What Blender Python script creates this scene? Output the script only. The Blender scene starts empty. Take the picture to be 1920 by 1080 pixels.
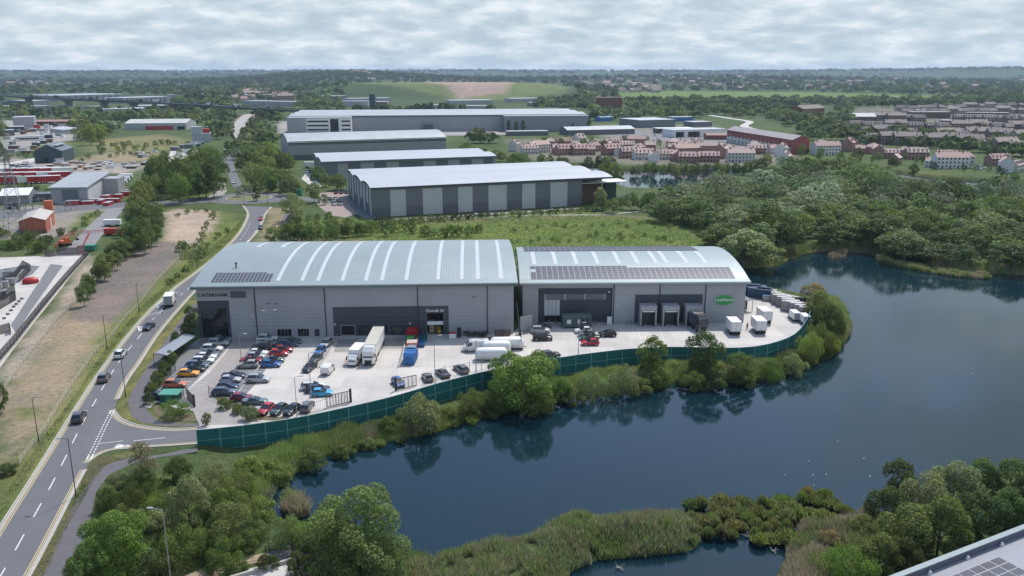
import bpy, math, random
import numpy as np
from mathutils import Vector, Matrix
rnd = random.Random(11)
nrs = np.random.RandomState(5)
PI = math.pi
S = bpy.context.scene
COL = S.collection
FPX = 1560.0
PITCH = math.atan(407.0 / FPX)
HC = 60.0
CP, SP = math.cos(PITCH), math.sin(PITCH)
# ---------------------------------------------------------------- measuring
def ray(px, py):
 a = (px - 960.0) / FPX; b = -(py - 540.0) / FPX
 return Vector((a, CP + b * SP, -SP + b * CP))
def P(px, py, z=0.0):
 """the place on the level z that stands at this spot of the photograph"""
 d = ray(px, py)
 t = (z - HC) / d.z
 return Vector((d.x * t, d.y * t, z))
def depth(v):
 return v.y * CP + (HC - v.z) * SP
# ---------------------------------------------------------------- mesh builder
class MB:
 def __init__(s):
  s.v = []; s.f = []; s.m = []
 def add(s, vs, fs, mi=0):
  o = len(s.v)
  s.v.extend([tuple(p) for p in vs])
  for f in fs:
   s.f.append(tuple(i + o for i in f)); s.m.append(mi)
  return s
 def box(s, x0, x1, y0, y1, z0, z1, mi=0, M=None):
  vs = [(x0,y0,z0),(x1,y0,z0),(x1,y1,z0),(x0,y1,z0),(x0,y0,z1),(x1,y0,z1),(x1,y1,z1),(x0,y1,z1)]
  if M is not None: vs = [M @ Vector(p) for p in vs]
  return s.add(vs, [(0,3,2,1),(4,5,6,7),(0,1,5,4),(1,2,6,5),(2,3,7,6),(3,0,4,7)], mi)
 def cbox(s, c, size, rz=0, mi=0):
  M = Matrix.Translation(c) @ Matrix.Rotation(rz, 4, 'Z')
  a, b, h = size[0]/2, size[1]/2, size[2]
  return s.box(-a, a, -b, b, 0, h, mi, M)
 def quad(s, a, b, c, d, mi=0):
  return s.add([a, b, c, d], [(0,1,2,3)], mi)
 def tube(s, p0, p1, r0, r1=None, n=6, mi=0, cap=True):
  r1 = r0 if r1 is None else r1
  p0 = Vector(p0); p1 = Vector(p1); ax = (p1 - p0)
  if ax.length < 1e-6: return s
  ax.normalize()
  u = ax.cross(Vector((0,0,1)) if abs(ax.z) < .9 else Vector((1,0,0))).normalized(); w = ax.cross(u)
  vs = []
  for p, r in ((p0, r0), (p1, r1)):
   for k in range(n):
    a = 2*PI*k/n
    vs.append(p + u*(math.cos(a)*r) + w*(math.sin(a)*r))
  fs = [(k, (k+1) % n, n + (k+1) % n, n + k) for k in range(n)]
  if cap: fs += [tuple(range(n))[::-1], tuple(range(n, 2*n))]
  return s.add(vs, fs, mi)
 def prism(s, poly, z0, z1, mi=0):
  n = len(poly)
  vs = [(p[0], p[1], z0) for p in poly] + [(p[0], p[1], z1) for p in poly]
  fs = [tuple(range(n))[::-1], tuple(range(n, 2*n))] + [(k, (k+1) % n, n+(k+1) % n, n+k) for k in range(n)]
  return s.add(vs, fs, mi)
 def loft(s, rings, mi=0, cap=True):
  n = len(rings[0]); vs = [p for r in rings for p in r]; fs = []
  for i in range(len(rings)-1):
   for k in range(n):
    fs.append((i*n+k, i*n+(k+1) % n, (i+1)*n+(k+1) % n, (i+1)*n+k))
  if cap:
   fs.append(tuple(range(n))[::-1]); fs.append(tuple(range((len(rings)-1)*n, len(rings)*n)))
  return s.add(vs, fs, mi)
 def build(s, name, mats, parent=None, smooth=False, loc=None, rz=0):
  me = bpy.data.meshes.new(name)
  me.from_pydata(s.v, [], s.f)
  if not isinstance(mats, (list, tuple)): mats = [mats]
  for m in mats: me.materials.append(m)
  if len(mats) > 1: me.polygons.foreach_set('material_index', s.m)
  if smooth: me.polygons.foreach_set('use_smooth', [True]*len(s.f))
  me.update()
  o = bpy.data.objects.new(name, me); COL.objects.link(o)
  if parent is not None: o.parent = parent
  if loc is not None: o.location = loc
  if rz: o.rotation_euler.z = rz
  return o
def npmesh(name, V, Fq, mats, parent=None, nper=4):
 """fast mesh from arrays; Fq (n, nper)"""
 me = bpy.data.meshes.new(name)
 me.vertices.add(len(V)); me.vertices.foreach_set('co', np.asarray(V, dtype=np.float32).ravel())
 nf = len(Fq)
 me.loops.add(nf*nper); me.loops.foreach_set('vertex_index', np.asarray(Fq, dtype=np.int32).ravel())
 me.polygons.add(nf)
 me.polygons.foreach_set('loop_start', np.arange(0, nf*nper, nper, dtype=np.int32))
 me.polygons.foreach_set('loop_total', np.full(nf, nper, dtype=np.int32))
 me.update(calc_edges=True)
 for m in (mats if isinstance(mats, (list, tuple)) else [mats]): me.materials.append(m)
 o = bpy.data.objects.new(name, me); COL.objects.link(o)
 if parent is not None: o.parent = parent
 return o
LABELS = {}
def tag(o, label=None, cat=None, group=None, kind=None):
 if label: o['label'] = label
 if cat: o['category'] = cat
 if group: o['group'] = group
 if kind: o['kind'] = kind
 return o
def empty(name, loc=(0,0,0), rz=0.0):
 o = bpy.data.objects.new(name, None); COL.objects.link(o)
 o.location = loc; o.rotation_euler.z = rz
 o.empty_display_size = 1
 return o
KIDS = {}
def kids(o):
 return [c for c in bpy.data.objects if c.parent is o]
def freeze(root):
 """remember a prototype's tree so that copying is quick"""
 def rec(o): return (o, [rec(c) for c in kids(o)])
 return rec(root)
def stamp(tree, loc, rz, color=None, scale=None, parent=None):
 o, ch = tree
 c = o.copy(); COL.objects.link(c)
 for k in ('label', 'category', 'group'):
  if k in c and parent is None: del c[k]
 if parent is None:
  c.location = loc; c.rotation_euler = (0, 0, rz)
  if scale is not None: c.scale = scale
 else:
  c.parent = parent
 if color is not None and c.type == 'MESH': c.color = (*color[:3], 1)
 for sub in ch: stamp(sub, None, 0, color, None, c)
 return c
def discard(tree):
 for s in tree[1]: discard(s)
 bpy.data.objects.remove(tree[0])
ORD = ['first','second','third','fourth','fifth','sixth','seventh','eighth','ninth','tenth','eleventh','twelfth','thirteenth','fourteenth','fifteenth','sixteenth','seventeenth','eighteenth','nineteenth','twentieth']
def ordn(i):
 if i < 20: return ORD[i]
 n = i + 1
 return '%d%s' % (n, {1:'st',2:'nd',3:'rd'}.get(n % 10 if n % 100 not in (11,12,13) else 0, 'th'))
# ---------------------------------------------------------------- curves in plan
def smooth(pts, step=2.0):
 """Catmull-Rom through the points, resampled"""
 p = [Vector(q) for q in pts]
 if len(p) < 3:
  out = []
  for a, b in zip(p, p[1:]):
   n = max(1, int((b-a).length/step))
   out += [a.lerp(b, k/n) for k in range(n)]
  return out + [p[-1]]
 q = [p[0]*2-p[1]] + p + [p[-1]*2-p[-2]]
 out = []
 for i in range(1, len(q)-2):
  a, b, c, d = q[i-1:i+3]
  n = max(2, int((c-b).length/step))
  for k in range(n):
   t = k/n
   out.append(.5*((2*b)+(c-a)*t+(2*a-5*b+4*c-d)*t*t+(3*b-a-3*c+d)*t*t*t))
 out.append(p[-1])
 return out
def resample(pts, n):
 L = [0]
 for a, b in zip(pts, pts[1:]): L.append(L[-1] + (b-a).length)
 out = []; j = 0
 for k in range(n):
  t = L[-1]*k/(n-1)
  while j < len(L)-2 and L[j+1] < t: j += 1
  d = (L[j+1]-L[j]) or 1
  out.append(pts[j].lerp(pts[j+1], min(1, max(0, (t-L[j])/d))))
 return out
def offset(pts, d):
 out = []
 for i, p in enumerate(pts):
  a = pts[max(0, i-1)]; b = pts[min(len(pts)-1, i+1)]
  t = (b-a); t = Vector((t.x, t.y, 0)).normalized()
  out.append(p + Vector((t.y, -t.x, 0))*d)
 return out
def strip(mb, a, b, z, mi=0):
 for i in range(len(a)-1):
  mb.quad((a[i].x,a[i].y,z),(a[i+1].x,a[i+1].y,z),(b[i+1].x,b[i+1].y,z),(b[i].x,b[i].y,z), mi)
def ribbon(mb, pts, w, z, mi=0, d=0.0):
 strip(mb, offset(pts, d-w/2), offset(pts, d+w/2), z, mi)
def kerb(mb, pts, w, z0, z1, mi=0):
 a = offset(pts, -w/2); b = offset(pts, w/2)
 for i in range(len(a)-1):
  mb.quad((a[i].x,a[i].y,z1),(b[i].x,b[i].y,z1),(b[i+1].x,b[i+1].y,z1),(a[i+1].x,a[i+1].y,z1), mi)
  mb.quad((a[i].x,a[i].y,z0),(a[i].x,a[i].y,z1),(a[i+1].x,a[i+1].y,z1),(a[i+1].x,a[i+1].y,z0), mi)
  mb.quad((b[i].x,b[i].y,z0),(b[i+1].x,b[i+1].y,z0),(b[i+1].x,b[i+1].y,z1),(b[i].x,b[i].y,z1), mi)
def dashes(mb, pts, w, z, on, off, mi=0, d=0.0, start=0.0):
 pts = offset(pts, d) if d else pts
 L = sum((b-a).length for a, b in zip(pts, pts[1:]))
 fine = resample(pts, max(2, int(L/0.5)))
 s = start; step = L/(len(fine)-1)
 while s + on < L:
  i0 = int(s/step); i1 = max(i0+1, int((s+on)/step))
  ribbon(mb, fine[i0:i1+1], w, z, mi)
  s += on + off
def inpoly(X, Y, poly):
 X = np.asarray(X); Y = np.asarray(Y); r = np.zeros(X.shape, bool)
 n = len(poly)
 for i in range(n):
  x0, y0 = poly[i][0], poly[i][1]; x1, y1 = poly[(i+1) % n][0], poly[(i+1) % n][1]
  if y0 == y1: continue
  c = (y0 > Y) != (y1 > Y)
  r ^= c & (X < (x1-x0)*(Y-y0)/(y1-y0)+x0)
 return r
def pdist(X, Y, poly, closed=True):
 X = np.asarray(X, float); Y = np.asarray(Y, float); best = np.full(X.shape, 1e18)
 n = len(poly)
 for i in range(n if closed else n-1):
  ax, ay = poly[i][0], poly[i][1]; bx, by = poly[(i+1) % n][0], poly[(i+1) % n][1]
  dx, dy = bx-ax, by-ay; l = dx*dx+dy*dy or 1
  t = np.clip(((X-ax)*dx+(Y-ay)*dy)/l, 0, 1)
  best = np.minimum(best, (X-ax-t*dx)**2+(Y-ay-t*dy)**2)
 return np.sqrt(best)
def sdist(X, Y, poly):
 d = pdist(X, Y, poly)
 return np.where(inpoly(X, Y, poly), -d, d)
def pxpoly(pts, z=0.0):
 return [P(x, y, z) for x, y in pts]
def vnoise(X, Y, sc, seed=0):
 """smooth value noise for terrain, in -1..1"""
 x = np.asarray(X)/sc; y = np.asarray(Y)/sc
 i = np.floor(x).astype(np.int64); j = np.floor(y).astype(np.int64); fx = x-i; fy = y-j
 fx = fx*fx*(3-2*fx); fy = fy*fy*(3-2*fy)
 def h(a, b):
  v = np.sin(a*127.1+b*311.7+seed*74.7)*43758.5453
  return (v-np.floor(v))*2-1
 return (h(i,j)*(1-fx)+h(i+1,j)*fx)*(1-fy)+(h(i,j+1)*(1-fx)+h(i+1,j+1)*fx)*fy
# ---------------------------------------------------------------- materials
def newmat(name):
 m = bpy.data.materials.new(name); m.use_nodes = True
 nt = m.node_tree; b = nt.nodes['Principled BSDF']
 return m, nt, b
def N(nt, t, **kw):
 n = nt.nodes.new(t)
 for k, v in kw.items():
  if k in n.inputs: n.inputs[k].default_value = v
  else: setattr(n, k, v)
 return n
def mathn(nt, op, a, b=None, clamp=False):
 n = nt.nodes.new('ShaderNodeMath'); n.operation = op; n.use_clamp = clamp
 for i, v in enumerate((a, b)):
  if v is None: continue
  if isinstance(v, (int, float)): n.inputs[i].default_value = v
  else: nt.links.new(v, n.inputs[i])
 return n.outputs[0]
def mixc(nt, fac, a, b, mode='MIX'):
 n = nt.nodes.new('ShaderNodeMix'); n.data_type = 'RGBA'; n.blend_type = mode
 for i, v in ((0, fac), (6, a), (7, b)):
  if isinstance(v, (int, float)): n.inputs[i].default_value = v
  elif isinstance(v, tuple): n.inputs[i].default_value = (*v[:3], 1)
  else: nt.links.new(v, n.inputs[i])
 return n.outputs[2]
def noisef(nt, scale, detail=4, rough=.6, vec=None, lo=.3, hi=.7):
 n = N(nt, 'ShaderNodeTexNoise', Scale=scale, Detail=detail, Roughness=rough)
 if vec is not None: nt.links.new(vec, n.inputs['Vector'])
 r = nt.nodes.new('ShaderNodeMapRange'); r.inputs[1].default_value = lo; r.inputs[2].default_value = hi
 nt.links.new(n.outputs['Fac'], r.inputs[0])
 return r.outputs[0]
def geopos(nt): return nt.nodes.new('ShaderNodeNewGeometry').outputs['Position']
def objpos(nt): return nt.nodes.new('ShaderNodeTexCoord').outputs['Object']
MATS = {}
def M_(name, col, rough=.7, metal=0.0, var=.12, scale=.6, spec=.4, ribs=None, coat=0.0, stain=None):
 """a plain real-world surface with uneven tone; ribs=(axis, pitch, depth) for profiled cladding"""
 if name in MATS: return MATS[name]
 m, nt, b = newmat(name)
 v = objpos(nt)
 f = noisef(nt, scale, 6, .65, v)
 lo = tuple(c*(1-var) for c in col); hi = tuple(min(1, c*(1+var)) for c in col)
 c = mixc(nt, f, lo, hi)
 if stain:
  f2 = noisef(nt, stain[1], 5, .7, v, .5, .72)
  c = mixc(nt, mathn(nt, 'MULTIPLY', f2, stain[2]), c, stain[0])
 nt.links.new(c, b.inputs['Base Color'])
 b.inputs['Roughness'].default_value = rough; b.inputs['Metallic'].default_value = metal
 b.inputs['Specular IOR Level'].default_value = spec
 if coat: b.inputs['Coat Weight'].default_value = coat; b.inputs['Coat Roughness'].default_value = .08
 if ribs:
  ax, pitch, dep = ribs
  sx = nt.nodes.new('ShaderNodeSeparateXYZ'); nt.links.new(v, sx.inputs[0])
  w = mathn(nt, 'SINE', mathn(nt, 'MULTIPLY', sx.outputs[ax], 2*PI/pitch))
  bp = N(nt, 'ShaderNodeBump', Strength=.6, Distance=dep); nt.links.new(w, bp.inputs['Height'])
  nt.links.new(bp.outputs[0], b.inputs['Normal'])
  g = mathn(nt, 'GREATER_THAN', mathn(nt, 'PINGPONG', mathn(nt, 'ABSOLUTE', sx.outputs[ax]), pitch*4.0), pitch*3.9)
  c2 = mixc(nt, mathn(nt, 'MULTIPLY', g, .10), c, (c_ := tuple(x*.55 for x in col)))
  nt.links.new(c2, b.inputs['Base Color'])
 MATS[name] = m
 return m
def obj_colour_mat(name, rough=.35, coat=.6, metal=0.0, var=.05):
 m, nt, b = newmat(name)
 oi = nt.nodes.new('ShaderNodeObjectInfo')
 f = noisef(nt, 1.4, 4, .6, objpos(nt))
 c = mixc(nt, 1.0, oi.outputs['Color'], mixc(nt, f, (1-var,)*3, (1,1,1)), 'MULTIPLY')
 nt.links.new(c, b.inputs['Base Color'])
 b.inputs['Roughness'].default_value = rough; b.inputs['Metallic'].default_value = metal
 b.inputs['Coat Weight'].default_value = coat; b.inputs['Coat Roughness'].default_value = .06
 MATS[name] = m
 return m
def leaf_mat(name, var=.45, transl=.38, tint=None):
 m, nt, b = newmat(name)
 geo = nt.nodes.new('ShaderNodeNewGeometry'); oi = nt.nodes.new('ShaderNodeObjectInfo')
 base = oi.outputs['Color'] if tint is None else None
 r = geo.outputs['Random Per Island']
 c1 = mixc(nt, r, (1-var, 1-var, 1-var*.9), (1+var*1.15, 1+var, 1+var*.5))
 nn = noisef(nt, .035, 3, .6, geopos(nt), .35, .65)
 c2 = mixc(nt, nn, (.84,.90,1.0), (1.14,1.10,.96))
 c = mixc(nt, 1.0, base if base is not None else tint, c1, 'MULTIPLY')
 c = mixc(nt, 1.0, c, c2, 'MULTIPLY')
 nt.links.new(c, b.inputs['Base Color'])
 b.inputs['Roughness'].default_value = .62; b.inputs['Specular IOR Level'].default_value = .25
 tr = nt.nodes.new('ShaderNodeBsdfTranslucent')
 nt.links.new(mixc(nt, 1.0, c, (1.1,1.25,.5), 'MULTIPLY'), tr.inputs[0])
 mx = nt.nodes.new('ShaderNodeMixShader'); mx.inputs[0].default_value = transl
 nt.links.new(b.outputs[0], mx.inputs[1]); nt.links.new(tr.outputs[0], mx.inputs[2])
 nt.links.new(mx.outputs[0], nt.nodes['Material Output'].inputs[0])
 MATS[name] = m
 return m
m_clad = M_('cladding_grey', (.36,.362,.385), .5, .1, .05, .15, ribs=(2,.9,.02), stain=((.29,.295,.315), .12, .5))
m_clad2 = M_('cladding_grey_pale', (.385,.39,.41), .5, .1, .05, .15, ribs=(2,.9,.02), stain=((.31,.315,.33), .12, .5))
m_dark = M_('cladding_dark', (.065,.078,.095), .45, .2, .08, .2, ribs=(2,1.1,.02))
m_mid = M_('cladding_mid', (.125,.14,.16), .5, .15, .06, .2, ribs=(0,.9,.02))
m_mid2 = M_('cladding_mid_blue', (.16,.175,.20), .5, .15, .06, .2, ribs=(0,.9,.02))
m_teal = M_('cladding_green_grey', (.09,.125,.13), .5, .15, .06, .2, ribs=(0,.9,.02))
m_roofA = M_('roof_sheet_bluegreen', (.262,.302,.302), .45, .25, .06, .12, ribs=(0,.6,.010), stain=((.22,.25,.25), .3, .4))
m_roofW = M_('roof_sheet_white', (.405,.415,.43), .45, .1, .05, .05, ribs=(0,1.0,.015), stain=((.38,.40,.43), .08, .6))
m_roofG = M_('roof_sheet_grey', (.34,.36,.37), .55, .1, .1, .1, ribs=(0,.8,.03))
m_roofF = M_('roof_membrane_grey', (.265,.27,.305), .7, 0, .05, .4, stain=((.28,.28,.32), 1.2, .5))
m_sky_l = M_('rooflight_sheet', (.52,.53,.54), .3, 0, .06, 2.0)
m_fascia = M_('fascia_green_grey', (.16,.205,.215), .35, .3, .05, 1)
m_gutter = M_('gutter_pale', (.42,.47,.48), .35, .4, .05, 1)
m_white = M_('white_paint', (.74,.74,.73), .4, 0, .05, 1.5)
m_whiteM = M_('white_roller_panel', (.55,.56,.58), .45, 0, .04, 2, ribs=(2,.25,.01))
m_metal = M_('galvanised_steel', (.34,.35,.36), .45, .6, .12, 3)
m_black = M_('black_paint', (.02,.021,.023), .5, 0, .1, 3)
m_blackish = M_('dark_grey_steel', (.055,.057,.06), .5, .2, .15, 3)
m_rubber = M_('tyre_rubber', (.018,.018,.019), .85, 0, .2, 8)
m_rim = M_('wheel_alloy', (.38,.38,.39), .35, .7, .1, 8)
m_glass = M_('dark_glass', (.016,.02,.024), .07, 0, .2, 3, spec=.8)
m_hl = M_('headlamp_glass', (.65,.66,.66), .12, .2, .05, 8)
m_tl = M_('tail_lamp_red', (.30,.012,.012), .2, 0, .05, 8)
m_asph = M_('asphalt', (.125,.125,.132), .85, 0, .10, .25, stain=((.09,.09,.095), .5, .5))
m_path = M_('path_tarmac', (.115,.108,.115), .9, 0, .12, .6, stain=((.16,.15,.15), .4, .5))
m_conc = M_('yard_concrete', (.50,.468,.435), .85, 0, .07, .12, stain=((.38,.365,.35), .22, .55))
nt = m_conc.node_tree; b = nt.nodes['Principled BSDF']; lk = b.inputs['Base Color'].links[0].from_socket
bk = N(nt, 'ShaderNodeTexBrick', Scale=1.0); bk.offset = 0
for k_, v_ in (('Color1', (.88,.88,.88,1)), ('Color2', (1.06,1.05,1.04,1)), ('Mortar', (.95,.95,.95,1)), ('Mortar Size', 0.0), ('Brick Width', 5.2), ('Row Height', 5.5)): bk.inputs[k_].default_value = v_
mp = N(nt, 'ShaderNodeMapping'); mp.inputs['Rotation'].default_value = (0, 0, -.049); nt.links.new(geopos(nt), mp.inputs[0]); nt.links.new(mp.outputs[0], bk.inputs['Vector'])
tk = N(nt, 'ShaderNodeMapping'); tk.inputs['Scale'].default_value = (.05, .7, 1); nt.links.new(geopos(nt), tk.inputs[0])
c = mixc(nt, mathn(nt, 'MULTIPLY', noisef(nt, 1.0, 4, .6, tk.outputs[0], .5, .75), .22), mixc(nt, 1.0, lk, bk.outputs[0], 'MULTIPLY'), (.24,.225,.21))
nt.links.new(c, b.inputs['Base Color'])
m_pave = M_('block_paving', (.30,.272,.255), .85, 0, .08, .3, stain=((.23,.21,.20), .5, .6))
m_bay = M_('bay_paving', (.165,.165,.168), .85, 0, .12, .8, stain=((.10,.10,.105), 1.2, .5))
m_line = M_('road_paint_white', (.62,.62,.60), .7, 0, .15, 3)
m_yell = M_('road_paint_yellow', (.50,.40,.22), .7, 0, .15, 3)
m_kerb = M_('kerb_stone', (.40,.375,.34), .85, 0, .1, 1.5)
m_brick = M_('red_brick', (.22,.085,.058), .8, 0, .18, 1.2)
m_brickb = M_('brown_brick', (.17,.105,.08), .8, 0, .15, 1.2)
m_tile = M_('red_roof_tile', (.28,.15,.125), .8, 0, .18, .5)
m_tile2 = M_('pink_brown_roof_tile', (.30,.18,.15), .8, 0, .15, .5)
m_tileg = M_('grey_brown_roof_tile', (.19,.16,.145), .85, 0, .2, .5)
m_render = M_('cream_render', (.58,.56,.52), .75, 0, .08, .8)
m_redp = M_('red_paint', (.42,.03,.035), .45, 0, .1, 1)
m_orange = M_('orange_paint', (.55,.14,.05), .45, 0, .1, 1)
m_greenp = M_('green_paint', (.03,.20,.13), .5, 0, .08, 1)
m_greenc = M_('green_grey_cabin', (.085,.115,.11), .55, 0, .06, 1, ribs=(0,.3,.01))
m_bluep = M_('blue_paint', (.03,.14,.36), .45, 0, .1, 1)
m_navy = M_('navy_container', (.03,.07,.13), .55, 0, .15, 1, ribs=(0,.3,.03))
m_accf = M_('acoustic_fence_green', (.012,.135,.135), .62, 0, .10, .5, ribs=(0,.25,.02))
m_accr = M_('acoustic_fence_rail', (.20,.38,.39), .6, 0, .1, 1)
m_wood = M_('weathered_timber', (.50,.45,.33), .85, 0, .15, 2)
m_pallet = M_('pallet_wood', (.36,.22,.13), .85, 0, .2, 3)
m_solar = M_('solar_cell', (.045,.048,.072), .5, 0, .1, 1.5, spec=.3)
m_frame = M_('solar_frame', (.30,.31,.33), .5, .2, .05, 3)
m_bark = M_('bark', (.10,.085,.065), .9, 0, .3, 3)
m_barkp = M_('pale_bark', (.42,.39,.34), .8, 0, .3, 4)
m_skin = M_('skin', (.42,.27,.2), .6)
m_hiviz = M_('hi_vis_cloth', (.55,.50,.05), .8)
m_cloth = M_('dark_cloth', (.04,.045,.06), .9)
m_int = M_('interior_floor', (.20,.19,.18), .8)
m_cage = M_('caged_crate_grey', (.36,.38,.41), .5, .4, .2, 4, stain=((.16,.17,.19), 3, .7))
m_card = M_('cardboard', (.46,.34,.24), .85, 0, .15, 3)
m_rust = M_('rusty_steel', (.13,.07,.05), .85, .1, .3, 3)
m_gravel = M_('pale_gravel', (.34,.31,.29), .9, 0, .15, 2)
m_deck = M_('viaduct_concrete', (.25,.26,.27), .85, 0, .1, .05)
m_paint = obj_colour_mat('car_paint')
m_tintw = obj_colour_mat('tinted_wall', .8, 0)
m_tintr = obj_colour_mat('tinted_roof', .8, 0)
m_leaf = leaf_mat('leaves')
m_reed = leaf_mat('reeds', .4, .45)
# ---------------------------------------------------------------- camera, sky, sun
cam = bpy.data.cameras.new('camera'); co = bpy.data.objects.new('camera', cam); COL.objects.link(co)
co.location = (0, 0, HC); co.rotation_euler = (PI/2 - PITCH, 0, 0)
cam.sensor_width = 36; cam.lens = FPX/1920*36; cam.clip_start = 1; cam.clip_end = 60000
S.camera = co
SUN = Vector((.30, .58, 1.0)).normalized()
ELEV = math.asin(SUN.z); AZ = math.atan2(SUN.x, SUN.y)
sl = bpy.data.lights.new('sun', 'SUN'); so = bpy.data.objects.new('sun', sl); COL.objects.link(so)
sl.energy = 3.7; sl.angle = math.radians(.55); sl.color = (1.0, .955, .89)
so.rotation_euler = SUN.to_track_quat('Z', 'Y').to_euler()
w = bpy.data.worlds.new('World'); S.world = w; w.use_nodes = True
nt = w.node_tree; bg = nt.nodes['Background']
sky = N(nt, 'ShaderNodeTexSky', sky_type='NISHITA', sun_disc=False)
sky.sun_elevation = ELEV; sky.sun_rotation = AZ; sky.altitude = 100; sky.air_density = 1.2; sky.dust_density = 2.5; sky.ozone_density = 1.2
tc = nt.nodes.new('ShaderNodeTexCoord')
sp = nt.nodes.new('ShaderNodeSeparateXYZ'); nt.links.new(tc.outputs['Generated'], sp.inputs[0])
zz = mathn(nt, 'ADD', mathn(nt, 'MAXIMUM', sp.outputs[2], 0.0), .23)
cx = mathn(nt, 'DIVIDE', sp.outputs[0], zz); cy = mathn(nt, 'DIVIDE', sp.outputs[1], zz)
cb = nt.nodes.new('ShaderNodeCombineXYZ'); nt.links.new(cx, cb.inputs[0]); nt.links.new(cy, cb.inputs[1])
n1 = N(nt, 'ShaderNodeTexNoise', Scale=3.6, Detail=10, Roughness=.6, Distortion=.2); nt.links.new(cb.outputs[0], n1.inputs['Vector'])
n2 = N(nt, 'ShaderNodeTexNoise', Scale=4.7, Detail=9, Roughness=.57, Distortion=.15); nt.links.new(cb.outputs[0], n2.inputs['Vector'])
cov = mathn(nt, 'SUBTRACT', .84, mathn(nt, 'MULTIPLY', mathn(nt, 'POWER', mathn(nt, 'MAXIMUM', sp.outputs[2], 0.0), .5), 1.02))
bank = mathn(nt, 'MULTIPLY', mathn(nt, 'SUBTRACT', mathn(nt, 'DIVIDE', sp.outputs[0], mathn(nt, 'MAXIMUM', sp.outputs[1], .05)), .28), 1.5, True)
cov = mathn(nt, 'ADD', cov, mathn(nt, 'MULTIPLY', bank, .45))
fac = nt.nodes.new('ShaderNodeMapRange'); nt.links.new(n1.outputs['Fac'], fac.inputs[0])
nt.links.new(mathn(nt, 'SUBTRACT', .72, cov), fac.inputs[1]); nt.links.new(mathn(nt, 'SUBTRACT', 1.02, cov), fac.inputs[2])
r2 = nt.nodes.new('ShaderNodeValToRGB'); nt.links.new(n2.outputs['Fac'], r2.inputs[0])
e = r2.color_ramp.elements
e[0].position = .38; e[0].color = (3.25, 3.95, 4.55, 1)
e[1].position = .66; e[1].color = (5.6, 5.95, 6.25, 1)
el = e.new(.5); el.color = (4.0, 4.65, 5.15, 1)
skyc = mixc(nt, 1.0, sky.outputs[0], (.78, .95, 1.18), 'MULTIPLY')
c = mixc(nt, fac.outputs[0], skyc, r2.outputs[0])
dn = nt.nodes.new('ShaderNodeMapRange'); nt.links.new(sp.outputs[2], dn.inputs[0]); dn.inputs[1].default_value = -.02; dn.inputs[2].default_value = 0.0
c = mixc(nt, dn.outputs[0], (1.6, 1.9, 2.0), c)
nt.links.new(c, bg.inputs[0]); bg.inputs[1].default_value = .142
S.view_settings.view_transform = 'Standard'; S.view_settings.look = 'None'; S.view_settings.gamma = 1
S.view_settings.exposure = 0.12; S.view_settings.use_curve_mapping = False
cy_ = S.cycles
cy_.max_bounces = 5; cy_.diffuse_bounces = 2; cy_.glossy_bounces = 2; cy_.transmission_bounces = 2
cy_.transparent_max_bounces = 6; cy_.volume_bounces = 0; cy_.caustics_reflective = False; cy_.caustics_refractive = False
cy_.sample_clamp_indirect = 4
try: cy_.use_denoising = True; cy_.denoiser = 'OPENIMAGEDENOISE'
except Exception: pass
mh = bpy.data.materials.new('air'); mh.use_nodes = True; nh = mh.node_tree
nh.nodes.remove(nh.nodes['Principled BSDF'])
pv = nh.nodes.new('ShaderNodeVolumePrincipled'); pv.inputs['Color'].default_value = (.62, .80, 1.0, 1)
pv.inputs['Density'].default_value = HAZE_DENS = 5.5e-5; pv.inputs['Anisotropy'].default_value = .2
nh.links.new(pv.outputs[0], nh.nodes['Material Output'].inputs['Volume'])
hz = MB(); hz.box(-13000, 13000, -60, 15500, -8, 128)
tag(hz.build('haze', mh), 'thin pale haze filling the air over the whole valley', 'haze', kind='stuff')
# ---------------------------------------------------------------- terrain
WZ = -2.0
lake_px = [(490,947),(517,893),(547,873),(590,858),(640,846),(723,827),(820,808),(870,792),(927,780),(1000,757),(1040,745),(1083,736),(1173,723),(1280,713),(1347,716),(1413,714),(1463,704),(1513,688),(1557,668),(1577,645),(1590,620),(1588,600),(1578,582),(1548,568),(1495,553),(1440,544),(1395,540),(1330,528),(1320,508),(1395,502),(1447,499),(1477,487),(1513,475),(1567,470),(1630,475),(1647,483),(1697,492),(1753,503),(1813,510),(1863,512),(1920,516),(2060,530),(2250,620),(2330,760),(2200,840),
 (1950,868),(1850,885),(1760,915),(1690,945),(1610,975),(1570,985),(1500,1005),(1475,1040),(1450,1090),(1400,1160),(1250,1200),(1060,1130),(1065,1075),(1120,1050),(1200,1043),(1290,1035),(1320,1012),(1300,990),(1275,972),(1220,972),(1150,980),(1075,972),(1035,990),(1015,1008),(930,1024),(850,1044),(790,1050),(720,1035),(640,1010),(560,985),(510,962)]
LAKE = [v.xy for v in smooth(pxpoly(lake_px + [lake_px[0]], WZ), 5)][:-1]
lake2_px = [(1060,312),(1110,312),(1160,318),(1230,319),(1300,314),(1350,312),(1385,318),(1375,332),(1340,343),(1300,352),(1240,357),(1185,356),(1150,345),(1100,330)]
lake3_px = [(1672,322),(1720,331),(1780,336),(1850,342),(1905,345),(1960,345),(2050,350),(2080,368),(1960,366),(1890,362),(1840,352),(1760,346),(1700,337)]
LAKE2 = [v.xy for v in pxpoly(lake2_px, WZ)]; LAKE3 = [v.xy for v in pxpoly(lake3_px, WZ)]
pond_px = [(1330,388),(1420,386),(1450,396),(1440,404),(1360,410),(1325,402)]
POND = [v.xy for v in pxpoly(pond_px, WZ)]
tip_hill = P(845, 186)
FT = 2.7   # top of the acoustic fence above the yard
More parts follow.
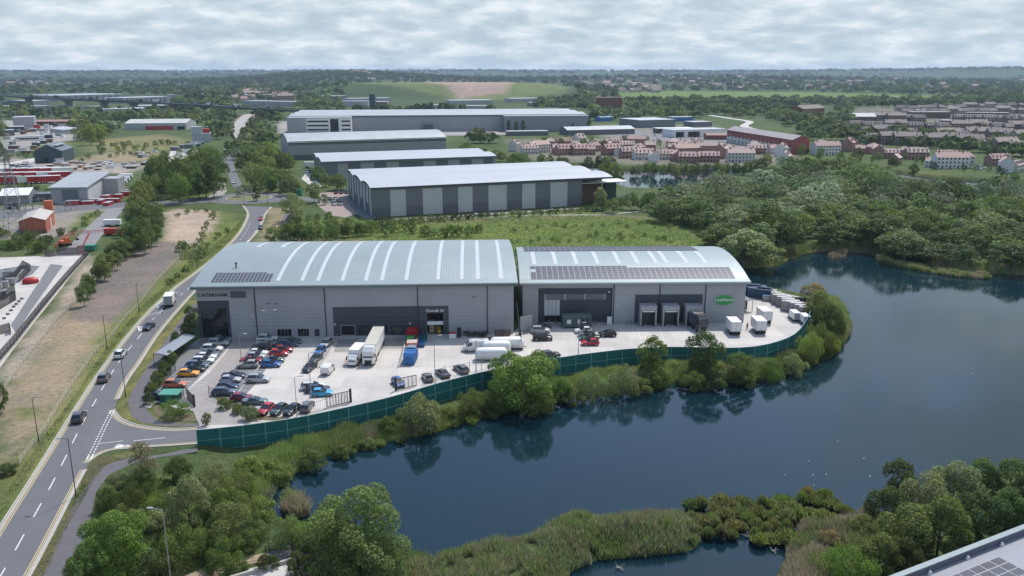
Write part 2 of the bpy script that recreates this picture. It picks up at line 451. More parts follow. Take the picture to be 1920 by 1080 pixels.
fence_px = [(368,806),(433,800),(480,794),(550,784),(633,767),(700,752),(747,740),(840,713),(923,693),(1000,678),(1063,668),(1123,660),(1190,653),(1273,650),(1340,652),(1400,651),(1440,645),(1480,632),(1500,617),(1513,597),(1521,578),(1527,562)]
FENCE = smooth(pxpoly(fence_px, FT), 2.0)
FENCE = [Vector((p.x, p.y, 0)) for p in FENCE]
back_px = [(1527,566),(1522,560),(1500,557),(1470,550),(1430,546),(1400,543),(1360,538)]
YM = [p.xy for p in offset(FENCE, -1.6)]+[p.xy for p in pxpoly(back_px)]+[Vector((0,260)), Vector((-90,260)), Vector((-75,150))]
def ground_z(X, Y):
 X = np.asarray(X, float); Y = np.asarray(Y, float)
 D = np.sqrt(X*X+Y*Y)
 z = np.zeros(X.shape)
 k = np.clip((D-2300)/5000, 0, 1)
 z += k*(6+13*vnoise(X, Y, 1700, 1)+6*vnoise(X, Y, 700, 2))
 az = X/np.maximum(Y, 1)
 rg = np.clip((D-6500)/1600, 0, 1); rg = rg*rg*(3-2*rg)
 ridge = 45+12*vnoise(az*5+3, az*0, 1.0, 4)+6*vnoise(az*22, az*0, 1.0, 5)+np.clip((az-.32)*140, 0, 32)
 z += rg*(ridge-z)*np.clip(1-(D-9500)/14000, .5, 1)
 rg2 = np.clip((D-11000)/2500, 0, 1); z += rg2*(16+10*vnoise(az*4, az*0, 1.0, 9)+np.clip((az-.30)*60, 0, 14))
 z += 44*np.exp(-((X+860)/560.)**2-((Y-4500)/700.)**2)+20*np.exp(-((X-900)/900.)**2-((Y-4300)/500.)**2)
 dx = (X-tip_hill.x+40)/430.; dy = (Y-tip_hill.y-330)/330.
 q = np.clip(1-(dx*dx+dy*dy), 0, 1)
 z += 30*np.minimum(1, q*1.5)
 for L in (LAKE, LAKE2, LAKE3, POND):
  xs = [p[0] for p in L]; ys = [p[1] for p in L]
  m = (X > min(xs)-20) & (X < max(xs)+20) & (Y > min(ys)-20) & (Y < max(ys)+20)
  if not m.any(): continue
  s = sdist(X[m], Y[m], L) if X.ndim else sdist(X, Y, L)
  t = np.clip(WZ+s*.55, -4.5, 0)
  if L is LAKE:
   xx, yy = (X[m], Y[m]) if X.ndim else (X, Y)
   out = ~inpoly(xx, yy, YM)
   k_ = np.clip((xx+55)/6, 0, 1)*np.clip((16-s)/5, 0, 1)*out*(yy > 108)*(yy < 225)
   t = np.minimum(t, -1.3*k_)
  if X.ndim: z[m] = np.where(t < 0, t, z[m])
  else: z = np.where(t < 0, t, z)
 return z
def gz(x, y): return float(ground_z(np.array([x]), np.array([y]))[0])
def axis(segs):
 out = [segs[0][0]]
 for a, b, s0, s1 in segs:
  x = out[-1];
  while x < b-1e-6:
   t = (x-a)/(b-a); x = min(b, x+s0+(s1-s0)*t); out.append(x)
 return out
ypos = axis([(20,60,10,3),(60,270,2.0,2.0),(270,520,2.4,4),(520,1200,4,14),(1200,3000,14,45),(3000,15000,45,330)])
xh = axis([(0,230,2.2,2.2),(230,420,2.4,7),(420,1400,7,30),(1400,3500,30,120),(3500,12500,120,600)])
xpos = sorted(set([-x for x in xh]+xh))
GX, GY = np.meshgrid(np.array(xpos), np.array(ypos))
GZ = ground_z(GX.ravel(), GY.ravel()).reshape(GX.shape)
nx, ny = len(xpos), len(ypos)
idx = np.arange(nx*ny).reshape(ny, nx)
FQ = np.stack([idx[:-1,:-1].ravel(), idx[:-1,1:].ravel(), idx[1:,1:].ravel(), idx[1:,:-1].ravel()], 1)
GRASS = (.120,.150,.048); MEADOW = (.135,.180,.050); DRY = (.27,.235,.165); SCRUB = (.075,.105,.042)
patches = [
 ([(1150,172),(1250,171),(1500,173),(1800,180),(1840,186),(1700,192),(1500,189),(1250,187),(1170,184)], (.115,.175,.045), 12),
 ([(600,166),(700,158),(850,155),(1000,160),(1090,168),(1060,182),(900,188),(720,182),(620,176)], (.125,.155,.062), 10),
 ([(780,160),(860,156),(920,160),(975,172),(950,184),(860,186),(800,178),(810,170)], (.31,.235,.195), 12),
 ([(200,156),(240,152),(300,154),(300,159),(220,161)], (.14,.21,.06), 25),
 ([(130,300),(200,285),(290,282),(300,300),(230,304),(130,303)], (.25,.215,.14), 4),
 ([(180,262),(300,252),(360,262),(300,286),(170,284)], (.185,.180,.085), 8),
 ([(0,388),(100,384),(235,386),(190,425),(140,442),(90,446),(0,448)], (.25,.235,.215), 3),
 ([(150,400),(200,395),(185,420),(140,438),(130,425)], (.12,.15,.055), 2),
 ([(0,225),(120,228),(170,240),(150,262),(60,275),(0,290)], (.30,.29,.28), 6),
 ([(0,290),(60,300),(200,305),(290,305),(240,325),(110,322),(0,330)], (.30,.275,.25), 5),
 ([(0,318),(120,318),(110,345),(0,345)], (.25,.24,.235), 4),
 ([(1230,235),(1330,232),(1400,255),(1360,262),(1240,262)], (.17,.17,.14), 8),
 ([(1100,236),(1230,230),(1300,262),(1140,262)], (.22,.21,.19), 8),
 ([(520,228),(545,228),(545,250),(520,250)], (.3,.29,.28), 4),
 ([(560,245),(960,238),(960,252),(560,262)], (.22,.22,.22), 4),
 ([(540,455),(505,440),(560,412),(700,410),(820,405),(1100,398),(1230,410),(1330,440),(1330,465),(980,470)], MEADOW, 3),
 ([(740,414),(870,411),(1150,402),(1240,410),(1130,408),(1000,411),(900,418),(760,420)], (.17,.16,.09), 3),
 ([(530,455),(540,443),(700,450),(760,455)], (.20,.17,.11), 3),
 ([(410,395),(440,402),(455,420),(440,448),(400,485),(350,530),(300,565),(260,600),(215,650),(160,730),(110,810),(60,880),(0,955),(0,700),(150,600),(300,480),(395,430),(400,400)], GRASS, 2),
 ([(312,398),(330,392),(392,394),(408,403),(398,430),(372,458),(345,462),(310,452)], (.37,.30,.245), 2),
 ([(310,452),(350,460),(338,482),(300,520),(262,560),(218,605),(118,605),(150,560),(200,500),(260,460)], (.175,.152,.143), 1.5),
 ([(118,605),(200,603),(196,622),(168,660),(150,700),(120,755),(88,800),(40,850),(0,872),(0,745),(60,672)], (.285,.235,.165), 2.5),
 ([(0,872),(30,862),(70,855),(60,880),(0,960)], (.12,.125,.05), 3),
 ([(35,765),(80,768),(78,785),(35,782)], GRASS, 1),
 ([(165,480),(180,500),(150,560),(110,615),(60,680),(0,760),(0,690),(90,590)], (.33,.285,.25), 1.5),
 ([(130,560),(155,555),(110,640),(60,700),(0,775),(0,755),(80,650)], (.24,.20,.14), 1.5),
 ([(466,400),(470,410),(455,440),(400,500),(330,552),(270,600),(200,690),(140,790),(60,910),(0,1000),(0,950),(60,860),(130,760),(200,660),(265,580),(340,520),(425,450),(450,415)], (.165,.195,.06), 1.5),
 ([(233,726),(270,672),(305,625),(355,575),(360,562),(375,568),(320,630),(275,690),(246,740),(243,765),(300,785),(365,790),(365,803),(290,800),(240,790),(213,768)], (.19,.18,.07), 1),
 ([(143,935),(165,875),(190,855),(250,848),(250,858),(200,868),(180,890),(120,1000),(85,1080),(60,1080)], (.20,.175,.085), 1),
 ([(500,388),(540,390),(560,400),(545,440),(520,452),(482,452),(497,420)], (.235,.20,.12), 2),
 ([(440,345),(475,345),(520,360),(560,365),(560,372),(480,366),(470,355)], (.15,.16,.06), 2),
 ([(395,355),(425,345),(418,372),(330,378),(320,372),(380,365)], (.11,.14,.045), 2),
 ([(270,900),(330,905),(340,960),(300,975),(262,960)], (.11,.155,.045), 3),
 ([(1630,480),(1700,492),(1800,508),(1870,510),(1860,500),(1750,490),(1650,474)], (.15,.165,.065), 2),
 ([(945,262),(1200,258),(1500,268),(1500,305),(1400,312),(1180,308),(1000,300)], (.17,.165,.13), 5),
 ([(1600,200),(1940,196),(1940,292),(1780,270),(1600,256)], (.14,.14,.11), 8),
 ([(1500,300),(1640,312),(1900,340),(1900,346),(1780,336),(1640,318)], (.13,.15,.05), 3),
 ([(70,275),(140,262),(140,272),(70,286)], (.12,.14,.06), 3),
]
VC = np.zeros((nx*ny, 3)); X = GX.ravel(); Y = GY.ravel(); D = np.hypot(X, Y)
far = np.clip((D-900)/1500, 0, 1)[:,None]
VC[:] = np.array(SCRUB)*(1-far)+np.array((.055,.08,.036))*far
fn = vnoise(X+Y*.3, Y, 520, 21)
fm = (D > 2600)
lt = np.clip((fn-.25)*3, 0, 1)*fm*.4
VC = VC*(1-lt[:,None])+np.array((.11,.15,.055))*lt[:,None]
wob = 1.2*vnoise(X, Y, 5, 31)+.8*vnoise(X, Y, 2.3, 32)
for pts, colr, soft in patches:
 poly = [v.xy for v in pxpoly(pts)]
 xs = [p[0] for p in poly]; ys = [p[1] for p in poly]; mg = soft*3+4
 m = np.where((X > min(xs)-mg) & (X < max(xs)+mg) & (Y > min(ys)-mg) & (Y < max(ys)+mg))[0]
 if not len(m): continue
 s = sdist(X[m], Y[m], poly)+wob[m]*min(soft, 3)*.6
 a = np.clip(.5-s/(soft*2), 0, 1)[:,None]
 VC[m] = VC[m]*(1-a)+np.array(colr)*a
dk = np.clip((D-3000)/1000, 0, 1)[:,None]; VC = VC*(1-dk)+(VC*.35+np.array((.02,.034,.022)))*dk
for L in (LAKE, LAKE2, LAKE3):
 m = np.where((X > min(p[0] for p in L)-6) & (X < max(p[0] for p in L)+6) & (Y > min(p[1] for p in L)-6) & (Y < max(p[1] for p in L)+6))[0]
 s = sdist(X[m], Y[m], L); a = np.clip(1.2-s/3, 0, 1)[:,None]
 VC[m] = VC[m]*(1-a)+np.array((.045,.06,.025))*a
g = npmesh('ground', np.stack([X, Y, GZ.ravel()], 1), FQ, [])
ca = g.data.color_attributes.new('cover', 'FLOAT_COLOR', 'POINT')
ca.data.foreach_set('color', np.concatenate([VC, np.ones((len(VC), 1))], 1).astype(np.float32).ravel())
g.data.polygons.foreach_set('use_smooth', [True]*len(g.data.polygons))
m_ground, ntg, bg_ = newmat('ground_cover')
at = ntg.nodes.new('ShaderNodeAttribute'); at.attribute_name = 'cover'
gp = geopos(ntg)
na = noisef(ntg, .9, 6, .75, gp, .3, .7); nb = noisef(ntg, .08, 5, .6, gp, .35, .65); ncc = noisef(ntg, .012, 4, .6, gp, .35, .65)
c = mixc(ntg, 1.0, at.outputs['Color'], mixc(ntg, na, (.62,.64,.66), (1.38,1.34,1.24)), 'MULTIPLY')
c = mixc(ntg, 1.0, c, mixc(ntg, nb, (.80,.86,.86), (1.22,1.12,1.12)), 'MULTIPLY')
c = mixc(ntg, 1.0, c, mixc(ntg, ncc, (.88,.90,.95), (1.12,1.1,1.05)), 'MULTIPLY')
ntg.links.new(c, bg_.inputs['Base Color']); bg_.inputs['Roughness'].default_value = .95; bg_.inputs['Specular IOR Level'].default_value = .1
bp = N(ntg, 'ShaderNodeBump', Strength=.7, Distance=.25); ntg.links.new(na, bp.inputs['Height']); ntg.links.new(bp.outputs[0], bg_.inputs['Normal'])
g.data.materials.append(m_ground)
tag(g, 'green and bare brown ground reaching to the low hills on the horizon', 'ground', kind='structure')
m_water, ntw, bw = newmat('lake_water')
bw.inputs['Roughness'].default_value = .045; bw.inputs['IOR'].default_value = 1.33
gpw = geopos(ntw)
dw = noisef(ntw, .02, 3, .6, gpw, .35, .65)
ntw.links.new(mixc(ntw, dw, (.003,.0165,.024), (.0045,.021,.032)), bw.inputs['Base Color'])
wn = N(ntw, 'ShaderNodeTexNoise', Scale=1.3, Detail=4, Roughness=.6); mp = N(ntw, 'ShaderNodeMapping'); mp.inputs['Scale'].default_value = (1, .6, 1)
ntw.links.new(gpw, mp.inputs[0]); ntw.links.new(mp.outputs[0], wn.inputs['Vector'])
amp = noisef(ntw, .018, 3, .55, gpw, .38, .62)
bpw = N(ntw, 'ShaderNodeBump', Distance=.05); ntw.links.new(wn.outputs['Fac'], bpw.inputs['Height'])
ntw.links.new(mathn(ntw, 'ADD', mathn(ntw, 'MULTIPLY', amp, .30), .12), bpw.inputs['Strength'])
ntw.links.new(bpw.outputs[0], bw.inputs['Normal'])
def water(name, L, lab, grow=5):
 xs = [p[0] for p in L]; ys = [p[1] for p in L]
 mb = MB(); mb.quad((min(xs)-grow,min(ys)-grow,WZ),(max(xs)+grow,min(ys)-grow,WZ),(max(xs)+grow,max(ys)+grow,WZ),(min(xs)-grow,max(ys)+grow,WZ))
 return tag(mb.build(name, m_water), lab, 'lake', kind='structure')
water('water', LAKE, 'dark blue lake curving round the warehouse yard', 1)
water('water', LAKE2, 'smaller grey lake behind the white panelled warehouse', 1)
water('water', LAKE3, 'narrow water in front of the white houses beyond the wood', 1)
water('water', POND, 'small dark pond among the trees beyond the meadow', 1)
# ---------------------------------------------------------------- roads and paving
def sheet(name, px, mat, lab, z=.02, sm=0, kind='structure', cat='ground'):
 pts = pxpoly(px)
 if sm: pts = smooth(pts+[pts[0]], sm)[:-1]
 mb = MB(); mb.add([(p.x,p.y,z) for p in pts], [tuple(range(len(pts)))])
 o = mb.build(name, mat); tri(o)
 return tag(o, lab, cat, kind=kind)
def tri(o):
 import bmesh
 bm = bmesh.new(); bm.from_mesh(o.data)
 bmesh.ops.triangulate(bm, faces=bm.faces)
 for f in bm.faces:
  if f.normal.z < 0: f.normal_flip()
 bm.to_mesh(o.data); bm.free()
EDGE_L = smooth(pxpoly([(-150,1235),(0,990),(67,885),(133,779),(187,697),(233,637),(275,588),(327,540),(377,503),(425,462),(447,438),(459,418),(464,400),(455,386)]), 2)
EDGE_R = smooth(pxpoly([(-20,1210),(55,1080),(90,1015),(143,912),(172,857),(213,768),(236,718),(262,680),(300,623),(352,562),(396,516),(436,478),(466,453),(484,432),(493,415),(498,402),(509,388)]), 2)
n = 260
rl = resample(EDGE_L, n); rr = resample(EDGE_R, n)
mb = MB(); strip(mb, rl, rr, .02)
def fan(mb, px, z):
 pts = [P(a, b) for a, b in px]; mb.add([(p.x,p.y,z) for p in pts], [tuple(range(len(pts)))])
road = mb.build('road', m_asph); tag(road, 'grey two-lane road running up from the bottom corner to the roundabout', 'road', kind='structure')
sheet('side_road', [(160,872),(172,862),(190,850),(215,843),(253,840),(300,837),(345,834),(375,832),(420,815),(400,798),(373,801),(330,804),(283,802),(250,795),(228,786),(216,774),(213,764),(190,800),(170,845)], m_asph, 'short grey side road between the main road and the warehouse gate', .024)
sheet('lay_by', [(270,596),(277,592),(308,583),(293,573),(310,557),(328,546),(340,545),(300,590)], m_bay, 'reddish lay-by beside the main road where the lorry stands', .024)
RB = P(467, 371); RB.z = 0
ri, ro = 11.0, 19.5
ring = [Vector((RB.x+math.cos(a)*1.0, RB.y+math.sin(a)*1.0, 0)) for a in [2*PI*k/60 for k in range(61)]]
def circ(r, n=60): return [Vector((RB.x+r*math.cos(2*PI*k/n), RB.y+r*math.sin(2*PI*k/n), 0)) for k in range(n+1)]
mb = MB(); strip(mb, circ(ri), circ(ro), .028)
rb = mb.build('roundabout_road', m_asph); tri(rb); tag(rb, 'ring of grey road round the planted island', 'road', kind='structure')
def band(name, left, right, lab, z, mat=None, nn=60):
 a = resample(smooth(pxpoly(left), 3), nn); b = resample(smooth(pxpoly(right), 3), nn)
 mb = MB(); strip(mb, a, b, z); o = mb.build(name, mat or m_asph); tri(o)
 tag(o, lab, 'road', kind='structure'); return a, b
NL, NR = band('north_road', [(452,362),(440,352),(433,343),(429,330),(420,312),(414,300),(418,291),(432,281),(448,272),(452,266)],
             [(478,361),(470,352),(455,345),(448,334),(440,314),(438,300),(446,288),(456,279),(466,270),(466,264)], 'grey road curving away north from the roundabout', .032)
band('west_road', [(425,366),(400,370),(360,374),(310,377),(230,380),(150,384),(93,389),(0,396),(-80,402)], [(425,382),(400,379),(360,382),(310,385),(230,389),(150,395),(93,401),(0,410),(-80,418)], 'grey road running west from the roundabout behind the trees', .036)
band('east_road', [(505,366),(530,365),(560,368),(600,372),(640,376)], [(505,380),(530,378),(560,376),(600,380),(640,385)], 'short grey road running east from the roundabout', .036)
rp = [(459,266,0),(452,254,2),(448,244,3.5),(449,234,5),(455,225,6.5),(464,217,7.2),(470,214,7.0)]
cl = smooth([P(a, b, h) for a, b, h in rp], 6)
br = empty('flyover_bridge', cl[0]); tag(br, 'pale humped road bridge climbing away beyond the far bend', 'bridge')
def rel(pts, o): return [p-o for p in pts]
c0 = rel(cl, Vector(cl[0])); mb = MB()
a = offset(c0, -6.5); b = offset(c0, 6.5)
m_brdeck = M_('bridge_road', (.33,.31,.29), .85, 0, .08, .2)
for i in range(len(a)-1):
 mb.quad(a[i], b[i], b[i+1], a[i+1])
 for q in (a, b):
  mb.quad(q[i], q[i+1], Vector((q[i+1].x, q[i+1].y, -.3)), Vector((q[i].x, q[i].y, -.3)))
mb.build('deck', m_brdeck, br)
for q, s in ((a, 1), (b, -1)):
 r = offset(q, .4*s); mb = MB()
 for i in range(len(q)-1):
  mb.quad(q[i]+Vector((0,0,1.2)), q[i+1]+Vector((0,0,1.2)), r[i+1]+Vector((0,0,1.2)), r[i]+Vector((0,0,1.2)))
  mb.quad(q[i], q[i+1], q[i+1]+Vector((0,0,1.2)), q[i]+Vector((0,0,1.2)))
  mb.quad(r[i], r[i+1], r[i+1]+Vector((0,0,1.2)), r[i]+Vector((0,0,1.2)))
 mb.build('parapet', M_('bridge_brick', (.24,.16,.13), .85, 0, .1, 1), br)
mb = MB(); mb.add([(RB.x+9.5*math.cos(2*PI*k/40), RB.y+9.5*math.sin(2*PI*k/40), .18) for k in range(40)]+[(RB.x+10.6*math.cos(2*PI*k/40), RB.y+10.6*math.sin(2*PI*k/40), .03) for k in range(40)],
  [tuple(range(40))]+[(k, 40+k, 40+(k+1) % 40, (k+1) % 40) for k in range(40)])
tag(mb.build('roundabout_island', M_('island_grass', (.15,.15,.075), .95, 0, .25, .4)), 'low dry grass island in the middle of the roundabout', 'traffic island')
mb = MB(); kerb(mb, circ(10.8), .35, 0, .14); tag(mb.build('island_kerb', m_kerb), 'pale kerb ring round the traffic island', 'kerb', kind='structure')
mb = MB()
EL = offset(EDGE_L, -.15)
kerb(mb, EL, .22, 0, .13)
i0 = next(i for i, p in enumerate(EDGE_R) if p.y > P(168,862).y); i1 = next(i for i, p in enumerate(EDGE_R) if p.y > P(214,768).y)
ER1 = EDGE_R[:i0-1]; ER2 = EDGE_R[i1+1:]
J1 = smooth(pxpoly([(163,868),(172,861),(190,850),(215,843),(253,840),(300,837),(370,832)]), 1.5)
J2 = smooth(pxpoly([(213,768),(217,776),(228,787),(250,796),(283,802),(330,805),(373,802)]), 1.5)
for e in (offset(ER1, .15), offset(ER2, .15), offset(J1, .15), offset(J2, -.15)): kerb(mb, e, .22, 0, .13)
tag(mb.build('kerb', m_kerb), 'pale kerbs along both sides of the road', 'kerb', kind='structure')
mb = MB(); pb = MB()
for e, s in ((EDGE_L, 1), (ER1, -1), (ER2, -1), (J1, -1), (J2, 1)):
 for d in (.40, .68): ribbon(mb, e, .13, .033, 0, d*s)
 ribbon(pb, e, .26, .030, 0, .14*s)
tag(mb.build('yellow_lines', m_yell), 'double yellow lines along the road edges', 'road marking', kind='structure')
tag(pb.build('gutter_channel', m_kerb), 'pale gutter channel beside the kerbs', 'kerb', kind='structure')
mb = MB()
CL = smooth(pxpoly([(-120,1285),(7,1070),(60,975),(104,895),(150,803),(176,757),(200,715),(231,668),(270,621),(285,600)]), 2)
dashes(mb, CL, .16, .034, 4.0, 4.2, start=1)
CL2 = smooth(pxpoly([(285,600),(340,552),(395,506),(437,465),(461,435),(471,413)]), 2)
dashes(mb, CL2, .16, .034, 2.5, 3.5)
GW = smooth(pxpoly([(166,862),(178,838),(196,800),(212,768)]), 1)
for d in (0, .6): dashes(mb, GW, .2, .034, .55, .45, d=d-.3)
def line(pp, w_=.15, z=.04):
 ribbon(mb, smooth(pxpoly(pp), 1.5), w_, z)
line([(187,832),(230,827)], .14); line([(250,827),(310,821)], .16)
line([(214,841),(246,836)], .16); line([(214,841),(220,834)], .14); line([(246,836),(220,834)], .3); line([(218,838),(235,836)], .7)
for q in ([(292,574),(307,583)], [(278,590),(308,583)], [(293,573),(311,557)], [(311,557),(328,546)]): line(q, .18)
for q in ([(259,612),(268,614)], [(259,612),(262,622)], [(262,622),(268,614)], [(264,617),(272,611)]): line(q, .35)
for q in ([(474,438),(484,436)], [(477,434),(487,431)], [(463,455),(467,450)]): line(q, .4)
tag(mb.build('road_markings', m_line), 'white dashes, give way triangle and lines painted on the road', 'road marking', kind='structure')
sheet('path', [(20,1200),(80,1080),(143,938),(187,878),(215,866),(252,857),(300,853),(370,838),(370,847),(340,852),(300,857),(247,870),(205,890),(180,922),(168,980),(123,1080),(70,1210)], m_path, 'dark tarmac footpath beside the road south of the junction', .026)
sheet('path', [(240,753),(247,736),(262,710),(300,653),(333,607),(364,569),(380,572),(366,585),(352,605),(320,660),(293,700),(280,722),(278,744),(276,772),(300,790),(345,794),(373,794),(373,800),(300,799),(262,791),(246,778)], m_path, 'dark tarmac footpath curving round the green bin store', .026)
sheet('path', [(520,453),(522,430),(532,405),(545,388),(552,388),(548,405),(542,432),(541,453)], m_path, 'grey footpath beside the roundabout exit', .026)
sheet('path', [(400,352),(412,338),(422,345),(425,358),(415,370),(395,374),(385,372),(402,362)], m_pave, 'pale footpath on the outside of the far bend', .026)
for e, lab in (([(544,423),(600,425),(650,428)], 'thin pale footpath between the roundabout and the meadow'), ([(790,412),(900,408),(1000,404),(1130,403)], 'pale track along the far edge of the meadow'), ([(1342,379),(1375,383),(1410,388)], 'short pale track among the trees'),
 ([(1130,403),(1160,400),(1215,395)], 'pale track leading to the wood')):
 mb = MB(); ribbon(mb, smooth(pxpoly(e), 3), 1.8, .03); tag(mb.build('track', m_gravel), lab, 'track', kind='structure')
# ---------------------------------------------------------------- the warehouse yard
yard_in = offset(FENCE, -.35)
def yard_sheet():
 pts = list(yard_in)+pxpoly(back_px)
 A1 = P(980, 607);
 pts += [P(1300, 560), P(1000, 590), P(963, 622), P(900, 600), P(700, 600), P(400, 600), P(376, 634), P(352,650), P(330,680), P(300,722), P(284,745), P(286,752), P(330,765), P(362,770), P(374,795)]
 mb = MB(); mb.add([(p.x,p.y,.03) for p in pts], [tuple(range(len(pts)))]); o = mb.build('yard', m_conc); tri(o)
 tag(o, 'pale concrete yard in front of the two warehouses', 'yard', kind='structure')
yard_sheet()
sheet('paved_lane', [(376,800),(368,786),(362,770),(352,748),(345,738),(392,700),(425,660),(440,634),(540,633),(528,640),(500,665),(470,700),(447,733),(430,742),(440,762),(462,781),(480,787),(492,790),(440,797)], m_pave, 'brown block paved lane between the parked cars', .036)
sheet('parking_bays', [(286,752),(284,742),(305,716),(335,672),(350,650),(378,634),(420,634),(437,640),(410,672),(380,702),(350,732),(347,742),(362,765)], m_bay, 'dark paved bays along the fence beside the road', .040)
sheet('parking_bays', [(405,742),(440,690),(468,655),(484,634),(560,633),(545,648),(525,662),(510,672),(500,690),(480,720),(462,738),(430,750)], m_bay, 'dark paved bays in the middle of the car park', .040)
sheet('planting_bed', [(394,738),(432,750),(468,765),(500,780),(545,784),(515,789),(472,787),(440,770),(410,752)], M_('bed_soil', (.12,.105,.06), .95, 0, .3, 1.2), 'narrow soil bed at the corner of the car park', .044)
sheet('planting_bed', [(286,758),(320,765),(362,775),(368,790),(320,790),(292,778)], M_('bed_soil', (.12,.105,.06), .95, 0, .3, 1.2), 'soil bed below the green bin store', .044)
sheet('apron', [(376,797),(440,797),(480,790),(440,801),(372,806)], m_conc, 'pale concrete strip where the side road meets the gate', .042)
mb = MB()
def bayline(a, b, w_=.1): ribbon(mb, pxpoly([a, b]), w_, .052)
for k in range(6):
 t = k/5
 bayline((345-40*t+8, 716+22*t), (384-44*t+8, 718+20*t))
for q in (((466,697),(493,697)), ((459,706),(486,706)), ((452,716),(478,716)), ((345,708),(366,708)), ((352,700),(372,700)), ((330,722),(352,722)), ((446,736),(528,637)), ((433,731),(463,732)), ((372,640),(330,672))): bayline(*q)
for q in (((487,779),(495,762)), ((509,780),(517,762)), ((532,780),(541,761)), ((557,778),(566,760)), ((586,772),(592,756)),((602,768),(607,752))): bayline(*q)
for q in (((1195,615),(1205,650)), ((1238,615),(1246,645)), ((1282,615),(1290,640)),((1325,625),(1345,652)),((598,690),(632,640)),((740,690),(770,640))): bayline(*q, .14)
tag(mb.build('bay_lines', m_line), 'white lines painted between the parking bays', 'road marking', kind='structure')
mb = MB()
A_ = P(376, 634); Bv = P(963, 625); ux = (Bv-A_).normalized(); vy = Vector((ux.y, -ux.x, 0))
YI = [p.xy for p in offset(FENCE, -1.2)]+[p.xy for p in pxpoly(back_px)]+[P(1394,606).xy, P(980,609).xy, P(963,628).xy, P(560,634).xy, P(440,740).xy]
def clipline(o, d, n_):
 run = []
 for k in range(n_):
  q = o+d*k
  if inpoly(np.array([q.x]), np.array([q.y]), YI)[0]: run.append(q)
  else:
   if len(run) > 2: ribbon(mb, [run[0], run[-1]], .05, .034)
   run = []
 if len(run) > 2: ribbon(mb, [run[0], run[-1]], .05, .034)
for k in range(-2, 30): clipline(A_+ux*(k*5.2+12)-vy*12, vy, 90)
for k in range(-1, 9): clipline(A_+vy*(k*5.5), ux, 170)
tag(mb.build('expansion_joints', M_('joint_dark', (.33,.32,.31), .9)), 'thin dark joints between the concrete slabs of the yard', 'road marking', kind='structure')
mb = MB(); kerb(mb, offset(FENCE, -.75), .25, .02, .2); tag(mb.build('yard_kerb', m_kerb), 'pale kerb along the inside of the long green fence', 'kerb', kind='structure')
sheet('compound_floor', [(-60,500),(0,483),(60,481),(150,477),(160,483),(120,535),(60,610),(20,662),(0,690),(-90,800),(-200,800)], m_conc, 'pale concrete floor of the compound beyond the iron fence', .03)
sheet('compound_road', [(70,482),(122,470),(150,440),(175,415),(205,390),(240,385),(225,400),(205,425),(185,450),(165,475),(150,480)], M_('compound_tarmac', (.22,.21,.21), .9, 0, .1, .3), 'grey access road climbing past the brick building', .034)
sheet('compound_bay', [(20,610),(95,495),(118,498),(60,580),(30,625)], m_bay, 'grey strip of paving inside the compound', .036)
sheet('compound_bay', [(-40,530),(0,505),(50,497),(75,499),(60,515),(0,545)], m_bay, 'darker slab beside the fenced transformers', .036)
# ---------------------------------------------------------------- buildings
class Frame:
 """a building's own axes: x along the front, y into the depth"""
 def __init__(s, a, b, name, lab, cat, group=None):
  s.a = Vector((a.x, a.y, 0)); d = Vector((b.x-a.x, b.y-a.y, 0)); s.L = d.length
  s.rz = math.atan2(d.y, d.x); s.o = tag(empty(name, s.a, s.rz), lab, cat, group)
  s.M = Matrix.Translation(s.a) @ Matrix.Rotation(s.rz, 4, 'Z'); s.I = s.M.inverted()
 def on(s, px, py, y=0.0):
  """(x, z) on the plane that stands y deep in the building"""
  o = s.I @ Vector((0,0,HC)); d = s.I.to_3x3() @ ray(px, py)
  t = (y-o.y)/d.y; p = o+d*t; return p.x, p.z
 def roof(s, px, py, zf):
  o = s.I @ Vector((0,0,HC)); d = s.I.to_3x3() @ ray(px, py)
  t = 50.0
  while t < 3000:
   p = o+d*t
   if p.z <= zf(p.y): break
   t += .1
  return p.x, p.y
def arc(D, rise, base):
 R = (D*D/4+rise*rise)/(2*rise)
 return lambda y: base+rise-R+math.sqrt(max(0, R*R-(min(max(y,0),D)-D/2)**2))
def front_wall(fr, name, L, H, holes, mat, y=0.0, parent=None, extra=None):
 """a flat front with rectangular openings (x0,x1,z0,z1,depth)"""
 xs = sorted(set([0, L]+[v for h in holes for v in h[:2]])); zs = sorted(set([0, H]+[v for h in holes for v in h[2:4]]))
 mb = MB()
 for i in range(len(xs)-1):
  for j in range(len(zs)-1):
   cx, cz = (xs[i]+xs[i+1])/2, (zs[j]+zs[j+1])/2
   if any(h[0] < cx < h[1] and h[2] < cz < h[3] for h in holes): continue
   mb.quad((xs[i],y,zs[j]),(xs[i+1],y,zs[j]),(xs[i+1],y,zs[j+1]),(xs[i],y,zs[j+1]))
 for x0,x1,z0,z1,d in holes:
  mb.quad((x0,y,z0),(x0,y,z1),(x0,y+d,z1),(x0,y+d,z0)); mb.quad((x1,y,z0),(x1,y+d,z0),(x1,y+d,z1),(x1,y,z1))
  mb.quad((x0,y,z1),(x1,y,z1),(x1,y+d,z1),(x0,y+d,z1))
 if extra: extra(mb)
 return mb.build(name, mat, parent or fr.o)
